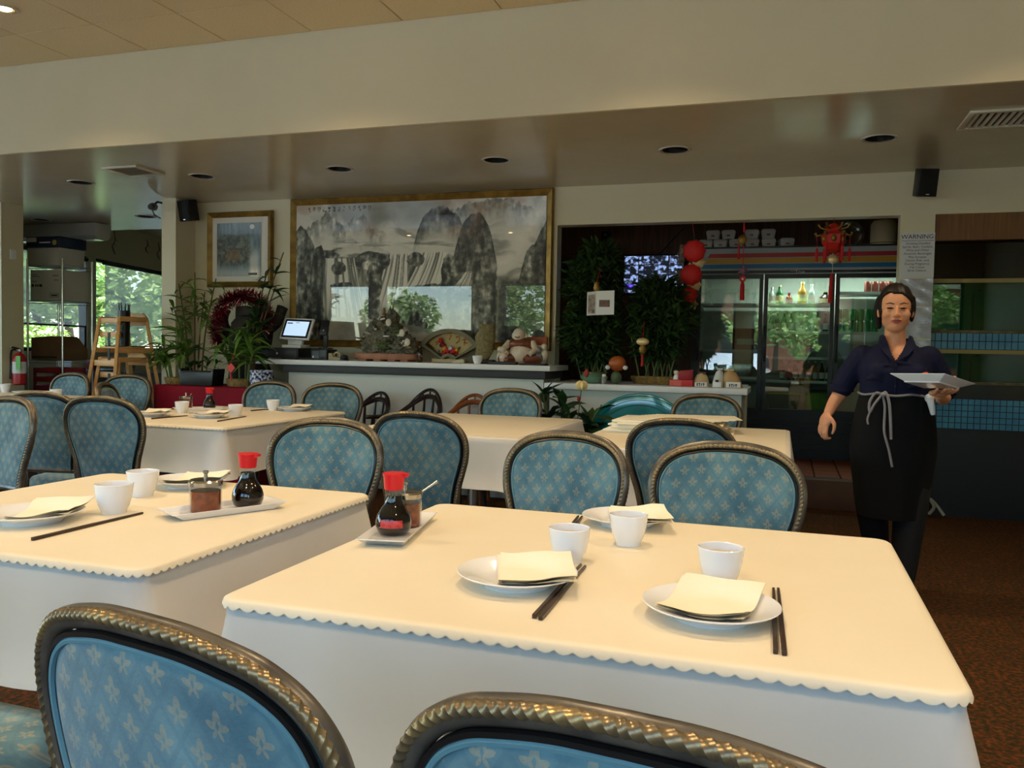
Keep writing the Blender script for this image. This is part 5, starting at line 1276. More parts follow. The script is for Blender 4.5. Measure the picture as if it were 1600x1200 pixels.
for i in range(3): bottle(.03+i*.06, YB+.1, 1.19, .19, .026, 'green', 'white', 'green bottle on the third shelf of the middle fridge door', 'bottles on the third fridge shelf')
m_can = M('green_can', (24, 128, 60), .25, metal=.5, col2=(60, 168, 96), nscale=8); m_can2 = M('dark_red_can', (104, 46, 36), .3, metal=.4)
can_me = MB().lathe([(0, 0), (.024, 0), (.031, .008), (.031, .1), (.025, .11), (.025, .113), (0, .111)], n=18, capb=False, capt=False)
can_g = can_me.mesh('can', m_can); can_r = can_me.mesh('can', m_can2)
for j in range(2):
    for i in range(6): tag(obj('drink_can', can_g, None, (.455+i*.064, YB, 1.4365+j*.1145)), ('lower' if j == 0 else 'upper') + ' green drink can stacked in the fridge behind the waitress', 'can', 'green cans in the fridge')
for i in range(4): tag(obj('drink_can', can_r, None, (.70+i*.065, YB, 1.8105)), 'dark red can on the top shelf behind the waitress', 'can', 'dark red cans in the fridge')
# glassware on the left door's top shelf, cartons, tubs
gm = MB().lathe([(.026, 0), (.003, .006), (.003, .06), (.02, .075), (.032, .11), (.03, .16)], n=16, capt=False).mesh('wine_glass', m_cglass)
for i in range(8): tag(obj('wine_glass', gm, None, (-.80+i*.067, YB, 1.7005)), 'clear stemmed glass in the row on the top left fridge shelf', 'glass', 'stemmed glasses in the fridge')
t = thing('meat_carton', 'dark red printed carton on the left fridge shelf', 'carton', (-.40, YB+.1, 1.2505)); MB().box(-.12, .12, -.1, .1, 0, .22).build('box', M('maroon_carton', (128, 58, 54), .6, col2=(100, 44, 42), nscale=20), t, bevel=.004); MB().box(-.08, .08, -.1015, -.1005, .06, .12).build('print', m_ctn, t)
t = thing('steel_tub', 'steel food tub on the low left fridge shelf', 'tub', (-.55, YB+.1, .9855)); MB().prism([(-.2, 0), (.2, 0), (.23, .14), (-.23, .14)], 'y', -.12, .12).build('tub', m_steel, t, bevel=.006); MB().box(-.235, .235, -.125, .125, .14, .15).build('lid', m_fin, t)
t = thing('food_tub', 'dark tub with a yellow lid at the bottom of the fridge', 'tub', (-.02, YB+.08, .6655)); q = MB(); q.prism([(-.13, 0), (.13, 0), (.15, .17), (-.15, .17)], 'y', -.12, .12); q.build('tub', M('olive_tub', (86, 84, 60), .5), t, bevel=.01); MB().prism([(-.17, .171), (.17, .171), (.13, .19), (-.13, .19)], 'y', -.14, .14).build('lid', M('yellow_lid', (214, 186, 30), .4), t, bevel=.003)
t = thing('vegetable_tub', 'clear tub packed with pale green vegetables in the fridge', 'tub', (.285, YB+.06, .6655)); q = MB(); q.box(-.105, .105, -.11, .11, .004, .2); q.build('vegetables', M('pale_cabbage', (176, 206, 96), .6, col2=(140, 178, 60), nscale=14, bump=.6, bscale=18), t, bevel=.03); q = MB(); q.prism([(-.11, 0), (.11, 0), (.125, .24), (-.125, .24)], 'y', -.125, .125); q.build('tub', m_cglass, t, smooth=False)
# things on top of the fridge
FT = FZ1+.0055
def takeaway(x, z, rz, label): 
    t = thing('takeaway_box', label, 'box', (x, FY+.13, z), rz, 'takeaway boxes on the fridge'); q = MB(); q.prism([(-.055, 0), (.055, 0), (.068, .075), (-.068, .075)], 'y', -.06, .06); q.build('carton', m_ctn, t, bevel=.004); MB().prism([(-.066, .0755), (.066, .0755), (.05, .088), (-.05, .088)], 'y', -.058, .058).build('flaps', m_ctn, t, bevel=.003); MB().box(-.016, .016, -.0625, -.0605, .025, .04).build('print', M('rust_ink', (150, 74, 50), .6), t)
zz = FT
for x, lv, rz, lb in [(-.80, 0, .05, 'white takeaway box at the end of the bottom row on the fridge'), (-.655, 0, -.03, 'white takeaway box second in the bottom row on the fridge'), (-.51, 0, .06, 'white takeaway box third in the bottom row on the fridge'), (-.73, 1, .0, 'upper white takeaway box over the end pair on the fridge'), (-.585, 1, .05, 'upper white takeaway box over the middle pair on the fridge'), (-.36, 0, .1, 'white takeaway box behind the gold bead ornament on the fridge'), (-.20, 0, -.06, 'white takeaway box under the tilted one on the fridge'), (-.36, 1, -.05, 'upper white takeaway box behind the hanging red cord'), (-.21, 1, .05, 'upper white takeaway box beside the red cord on the fridge'), (-.045, 0, .25, 'lone turned takeaway box on the fridge')]:
    takeaway(x, zz+lv*.0895, rz, lb)
t = thing('paper_drum', 'pale cylindrical paper drum standing on the fridge by the opening jamb', 'drum', (.82, FY+.16, FT)); MB().lathe([(0, 0), (.115, 0), (.115, .2), (.09, .235), (.0, .245)], n=28, capb=False, capt=False).build('drum', M('parchment', (206, 186, 142), .7), t); MB().lathe([(.117, .02), (.117, .03)], n=28, capb=False, capt=False).build('hoop', m_bask, t)
t = thing('steel_bowl', 'tilted steel mixing bowl on top of the fridge', 'bowl', (.53, FY+.2, FT+.012)); q = MB(); q.X = Matrix.Translation((0, 0, .115)) @ Matrix.Rotation(radians(72), 4, 'X') @ Matrix.Rotation(.3, 4, 'Y'); q.lathe([(0, -.06), (.05, -.055), (.1, -.02), (.12, .03), (.126, .032), (.116, .028), (.095, -.015), (0, -.05)], n=32, capb=False, capt=False); q.build('bowl', m_lid, t); q = MB(); q.box(-.1, .1, -.05, .06, -.0115, .0); q.build('foot_tray', m_fblk, t)

# ------------------------------------------------------------------ monitor and kitchen bits
def cctv(u, v):
    gx = np.floor(u*4); gy = np.floor(v*4); k = gx*7+gy*3
    b = fbm(u*22+k*5, v*16+k*9, 5); c = fbm(u*60+k, v*60, 15)
    L = 30+190*sstep(.42, .68, b)*(.5+c)
    col = np.stack([L*.72, L*.84, L*1.12], -1)
    edge = (np.minimum(u*4-gx, 1-(u*4-gx)) < .03) | (np.minimum(v*4-gy, 1-(v*4-gy)) < .04)
    col[edge] = 8
    pur = ((np.abs(u-.1) < .07) | (np.abs(u-.27) < .05)) & (v > .12) & (v < .24)
    col[pur] = col[pur]*np.array([.9, .6, 1.5])
    return np.clip(col, 0, 255)
def screen_mat():
    mt = print_mat('cctv_display', .2, .3); t_ = mt.node_tree; a = [n for n in t_.nodes if n.type == 'ATTRIBUTE'][0]; b = t_.nodes['Principled BSDF']
    t_.links.new(a.outputs['Color'], b.inputs['Emission Color']); b.inputs['Emission Strength'].default_value = .55; return mt
t = thing('cctv_monitor', 'wall mounted monitor showing a grid of camera pictures', 'monitor', (0, 0, 0))
MB().box(-1.80, -1.10, 9.42, 9.47, 1.86, 2.315).build('case', m_blk, t, bevel=.006); print_sheet('screen', -1.785, -1.115, 1.88, 2.30, 9.4185, 200, 130, cctv, screen_mat(), t); MB().box(-1.55, -1.35, 9.47, 9.598, 2.0, 2.2).build('wall_mount', m_blk, t)
t = thing('docket_printer', 'black docket printer with white paper hung behind the bamboo', 'printer', (-2.10, 9.40, 1.93)); MB().box(-.36, .0, -.12, .198, 0, .26).build('case', m_blk, t, bevel=.01); MB().box(-.28, -.06, -.125, -.121, .14, .24).build('paper', m_ctn, t); MB().box(.01, .08, -.1, .198, .04, .22).build('side_paper', m_ctn, t)
t = thing('kitchen_shelf', 'dark shelf with stacked trays on the panelled kitchen wall', 'shelf', (-1.45, 9.45, 0)); MB().box(-.5, .55, -.15, .148, 1.48, 1.51).build('board', m_blk, t)
MB().box(-.5, -.46, -.14, .148, 1.3, 1.48).build('bracket', m_blk, t); MB().box(.5, .54, -.14, .148, 1.3, 1.48).build('bracket', m_blk, t)
tag(MB().prism([(-.16, 0), (.16, 0), (.19, .12), (-.19, .12)], 'y', -.1, .1).build('kraft_tray', m_kraft, loc=(-1.10, 9.45, 1.5105), bevel=.01), 'brown card tray on the dark kitchen shelf', 'tray')
tag(MB().prism([(-.2, 0), (.2, 0), (.17, .1), (-.17, .1)], 'y', -.1, .1).build('black_basin', m_blk, loc=(-1.55, 9.45, 1.5105), bevel=.01), 'black basin upside down on the dark kitchen shelf', 'basin')
t = thing('kitchen_speaker', 'tiny black speaker high on the kitchen panelling', 'speaker', (-2.01, 9.52, 2.50)); MB().box(-.05, .05, -.07, .078, -.09, .09).build('cabinet', m_spk, t, bevel=.008); MB().cyl((0, -.074, -.02), (0, -.0702, -.02), .035, n=18).build('cone', m_grille, t); MB().cyl((0, -.074, .05), (0, -.0702, .05), .016, n=14).build('tweeter', m_steel, t)
MB().tube([(-1.44, 9.585, 2.30), (-1.30, 9.59, 2.46), (-1.15, 9.59, 2.62)], .006, 6).build('monitor_cable', m_blk, bpy.data.objects['cctv_monitor'])

# ------------------------------------------------------------------ trellised bamboo on the low counter, pots, parcels
def trellis(name, label, x, y, w, tiers, seed, n, side):
    r = random.Random(seed); t = thing(name, label, 'plant', (x, y, LT))
    q = MB()
    for z0, z1, ww in tiers:
        for i in range(int(n*(z1-z0)*ww/.2)):
            zz_ = r.uniform(z0, z1); f = sin(pi*min(1, max(0, (zz_-z0)/(z1-z0)*.8+.1))); rad = ww*f*sqrt(r.random()); a = r.uniform(0, 2*pi)
            p = Vector((rad*cos(a), min(.3, max(-.22, rad*.7*sin(a))), zz_)); az = a + r.uniform(-.7, .7); el = r.uniform(-.6, 1.0); L = r.uniform(.07, .14); wd = L*.1
            q.X = Matrix.Translation(p) @ Matrix.Rotation(az, 4, 'Z') @ Matrix.Rotation(-el, 4, 'Y') @ Matrix.Rotation(r.uniform(-1, 1), 4, 'X')
            if any(side*(x + (q.X @ Vector(e)).x + 1.262) < .001 for e in ((0, 0, 0), (L*.5, -wd, 0), (L*.5, wd, 0), (L, 0, -.02))): continue     # the two plants meet but do not grow through each other
            q.add([(0, 0, 0), (L*.4, -wd, .004), (L*.75, -wd*.7, -.006), (L, 0, -.02), (L*.75, wd*.7, -.006), (L*.4, wd, .004)], [(0, 1, 5), (1, 2, 4, 5), (2, 3, 4)])
    o = q.build('foliage', m_leafC, t, fixn=False, smooth=False); o['kind'] = 'stuff'
    for i in range(9):
        a = -w*.36 + w*.72*i/8; s_ = .08*(1 if i % 2 else -1)
        MB().tube([(a, -.02+.01*(i % 3), .02), (a+s_, -.02+.01*(i % 3), tiers[0][0]+.18)], .006, 6).build('cane', m_stem, t)
    for k in range(3):
        pts = smoothpts([((k-1)*.07, .04, .03), ((k-1)*.09, .05, tiers[-1][1]*.4), ((k-1)*.05, .03, tiers[-1][1]*.72)], 5); MB().tube(pts, .008, 6).build('stem', m_stem, t)
    return t
trellis('trellised_bamboo', 'tall dense bamboo in two tiers holding a pinned photo card', -1.52, 6.84, .3, [(.15, .66, .26), (.5, 1.12, .23)], 5, 2500, -1)
trellis('trellised_bamboo', 'shorter rounded bamboo on a crossed cane trellis beside the fridge', -1.0, 6.80, .36, [(.2, .83, .245)], 6, 2900, 1)
basket(0, -.04, .002, .2, .085, .07, bpy.data.objects['trellised_bamboo.001'])
t = thing('green_pot', 'glazed green bowl pot under the tall bamboo', 'pot', (-1.47, 6.60, LT)); MB().lathe([(0, 0), (.06, 0), (.1, .03), (.112, .055), (.095, .08), (.1, .088), (.085, .085), (0, .07)], n=32, capb=False, capt=False).build('bowl', M('celadon_glaze', (86, 128, 104), .15, coat=.6), t); MB().lathe([(.098, .083), (.104, .083), (.104, .089), (.098, .089)], n=32, capb=False, capt=False).build('gilt_rim', m_gold, t)
t = thing('spice_bottle', 'small white capped bottle beside the straw basket', 'bottle', (-1.36, 6.46, LT)); MB().lathe([(0, 0), (.019, 0), (.02, .05), (.014, .06), (0, .06)], n=16, capb=False, capt=False).build('bottle', m_cer3, t); MB().lathe([(.015, .06), (.015, .078), (0, .078)], n=14, capt=False).build('cap', m_wpl, t)
m_orp = M('amber_ornament', (176, 88, 28), .4, col2=(140, 60, 20), nscale=8)
t = thing('gourd_ornament', 'orange and green gourd shaped ornament between the two bamboos', 'ornament', (-1.275, 6.52, LT+.002)); MB().ell((.0, .03, .16), (.07, .04, .06), 18, 12).build('upper_gourd', m_orp, t); MB().ell((0, 0, .05), (.045, .04, .05), 16, 10).build('lower_gourd', M('gourd_green', (92, 110, 78), .4, col2=(60, 80, 50), nscale=12), t)
for sx in (-1, 1): MB().ell((sx*.07, 0, .13), (.02, .015, .018), 10, 8).build('blossom', fl[2], t)
t = thing('red_gift_box', 'red gift box with a small doll on the low counter', 'box', (-.765, 6.55, LT)); MB().box(-.085, .085, -.05, .05, 0, .05).build('carton', M('gift_red', (190, 40, 44), .45), t, bevel=.003); MB().box(-.09, -.0, -.052, -.0505, .004, .046).build('side_panel', M('gift_pink', (206, 92, 84), .5), t); MB().prism([(-.03, .0505), (.08, .0505), (.085, .13), (-.02, .12)], 'y', -.03, .03).build('red_pouch', M('pouch_red', (150, 22, 34), .5), t, bevel=.006); MB().ell((-.045, 0, .108), (.022, .02, .026), 14, 10).build('doll_head', m_cer, t); MB().ell((-.045, .004, .118), (.024, .022, .024), 14, 10).build('doll_hair', m_black, t); MB().lathe([(.026, .0505), (.018, .085), (0, .09)], (-.045, 0, 0), 14, capt=False).build('doll_body', m_wpl, t)
def parcel(x, w, h, col, top, label, prints, lean=0.0):
    t = thing('snack_packet', label, 'packet', (x, 6.56, LT)); mm = M('packet_%d%d%d' % col, col, .4, bump=.2, bscale=30)
    q = MB(); q.grid(lambda u, v: ((w*(.5*(1-.55*v**2.2))*cos(2*pi*u)*(1 if v < 1 else .0)+lean*v, .045*(1-.6*v)*sin(2*pi*u), h*v), )[0], 24, 9, closeu=True); q.lathe([(0, 0), (.001, 0)], n=6); q.build('packet', mm, t); MB().box(-w*.25+lean, w*.25+lean, -.004, .004, h*.97, h*1.08).build('crimped_top', M('crimp_%d%d%d' % top, top, .5), t)
    for (a, b, c, d) in prints: MB().box(a, b, -.05, -.0475, c, d).build('print', m_ink, t, smooth=False)
    MB().box(-w*.38, w*.38, -.0475, -.044, h*.02, h*.34).build('white_panel', m_wpl, t, bevel=.004)
    return t
pr = [(-.03, -.022, .008, .03), (-.017, -.004, .024, .03), (-.012, -.006, .006, .03), (.002, .008, .008, .028), (.012, .03, .02, .026), (.018, .023, .006, .03)]
parcel(-.62, .12, .105, (196, 166, 122), (84, 48, 34), 'round cream and brown snack packet beside the red gift box', pr)
parcel(-.50, .085, .135, (206, 206, 204), (190, 190, 190), 'white snack packet with one small black mark', [(-.012, .012, .04, .058)], .015)
parcel(-.38, .14, .13, (186, 146, 96), (200, 170, 120), 'brown snack packet with bold black characters at the counter end', pr, -.035)
t = thing('photo_card', 'white folded photo card pinned to the tall bamboo under a gold charm', 'card', (-1.415, 6.52, 1.60))
q = MB(); q.add([(-.105, -.02, -.10), (-.035, 0, -.095), (.11, 0, -.09), (.11, 0, .10), (-.035, 0, .095), (-.105, -.02, .085)], [(0, 1, 4, 5), (1, 2, 3, 4)]); q.build('paper', m_wpl, t, smooth=False)
MB().add([(-.095, -.0185, -.085), (-.043, -.004, -.08), (-.043, -.004, .07), (-.095, -.0185, .06)], [(0, 1, 2, 3)]).build('photo', M('photo_dark', (84, 60, 58), .4, col2=(196, 186, 176), nscale=40), t); MB().box(-.01, .075, -.003, -.001, -.03, .025).build('photo', M('photo_warm', (140, 92, 70), .4, col2=(60, 46, 44), nscale=50), t)
MB().lathe([(0, -.03), (.02, -.035), (.028, -.01), (.02, .015), (.026, .03), (.0, .035)], (-.03, -.015, .13), 16, capb=False, capt=False).build('gold_charm', m_gold, t); MB().tube([(-.03, -.01, .165), (-.03, .1, .28)], .002, 5).build('string', m_red, t)
t = thing('gold_pendant', 'gold and red good luck pendant hanging in the rounded bamboo', 'ornament', (-1.07, 6.50, 1.24)); MB().ell((0, 0, .06), (.05, .015, .03), 16, 8).build('ingot', M('pale_gold', (214, 190, 140), .3, metal=.4), t); MB().ell((0, 0, 0), (.028, .015, .04), 14, 10).build('charm', m_gold, t); MB().tube([(0, 0, -.04), (.0, 0, -.13)], [.006, .01], 8).build('tassel', MATS['tassel_red'], t); MB().tube([(0, 0, .088), (0, .06, .22)], .002, 5).build('string', m_red, t)

# peony plant in a floor pot before the counters
t = rosette_plant('peony_plant', 'leafy peony with one cream flower before the counter step', (-1.64, 6.19, .262), [(-.05, 0, .42, -.06, -.03), (.03, 0, .50, .06, -.05), (.1, 0, .4, .18, -.06), (.0, .05, .62, .0, 0), (-.08, 0, .66, -.06, 0), (.12, 0, .56, .22, -.08)], LP, 51, (.13, .22), m_stem, 14)
q = MB(); q.ell((.19, -.10, .70), (.042, .042, .034), 16, 10, fn=lambda d: 1+.16*cos(6*atan2(d[1], d[0]))); q.build('flower', M('cream_petal', (236, 214, 150), .5), t); MB().tube([(.15, -.06, .4), (.19, -.10, .68)], .004, 6).build('flower_stalk', m_stem, t); MB().ell((.17, -.1, .60), (.014, .014, .022), 10, 8).build('bud', M('bud_red', (150, 44, 40), .5), t); MB().ell((.22, -.08, .79), (.02, .02, .03), 10, 8).build('bud', MATS['bud_red'], t)
t = thing('floor_planter', 'dark round planter on the floor under the peony', 'planter', (-1.64, 6.19, 0)); MB().lathe([(0, 0), (.11, 0), (.15, .24), (.165, .26), (.15, .265), (.135, .24), (0, .235)], n=28, capb=False, capt=False).build('pot', M('pot_umber', (70, 52, 42), .5), t)
# big teal glass platter leaning on the low counter
mteal = M('teal_glass', (10, 112, 124), .06, col2=(28, 150, 160), nscale=5, coat=.8)
t = thing('glass_platter', 'large round teal glass platter leaning against the low counter', 'platter', (-1.05, 6.28, .462)); Rm = Matrix.Rotation(radians(74), 4, 'X')
q = MB(); q.X = Rm; q.lathe([(0, 0), (.2, .002), (.38, .012), (.445, .03), (.45, .034), (.443, .038), (.38, .022), (.2, .012), (0, .01)], n=64, capb=False, capt=False); q.build('glass', mteal, t)
for r_ in (.43, .40, .36): q = MB(); q.X = Rm; z_ = .036 if r_ > .41 else .028 if r_ > .38 else .0215; q.tube([(r_*cos(a*pi/32), r_*sin(a*pi/32), z_) for a in range(64)], .0022, 5, closed=True); q.build('ring', m_black, t)

# ------------------------------------------------------------------ hanging ornaments in the opening
HZ = 2.2945
mrp = M('fan_red', (204, 30, 30), .6); mcr = M('fan_cream', (206, 178, 128), .6)
t = thing('lucky_fans', 'string of three red paper half fans with cream lions hanging in the opening', 'ornament', (-.775, 7.06, HZ))
for k, (dx, z) in enumerate(((.02, -.235), (.0, -.43), (-.02, -.60))):
    s_ = [1.0, .95, .8][k]; q = MB(); q.ell((dx, 0, z), (.092*s_, .05, .092*s_), 26, 14, fn=lambda d: 1+.05*cos(9*atan2(d[2], d[0]))); q.build('red_fan', mrp, t)
    q = MB(); q.ell((dx+.02, .02, z-.085*s_), (.07*s_, .02, .05), 16, 10, fn=lambda d: 1+.2*cos(7*atan2(d[2], d[0]))); q.build('cream_lion', mcr, t); q = MB(); q.ell((dx-.1*s_, .01, z-.02), (.035, .015, .075), 12, 8, fn=lambda d: 1+.25*cos(6*atan2(d[2], d[0]))); q.build('side_tassel', M('tassel_mix', (120, 96, 84), .6, col2=(40, 60, 50), nscale=60), t)
    MB().tube([(dx, 0, z+.09), (dx*.5, 0, z+.16)], .006, 6).build('link', m_black, t)
MB().tube([(0, 0, 0), (.02, 0, -.15)], .002, 5).build('string', m_red, t)
t = thing('knot_pendant', 'red tassel pendant with gold bead on a long cord over the left fridge door', 'ornament', (-.362, 7.03, HZ))
MB().tube([(0, 0, 0), (0, 0, -.40)], .0025, 6).build('cord', m_red, t); MB().tube([(0, 0, -.02), (.002, 0, -.09)], [.004, .009], 8).build('upper_tassel', MATS['tassel_red'], t); MB().ell((-.01, 0, -.155), (.035, .02, .04), 16, 10).build('gold_bead', m_gold, t); MB().tube([(-.035, 0, -.19), (-.037, 0, -.31)], [.006, .01], 8).build('side_tassel', MATS['tassel_red'], t)
q = MB(); q.ell((0, 0, -.405), (.038, .015, .03), 16, 8, fn=lambda d: 1+.35*cos(5*atan2(d[2], d[0]))); q.build('bow', M('mauve_bow', (130, 92, 110), .6), t); MB().tube([(.018*cos(a*pi/8), 0, -.47+.018*sin(a*pi/8)) for a in range(16)], .008, 6, closed=True).build('knot_ring', mrp, t); MB().ell((0, 0, -.47), (.01, .008, .01), 10, 8).build('jade_bead', m_shell, t); MB().tube([(0, 0, -.49), (0, 0, -.52), (0, 0, -.64)], [.008, .017, .019], 10).build('tassel', MATS['tassel_red'], t)
t = thing('paper_lantern', 'ornate red and gold palace lantern with tassels hanging over the middle fridge door', 'lantern', (.315, 7.03, HZ))
mlr = M('lantern_red', (190, 36, 26), .5); MB().tube([(0, 0, 0), (0, 0, -.05)], .002, 5).build('cord', m_red, t)
MB().lathe([(0, -.04), (.03, -.05), (.06, -.085), (.05, -.10), (.0, -.10)], n=6, capb=False, capt=False).build('roof', mlr, t, smooth=False); MB().lathe([(.055, -.10), (.095, -.135), (.085, -.20), (.06, -.235), (.0, -.235)], n=6, capt=False, capb=False).build('body', mlr, t, smooth=False); MB().lathe([(.07, -.235), (.075, -.25), (.05, -.27), (0, -.27)], n=6, capt=False, capb=True).build('base', mlr, t, smooth=False)
for k in range(6):
    a = k*pi/3; c_, s_ = cos(a), sin(a); MB().tube([(.05*c_, .05*s_, -.09), (.1*c_, .1*s_, -.075), (.115*c_, .115*s_, -.05)], [.008, .007, .01], 6).build('gilt_curl', m_gold, t); MB().tube([(.09*c_, .09*s_, -.13), (.125*c_, .125*s_, -.14), (.135*c_, .135*s_, -.115)], [.009, .008, .011], 6).build('gilt_curl', m_gold, t)
    MB().tube([(.12*c_, .12*s_, -.14), (.12*c_, .12*s_, -.23)], .0015, 5).build('thread', m_red, t); MB().tube([(.12*c_, .12*s_, -.23), (.12*c_, .12*s_, -.25), (.12*c_, .12*s_, -.34)], [.005, .010, .011], 8).build('tassel', MATS['tassel_red'], t)
for k in range(6): a = k*pi/3+pi/6; MB().ell((.078*cos(a), .078*sin(a), -.165), (.02, .02, .028), 10, 8).build('gilt_panel', m_gold, t)
MB().ell((0, 0, -.32), (.035, .014, .04), 16, 10, fn=lambda d: 1+.12*cos(8*atan2(d[2], d[0]))).build('medallion', M('pale_gold', (214, 190, 140), .3), t); MB().tube([(0, 0, -.27), (0, 0, -.43)], .002, 5).build('lower_cord', m_wpl, t); MB().tube([(0, 0, -.43), (-.005, 0, -.46), (-.01, 0, -.66)], [.006, .013, .016], 10).build('long_tassel', MATS['tassel_red'], t)

# ------------------------------------------------------------------ warning sign and laminated sheets on the pier
m_sheet = M('sign_paper', (206, 206, 210), .35); m_lam = M('laminated_sheet', (176, 176, 184), .16, col2=(150, 150, 160), nscale=12, bump=.5, bscale=14, coat=.8)
t = thing('warning_sign', 'white paper WARNING notice taped to the pier', 'sign', (.911, 6.996, 0))
MB().box(-.116, .116, -.003, .0, 1.82, 2.158).build('sheet', m_sheet, t, smooth=False)
text_part('heading', 'WARNING:', .046, m_ink, t, (0, -.0035, 2.128), (pi/2, 0, 0)); MB().box(-.11, .11, -.0042, -.0032, 2.098, 2.1005).build('rule', m_ink, t)
for i, ln in enumerate(['Drinking Distilled', 'Spirits, Beer, Coolers,', 'Wine and Other', 'Alcoholic Beverages', 'May Increase', 'Cancer Risk, and,', 'During Pregnancy,', 'Can Cause', 'Birth Defects']): text_part('text_line', ln, .0235, m_ink, t, (0, -.0035, 2.078-.0255*i), (pi/2, 0, 0))
for z0, z1, lb in ((1.605, 1.812, 'glossy laminated sheet directly under the WARNING notice'), (1.36, 1.595, 'second glossy laminated sheet below the WARNING notice'), (1.1, 1.35, 'lowest glossy laminated sheet on the pier behind the waitress')):
    t = thing('laminated_sheet', lb, 'notice', (.911, 6.996, 0)); q = MB(); q.grid(lambda u, v: (-.114+.228*u, -.005-.004*sin(u*9+v*5)*sin(v*8), z0+(z1-z0)*v), 16, 16); q.build('sheet', m_lam, t, fixn=False, ang=80)
    for i in range(3): MB().box(.02, .075, -.0115, -.0105, (z0+z1)/2-.03+.02*i, (z0+z1)/2-.0285+.02*i).build('text_line', m_ink, t)

# ------------------------------------------------------------------ fish tanks in the tiled surround
TX0, TX1, TY = 1.025, RX, 7.12
m_tl = M('blue_mosaic', (74, 138, 168), .22, col2=(54, 112, 146), nscale=6); m_tgr = M('mosaic_grout', (22, 46, 62), .8)
struct(MB().box(TX0, TX1, 7.02, 7.06, 2.10, 2.296).build('trim_2', m_panel, smooth=False))
def mosaic(name, z0, z1):
    g_ = MB().box(TX0-.06 if z0 < 1 else TX0, TX1, TY-.012, TY+.08, z0, z1).build(name, m_tgr, smooth=False); struct(g_)
    q = MB(); s_ = .043; nz = max(1, int((z1-z0)/s_)); x = TX0-.055 if z0 < 1 else TX0+.003
    xs = []
    while x+s_ < TX1: xs.append(x); x += s_
    for k in range(nz):
        zc = z0 + (z1-z0)*(k+.5)/nz; h_ = (z1-z0)/nz/2-.0028
        for x in xs: q.box(x+.0028, x+s_-.0028, TY-.016, TY-.011, zc-h_, zc+h_)
    o = q.build('mosaic_tiles', m_tl, g_, smooth=False); o['kind'] = 'stuff'
mosaic('trim_3', 1.285, 1.41); mosaic('trim_4', .68, .91)
struct(MB().box(TX0, TX1, TY+.02, TY+.10, 0, .68).build('wall_tank_base', m_fblk, smooth=False))
def tank(z0, z1, label, col, col2, fr_):
    t = thing('fish_tank', label, 'fish tank', ((TX0+TX1)/2, TY, z0)); w = (TX1-TX0)/2-.002; h = z1-z0
    MB().box(-w, w, .35, .40, 0, h).build('back_panel', M('tank_back_%d' % int(z0*100), col, .5, col2=col2, nscale=3), t, smooth=False); MB().box(-w, w, .0, .40, 0, .02).build('tank_floor', M('tank_bed', (120, 104, 70), .8, col2=(84, 76, 50), nscale=20), t, smooth=False)
    MB().box(-w, w, .0, .006, .02, h-.03).build('pane', thin_glass('tank_pane_%d' % int(z0*100), (170, 206, 190), 1.5), t, smooth=False); MB().box(-w, w, -.012, .012, h-.03, h).build('top_rail', fr_, t)
    for k in range(3): MB().tube([(-w+.35+.5*k, .3, .02), (-w+.35+.5*k, .3, h*.8), (-w+.41+.5*k, .3, h*.85)], .008, 6).build('air_pipe', thin_glass('air_pipe_glass', (200, 220, 214)), t)
    return t
m_rail = M('yellowed_rail', (150, 132, 80), .5)
tank(1.411, 1.82, 'upper murky green fish tank in the tiled wall', (66, 132, 104), (128, 140, 70), m_rail)
tank(1.02, 1.284, 'lower shallow fish tank between the mosaic bands', (78, 132, 122), (130, 138, 84), m_rail)
struct(MB().box(TX0, TX1, TY-.005, TY+.45, .912, 1.019).build('trim_5', M('tank_plinth', (48, 40, 28), .5, col2=(30, 32, 26), nscale=5), smooth=False))
t = thing('tank_hood', 'dark glass hood above the upper fish tank', 'tank hood', ((TX0+TX1)/2, TY, 1.822)); w = (TX1-TX0)/2-.002
MB().box(-w, w, .3, .36, 0, .277).build('back', m_black, t, smooth=False); MB().box(-w, w, .0, .006, 0, .277).build('pane', thin_glass('hood_pane', (120, 130, 128), 1.5), t, smooth=False); MB().tube(smoothpts([(-w+.15, .2, .02), (-w+.3, .18, .1), (-w+.42, .2, .11)], 5), .014, 8).build('hose', M('grey_hose', (96, 98, 98), .5), t); MB().box(-w+.45, -w+.6, .15, .16, .03, .2).build('pump_label', m_sheet, t)
tag(MB().tube(smoothpts([(0, 0, .03), (.03, -.02, .09), (.0, -.03, .15), (.05, 0, .1), (.1, -.02, .03)], 5), .012, 7).build('water_hose', M('clear_hose', (150, 150, 140), .4), loc=(1.06, 7.0, 0)), 'loop of pale water hose on the floor by the tanks', 'hose')
# paper place mats stacked on the table
t0_ = None
rr = random.Random(12)
for k in range(7):
    o = MB().box(-.36+.01*k, .36-.015*k, -.22, .22, 0, .0098).build('place_mats', m_nap, loc=(-.64+rr.uniform(-.02, .02), 5.02+rr.uniform(-.02, .02), SZ+.0005+.0105*k), rotz=rr.uniform(-.07, .07), bevel=.002)
    tag(o, ['lowest', 'second lowest', 'third lowest', 'middle', 'third highest', 'second highest', 'topmost'][k] + ' ream of paper place mats stacked on the table', 'paper', 'stacked place mats')
q = MB()
for k in range(6): q.X = Matrix.Translation((-.05+.03*k, .02*k, .001+.0022*k)) @ Matrix.Rotation(.06*k-.1, 4, 'Z'); q.box(-.24, .24, -.16, .16, 0, .0016)
tag(q.build('loose_sheets', m_nap, loc=(-.60, 5.02, SZ+.0005+.0735)), 'fanned loose sheets lying on top of the place mat stack', 'paper')

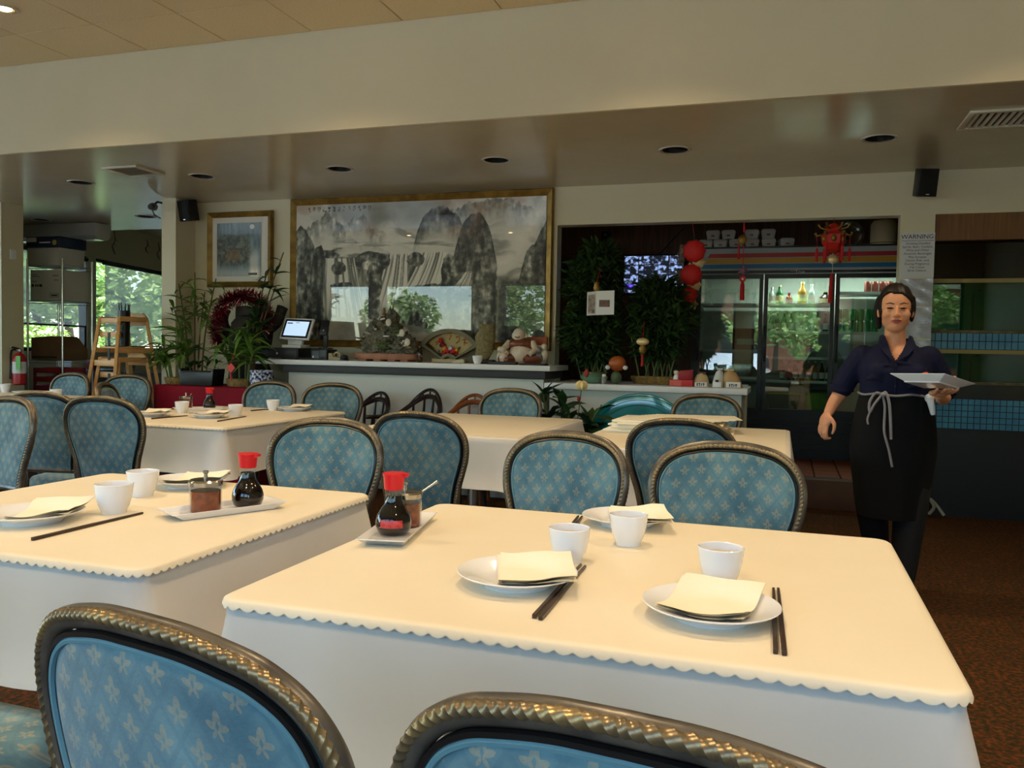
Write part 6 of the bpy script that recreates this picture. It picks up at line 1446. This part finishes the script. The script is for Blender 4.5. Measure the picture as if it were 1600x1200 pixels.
# ------------------------------------------------------------------ leaves bend out of the way of whatever stands next to the plants
from mathutils.bvhtree import BVHTree
bpy.context.view_layer.update()
def tree_of(objs):
    vs, fs = [], []
    for o in objs:
        k = len(vs); vs += [o.matrix_world @ v.co for v in o.data.vertices]; fs += [tuple(i+k for i in p.vertices) for p in o.data.polygons]
    return BVHTree.FromPolygons(vs, fs)
def family(root): return [c for c in root.children_recursive if c.type == 'MESH'] + ([root] if root.type == 'MESH' else [])
PLANTS = [o for n in ('planter_box', 'bushy_bamboo', 'bushy_bamboo.001', 'tall_bamboo', 'slender_plant', 'peony_plant') for o in [bpy.data.objects[n]]]
NEAR = ('driftwood', 'tinsel', 'draped_stand', 'cash_drawer', 'till_screen', 'card_terminal', 'service_counter', 'low_counter', 'china_pot', 'red_tag', 'landscape_painting', 'wall_back', 'high_chair', 'utensil_bin', 'glass_platter', 'floor_planter', 'upholstered_chair', 'tablecloth', 'wooden_armchair', 'green_pot', 'trellised')
solid = [tree_of([m_ for o in bpy.data.objects if o.parent is None and o.name.startswith(NEAR) for m_ in family(o)])]
stems = {p: tree_of([c for c in p.children if not c.name.startswith('leaf')]) for p in PLANTS}
rl = random.Random(77)
for p in PLANTS:
    others = solid + [stems[k] for k in PLANTS if k is not p]
    for lf in [c for c in p.children if c.name.startswith('leaf')]:
        sc_, lc_ = lf.scale.copy(), lf.location.copy(); mw = p.matrix_world @ Matrix.LocRotScale(lc_, lf.rotation_euler, sc_)
        for k in range(40):
            tr_ = BVHTree.FromPolygons([mw @ v.co for v in lf.data.vertices], [tuple(f.vertices) for f in lf.data.polygons])
            if not any(tr_.overlap(t_) for t_ in others): break
            e_ = (Matrix.Rotation(rl.uniform(0, 6.28), 4, 'Z') @ Matrix.Rotation(-rl.uniform(-.2, 1.35), 4, 'Y') @ Matrix.Rotation(rl.uniform(-.4, .4), 4, 'X')).to_euler()
            if k > 20: sc_ = lf.scale * .7
            mw = p.matrix_world @ Matrix.LocRotScale(lc_, e_, sc_); lf.rotation_euler = e_
        else:
            bpy.data.objects.remove(lf, do_unlink=True); continue
        lf.scale = sc_
    bpy.context.view_layer.update(); solid.append(tree_of(family(p)))
# ------------------------------------------------------------------ waitress carrying a plate
m_skin = M('skin', (206, 148, 112), .5, col2=(196, 136, 102), nscale=18, sss=.12)
m_navy = M('navy_shirt', (15, 20, 50), .8, col2=(11, 15, 40), spec=.25, nscale=9, bump=.25, bscale=16)
m_blkc = M('black_cloth', (9, 10, 11), .85, spec=.25, bump=.3, bscale=12); m_blkt = M('black_trouser', (11, 11, 13), .75, bump=.25, bscale=10)
m_hair = M('black_hair', (13, 11, 10), .5, col2=(20, 16, 14), nscale=5, stretch=(30, 30, 3), spec=.3)
m_lip = M('lips', (150, 72, 70), .4); m_eye = M('dark_eye', (22, 14, 12), .2); m_brow = M('eyebrow', (52, 36, 28), .7); m_cord = M('grey_cord', (128, 124, 128), .7, bump=.4, bscale=200)

def remeshed(mb, voxel, smooth_it, name, mat):
    """fuses overlapping closed shapes into one continuous surface"""
    me = mb.mesh(name, mat, smooth=True); o = bpy.data.objects.new(name, me); COL.objects.link(o)
    r = o.modifiers.new('r', 'REMESH'); r.mode = 'VOXEL'; r.voxel_size = voxel; r.use_smooth_shade = True
    s = o.modifiers.new('s', 'SMOOTH'); s.factor = .5; s.iterations = smooth_it
    dg = bpy.context.evaluated_depsgraph_get(); out = bpy.data.meshes.new_from_object(o.evaluated_get(dg)); out.name = name
    bpy.data.objects.remove(o, do_unlink=True)
    out.shade_smooth()
    if not out.materials: out.materials.append(mat)
    return out
def rings(mb, R, n=24, e=1.0):
    """stack of elliptical rings (cx, cy, z, rx, ry), closed at both ends"""
    vs = []
    for cx, cy, z, rx, ry in R:
        for j in range(n):
            a = 2*pi*j/n; c, s = cos(a), sin(a); vs.append((cx + rx*abs(c)**e*(1 if c >= 0 else -1), cy + ry*abs(s)**e*(1 if s >= 0 else -1), z))
    k = len(R); fs = [(i*n+j, i*n+(j+1) % n, (i+1)*n+(j+1) % n, (i+1)*n+j) for i in range(k-1) for j in range(n)]
    fs += [tuple(range(n-1, -1, -1)), tuple((k-1)*n+j for j in range(n))]
    mb.add(vs, fs)
def limb(mb, pts, rs, n=14, per=5):
    P = smoothpts(pts, per); R = []
    for i in range(len(P)):
        t = i/per; k = min(int(t), len(rs)-2); f = t-k; R.append(rs[k]*(1-f)+rs[k+1]*f)
    mb.tube(P, R, n); mb.ell(P[0], R[0], 12, 8); mb.ell(P[-1], R[-1], 12, 8)

wp = thing('person', 'person in a navy shirt and black apron carrying a white plate', 'person', (.50, 4.45, 0), radians(-3))
# --- continuous body
b = MB()
hx, hy, hz = -.008, -.028, 1.447
b.ell((hx, hy+.012, hz+.022), (.071, .086, .09), 28, 20)                     # cranium
b.ell((hx, hy-.014, hz-.03), (.062, .068, .078), 28, 20)                     # face
b.ell((hx, hy-.03, hz-.078), (.040, .044, .034), 20, 14)                     # chin
for s in (-1, 1):
    b.ell((hx+s*.036, hy-.052, hz-.026), (.027, .026, .026), 16, 12)          # cheeks
    b.ell((hx+s*.042, hy-.010, hz-.056), (.019, .036, .026), 14, 10)           # jaw
    b.ell((hx+s*.074, hy+.014, hz-.012), (.009, .017, .028), 12, 10)          # ears
    b.ell((hx+s*.0105, hy-.090, hz-.033), (.008, .009, .007), 10, 8)          # nostrils
b.tube([(hx, hy-.076, hz+.01), (hx, hy-.088, hz-.014), (hx, hy-.095, hz-.03)], [.0075, .0085, .0105], 10); b.ell((hx, hy-.092, hz-.03), (.0115, .011, .0095), 12, 8)
b.ell((hx, hy-.072, hz-.056), (.022, .016, .014), 14, 10)
limb(b, [(0, .012, 1.20), (-.004, .004, 1.29), (-.007, -.004, 1.37)], [.066, .049, .047])
rings(b, [(0, .0, .86, .14, .10), (0, 0, .95, .145, .10), (0, 0, 1.04, .135, .095), (0, -.004, 1.13, .145, .10), (0, 0, 1.19, .155, .092), (0, .004, 1.235, .14, .075), (0, .008, 1.262, .095, .06), (0, .01, 1.28, .05, .045)])
# arm hanging at the side
limb(b, [(-.15, .008, 1.215), (-.205, .03, 1.12), (-.238, .034, 1.045), (-.272, .012, .985), (-.298, -.012, .93)], [.047, .042, .036, .031, .022], per=6)
# arm bent forward under the plate
limb(b, [(.15, .008, 1.215), (.196, .03, 1.12), (.215, .012, 1.04), (.20, -.10, 1.03), (.178, -.19, 1.048)], [.047, .042, .037, .030, .022], per=6)
# hanging hand: palm, four curled fingers, thumb at the side of the palm
b.X = Matrix.Translation((-.309, -.02, .895)) @ Matrix.Rotation(radians(14), 4, 'Y') @ Matrix.Rotation(radians(35), 4, 'Z')
b.ell((0, 0, .0), (.019, .041, .046), 16, 12)
for k, (yy, L) in enumerate(((-.032, .054), (-.011, .062), (.011, .058), (.032, .046))):
    limb(b, [(0, yy*.9, -.03), (.004, yy, -.03-L*.5), (.018, yy, -.03-L*.92), (.034, yy*.97, -.03-L*.86)], [.0088, .0082, .0076, .0066], 8, 4)
limb(b, [(.004, -.032, .018), (.016, -.052, .0), (.022, -.056, -.028), (.024, -.050, -.048)], [.012, .0100, .0088, .0072], 8, 4)
# holding hand: palm under the plate, fingers spread beneath, thumb hooked over the rim
b.X = Matrix.Translation((.168, -.235, 1.058)) @ Matrix.Rotation(radians(22), 4, 'Z')
b.ell((0, 0, 0), (.040, .046, .017), 16, 12)
for k, (xx, L, sp) in enumerate(((-.032, .060, -.38), (-.012, .070, -.15), (.010, .066, .08), (.031, .052, .32))):
    limb(b, [(xx, -.03, .004), (xx+sp*L*.4, -.03-L*.5, .010), (xx+sp*L*.8, -.03-L*.95, .021)], [.0098, .009, .0074], 8, 4)
limb(b, [(.036, .004, .006), (.062, -.012, .022), (.066, -.028, .052), (.050, -.04, .076)], [.013, .0115, .0095, .008], 8, 4)
b.X = None
# lower legs and feet
for s, (kx, ky, ax, ay) in ((-1, (-.07, .05, -.035, .19)), (1, (.075, -.03, .06, -.06))):
    limb(b, [(s*.075, .0, .84), (kx, ky, .46), (ax, ay, .09)], [.078, .055, .034], per=8); limb(b, [(ax, ay+.02, .045), (ax, ay-.06, .036), (ax, ay-.13, .028)], [.036, .034, .024], 10, 4)
obj('body', remeshed(b, .0042, 3, 'body', m_skin), wp)
# --- face
for s in (-1, 1):
    q = MB(); q.ell((hx+s*.030, hy-.0735, hz+.003), (.0155, .007, .0044), 14, 8); q.build('eye', m_eye, wp)
    q = MB(); q.tube([(hx+s*.013, hy-.0775, hz+.0065), (hx+s*.03, hy-.0785, hz+.0095), (hx+s*.046, hy-.067, hz+.005)], [.002, .0026, .0014], 6); q.build('eyelid', m_skin, wp)
    q = MB(); q.tube([(hx+s*.012, hy-.079, hz+.022), (hx+s*.03, hy-.0775, hz+.028), (hx+s*.05, hy-.064, hz+.024)], [.0024, .003, .0014], 6); q.build('eyebrow', m_brow, wp)
q = MB(); q.tube([(hx-.022, hy-.079, hz-.057), (hx-.008, hy-.089, hz-.0535), (hx, hy-.0895, hz-.055), (hx+.008, hy-.089, hz-.0535), (hx+.022, hy-.079, hz-.057)], [.002, .0042, .0036, .0042, .002], 8); q.build('upper_lip', m_lip, wp)
q = MB(); q.tube([(hx-.020, hy-.079, hz-.059), (hx-.008, hy-.087, hz-.0635), (hx+.008, hy-.087, hz-.0635), (hx+.020, hy-.079, hz-.059)], [.002, .0048, .0048, .002], 8); q.build('lower_lip', m_lip, wp)
# --- hair: chin length, swept off the forehead, behind the ear on one side
hb = MB()
def hairf(d):
    x, y, z = d
    k = 1.0 + .02*sin(x*22+z*9)
    line = .46 - .14*x - .55*max(0, abs(x)-.42)                       # hairline height over the brow
    if y < -.12 and z < line and abs(x) < .80: return .60
    if y < .12 and z < -.05 and abs(x) > .5: return .97 if abs(x) > .80 and z > -.55 else .74
    return k
hb.ell((hx, hy+.022, hz+.020), (.0845, .100, .112), 48, 36, fn=hairf)
hb.v = [(x, y, z) for x, y, z in hb.v]
limb(hb, [(hx-.072, hy+.012, hz+.05), (hx-.080, hy+.036, hz-.01), (hx-.070, hy+.046, hz-.08)], [.018, .019, .014], 10, 4)
limb(hb, [(hx+.070, hy-.002, hz+.05), (hx+.077, hy+.012, hz+.005), (hx+.073, hy+.03, hz-.05)], [.016, .013, .009], 10, 4)
obj('hair', remeshed(hb, .005, 3, 'hair', m_hair), wp)
# --- shirt with rolled sleeves, open collar
sb = MB()
rings(sb, [(0, 0, .99, .156, .112), (0, 0, 1.04, .157, .112), (0, -.008, 1.10, .158, .118), (0, -.012, 1.15, .165, .120), (0, -.004, 1.20, .172, .106), (0, .002, 1.235, .158, .088), (0, .008, 1.264, .115, .072), (0, .01, 1.29, .068, .062), (0, .01, 1.31, .060, .058)])
limb(sb, [(-.145, .008, 1.215), (-.200, .03, 1.135), (-.236, .034, 1.065)], [.062, .058, .055], per=6)
limb(sb, [(.145, .008, 1.215), (.194, .03, 1.13), (.214, .012, 1.055)], [.062, .058, .054], per=6)
for s in (-1, 1): sb.ell((s*.07, -.085, 1.145), (.062, .042, .05), 16, 12)
rnf = random.Random(2)
for k in range(9):     # soft folds across the front and the sleeves
    z = 1.075 + .014*k; x = rnf.uniform(-.1, .1); limb(sb, [(x-.05, -.110, z), (x, -.119, z+.008), (x+.05, -.110, z-.006)], [.004, .0075, .004], 8, 3)
me = remeshed(sb, .006, 3, 'shirt', m_navy)
bm = bmesh.new(); bm.from_mesh(me)
kill = [f for f in bm.faces if (lambda c: (c.y < .02 and c.z > 1.205 and abs(c.x+.004) < (c.z-1.205)*.62 + .002) or c.z > 1.318)(f.calc_center_median())]
bmesh.ops.delete(bm, geom=kill, context='FACES'); bm.to_mesh(me); bm.free(); obj('shirt', me, wp)
for s in (-1, 1):
    q = MB(); q.add([(s*.052, -.056, 1.318), (s*.010-.004, -.121, 1.205), (s*.046, -.117, 1.226), (s*.080, -.075, 1.272), (s*.070, .03, 1.315), (s*.058, .05, 1.325)], [(0, 1, 2, 3), (0, 3, 4, 5)])
    k = len(q.v); q.v += [(x*1.0+s*.004, y-.005, z+.003) for x, y, z in q.v]; q.f += [tuple(i+k for i in f) for f in q.f]; q.mi += [0]*2; q.build('collar', m_navy, wp, ang=60)
MB().tube([(-.004, -.126, 1.2), (-.004, -.128, 1.12), (-.003, -.118, 1.05)], [.004, .005, .004], 6).build('placket', m_navy, wp)
for k in range(3): MB().cyl((-.004, -.135, 1.18-.05*k), (-.004, -.132, 1.18-.05*k), .004, n=10).build('button', m_black, wp)
for c, d, rr_ in (((-.238, .034, 1.058), (-.06, 0, -1), .0575), ((.214, .010, 1.052), (.1, -.35, -1), .0565)):
    dv = Vector(d).normalized(); p = Vector(c); MB().tube([p-dv*.016, p-dv*.014, p+dv*.014, p+dv*.016], [rr_-.006, rr_, rr_, rr_-.006], 20).build('cuff', m_navy, wp, ang=60)
# --- trousers and apron
tb_ = MB()
rings(tb_, [(0, 0, .74, .165, .12), (0, 0, .85, .168, .12), (0, 0, .97, .155, .11), (0, 0, 1.03, .15, .108)])
limb(tb_, [(-.085, .0, .80), (-.088, .03, .55), (-.055, .11, .30), (-.035, .165, .14)], [.098, .082, .064, .056], 18, 6); limb(tb_, [(.085, .0, .80), (.092, -.02, .55), (.075, -.035, .30), (.062, -.05, .15)], [.098, .082, .066, .058], 18, 6)
obj('trousers', remeshed(tb_, .008, 4, 'trousers', m_blkt), wp)
def apr(u, v):
    a = pi + .12 + (pi-.24)*u + (0 if True else 0); a = -pi - .35 + (pi+.70)*u
    z = 1.042 - .60*v; k = 1 + .28*sin(pi*min(1, v*1.1))*.8
    f = 1 + .025*v*sin(u*26)
    rx, ry = (.160*k if v < .45 else (.160*(1+.224*sin(pi*.495))*(1-.52*(v-.45)**1.3))), .118*(1+.18*v)
    return (.004+rx*f*cos(a), ry*f*sin(a), z)
q = MB(); q.grid(apr, 60, 18); q.grid(lambda u, v: Vector(apr(u, v))*1.0 + Vector((0, .004, 0)), 60, 18); q.build('apron', m_blkc, wp, fixn=False, ang=80)
MB().tube([(.162*cos(a*pi/20), .121*sin(a*pi/20), 1.038+.004*sin(a)) for a in range(40)], .0058, 7, closed=True).build('apron_string', m_cord, wp)
kx = -.058; ky = -.122
MB().tube(smoothpts([(kx, ky, 1.04), (kx-.03, ky-.006, 1.045), (kx-.055, ky-.006, 1.0), (kx-.052, ky-.008, .955), (kx-.035, ky-.012, .99), (kx-.005, ky-.01, 1.035)], 6), .0062, 7).build('bow_loop', m_cord, wp)
MB().tube(smoothpts([(kx, ky, 1.04), (kx+.015, ky-.012, 1.048), (kx+.032, ky-.02, .99), (kx+.042, ky-.028, .86), (kx+.044, ky-.03, .83)], 6), .007, 7).build('bow_tail', m_cord, wp)
MB().tube(smoothpts([(kx, ky, 1.04), (kx+.012, ky-.014, .98), (kx+.012, ky-.03, .87), (kx+.035, ky-.034, .78), (kx+.052, ky-.034, .70)], 6), .006, 7).build('bow_tail', m_cord, wp)
MB().tube(smoothpts([(kx-.052, ky-.008, .955), (kx-.062, ky-.012, .92), (kx-.058, ky-.014, .895)], 5), .005, 7).build('bow_tail', m_cord, wp)
MB().ell((kx+.004, ky-.012, 1.04), (.014, .012, .012), 12, 8).build('knot', m_cord, wp)
# towel tucked in the apron, shoes
tag_ = MB(); tag_.ell((.148, -.085, 1.028), (.022, .02, .022), 14, 10); tag_.tube(smoothpts([(.15, -.09, 1.02), (.158, -.092, .985), (.165, -.09, .95)], 4), [.018, .017, .016, .015, .014, .013, .012, .011, .008], 10); tag_.build('tucked_cloth', m_wpl, wp)
for ax, ay in ((-.035, .19), (.06, -.06)):
    q = MB(); q.grid(lambda u, v: ((lambda c, s_, k, z: (ax+.043*c*k, ay-.045+s_*k*.125*(1 if s_ < 0 else .85), z))(cos(2*pi*u), sin(2*pi*u), [1, 1, 1, .92, .6, .1][int(round(v*5))], [.001, .02, .045, .07, .088, .092][int(round(v*5))])), 28, 6, closeu=True); q.build('shoe', m_black, wp)
# the carried plate with food: a separate thing resting on the hand
pl = thing('serving_plate', 'square white serving plate of red food held by the waitress', 'plate', (.622, 4.175, 1.093))
Rm = Matrix.Rotation(radians(-9), 4, 'X') @ Matrix.Rotation(radians(5), 4, 'Y') @ Matrix.Rotation(radians(52), 4, 'Z')
def ring(k, z): return [(-k, -k, z), (k, -k, z), (k, k, z), (-k, k, z)]
R = [ring(.078, 0), ring(.083, 0), ring(.083, .006), ring(.126, .030), ring(.129, .034), ring(.123, .034), ring(.085, .012), ring(.01, .012)]
q = MB(); q.X = Rm; q.add(sum(R, []), [(a*4+i, a*4+(i+1) % 4, (a+1)*4+(i+1) % 4, (a+1)*4+i) for a in range(7) for i in range(4)] + [(3, 2, 1, 0), (28, 29, 30, 31)]); q.build('plate', m_china, pl, bevel=.003, ang=35)
mfd = M('red_glazed_food', (150, 46, 24), .25, col2=(196, 88, 40), nscale=30)
rf_ = random.Random(5)
for k in range(12):
    q = MB(); q.X = Rm; q.ell((rf_.uniform(-.065, .065), rf_.uniform(-.065, .065), .026+rf_.uniform(0, .012)), (.022, .017, .014), 10, 8, fn=lambda d: 1+.15*sin(d[0]*7+k)); q.build('food_piece', mfd, pl)
# ------------------------------------------------------------------ outside: lot, trees, cars, neighbouring buildings (seen through and mirrored in the glass)
m_lot = M('pale_concrete', (188, 190, 192), 0.9, col2=(170, 172, 174), nscale=.6)
struct(MB().box(-70, 50, -70, 60, -.35, -.18).build('ground', m_lot, smooth=False))
m_lv = M('sunlit_leaf', (188, 204, 124), 0.6, col2=(132, 166, 82), nscale=.9); m_bark = M('bark', (84, 66, 50), 0.9)
def crown_mesh(seed, n=1900, rx=2.4, rz=2.2):
    r = random.Random(seed); q = MB(); bl = [(r.uniform(-1.2, 1.2), r.uniform(-1.2, 1.2), r.uniform(-.9, 1.1), r.uniform(.9, 1.5)) for _ in range(9)]
    for i in range(n):
        b = r.choice(bl); th = r.uniform(0, 2*pi); ph = math.asin(r.uniform(-1, 1)); k = b[3]*(.75 + .3*r.random())
        c = Vector((b[0]+k*cos(ph)*cos(th), b[1]+k*cos(ph)*sin(th), b[2]+k*sin(ph)))
        q.X = Matrix.Translation(c) @ Matrix.Rotation(r.uniform(0, 6.28), 4, 'Z') @ Matrix.Rotation(r.uniform(-1.2, 1.2), 4, 'X')
        w = r.uniform(.10, .2); q.quad((-w, -w*.5, 0), (0, -w*.8, .03), (w, 0, 0), (0, w*.8, .03))
    return q.mesh('foliage', m_lv, smooth=False, fixn=False)
crowns = [crown_mesh(1), crown_mesh(2)]
def tree(x, y, s, label, k=0):
    t = thing('leafy_tree', label, 'tree', (x, y, -.18), rnd.uniform(0, 6), 'leafy trees outside'); t.scale = (s, s, s)
    o = obj('foliage', crowns[k], t, (0, 0, 3.2)); o['kind'] = 'stuff'
    MB().tube([(0, 0, 0), (.1, 0, 1.2), (0, .1, 3)], [.2, .15, .08], 10).build('trunk', m_bark, t)
for i, (x, y, s) in enumerate([(-15.9, 17.3, .72), (-16.9, 20.9, .8), (-18.6, 14.6, .8), (-22.0, 20.0, 1.0), (-20.0, 25.0, 1.1), (-23.5, 14.4, 1.0), (-26.0, 25.0, 1.2)]):
    tree(x, y, s, 'leafy green tree outside the slanted window', i % 2)
for i, (x, y, s) in enumerate([(-21, -17, .9), (-16, -19, .8), (-10.6, -18, .9), (-5.6, -19.5, .8), (-27, -16, 1.0), (-.5, -19, .8), (4.2, -20, .8), (9.5, -20, .9)]):
    tree(x, y, s, 'leafy green tree across the parking lot behind the photographer', i % 2)
for i, (x, y) in enumerate([(-14.2, 13.1), (-14.4, 14.9), (-12.9, 10.2)]):
    t = thing('leafy_shrub', 'low leafy shrub in the sun outside the slanted window', 'shrub', (x, y, -.18), i*1.3, 'sunlit shrubs outside'); t.scale = (.42, .42, .42)
    o = obj('foliage', crowns[i % 2], t, (0, 0, 2.2)); o['kind'] = 'stuff'; MB().tube([(0, 0, 0), (.1, .05, 1.6)], [.12, .06], 8).build('stem', m_bark, t)
m_brick = M('neighbour_brick', (164, 104, 78), 0.85, col2=(146, 90, 66), nscale=4)
b = thing('neighbour_building', 'low brick building beyond the parking lot', 'building', (4, -27, -.18))
MB().box(-9, 12, -3, 3, 0, 4.2).build('wall', m_brick, b, smooth=False); MB().box(-9.3, 12.3, -3.3, 3.3, 4.2, 4.7).build('roof', m_wall, b, smooth=False)
for i in range(5): MB().box(-7+4*i, -5+4*i, 3.0, 3.05, 1.0, 2.8).build('window', m_frame, b, smooth=False)
b = thing('neighbour_building', 'brick building corner outside the slanted window beyond the trees', 'building', (-15.9, 13.0, -.18))
MB().box(-1.0, .4, -1.6, -.6, 0, 3.4).build('wall', m_brick, b, smooth=False); MB().box(-1.1, .5, -1.7, -.5, 3.4, 3.7).build('roof', m_wall, b, smooth=False)
def car(x, y, rz, col, label):
    t = thing('parked_car', label, 'car', (x, y, -.18), rz); mc = M('car_paint_' + label.split()[0], col, .25, coat=.6)
    body = [(-2.15, .3), (-2.2, .62), (-2.0, .82), (-1.2, .9), (-.6, 1.35), (.7, 1.42), (1.5, 1.0), (2.1, .92), (2.2, .6), (2.15, .3)]
    MB().prism(body, 'y', -.86, .86).build('body', mc, t, bevel=.06)
    for sy in (-1, 1): MB().prism([(-1.1, .92), (-.55, 1.29), (.65, 1.35), (1.3, 1.0)], 'y', sy*.862, sy*.87).build('window', m_frame, t, smooth=False)
    for sx in (-1.35, 1.35):
        for sy in (-1, 1): MB().cyl((sx, sy*.7, .32), (sx, sy*.88, .32), .32, n=24).build('wheel', m_black, t, bevel=.03)
car(-17.4, -11.5, radians(80), (232, 232, 230), 'white parked car across the lot under the trees'); car(-13.8, -11.6, radians(84), (196, 198, 202), 'silver parked car across the lot beside the white one'); car(-9.8, -11.8, radians(92), (60, 64, 70), 'charcoal parked car across the lot beside the silver one')
car(-1.5, -11.4, radians(95), (240, 240, 240), 'ivory parked car across the lot opposite the fridge')
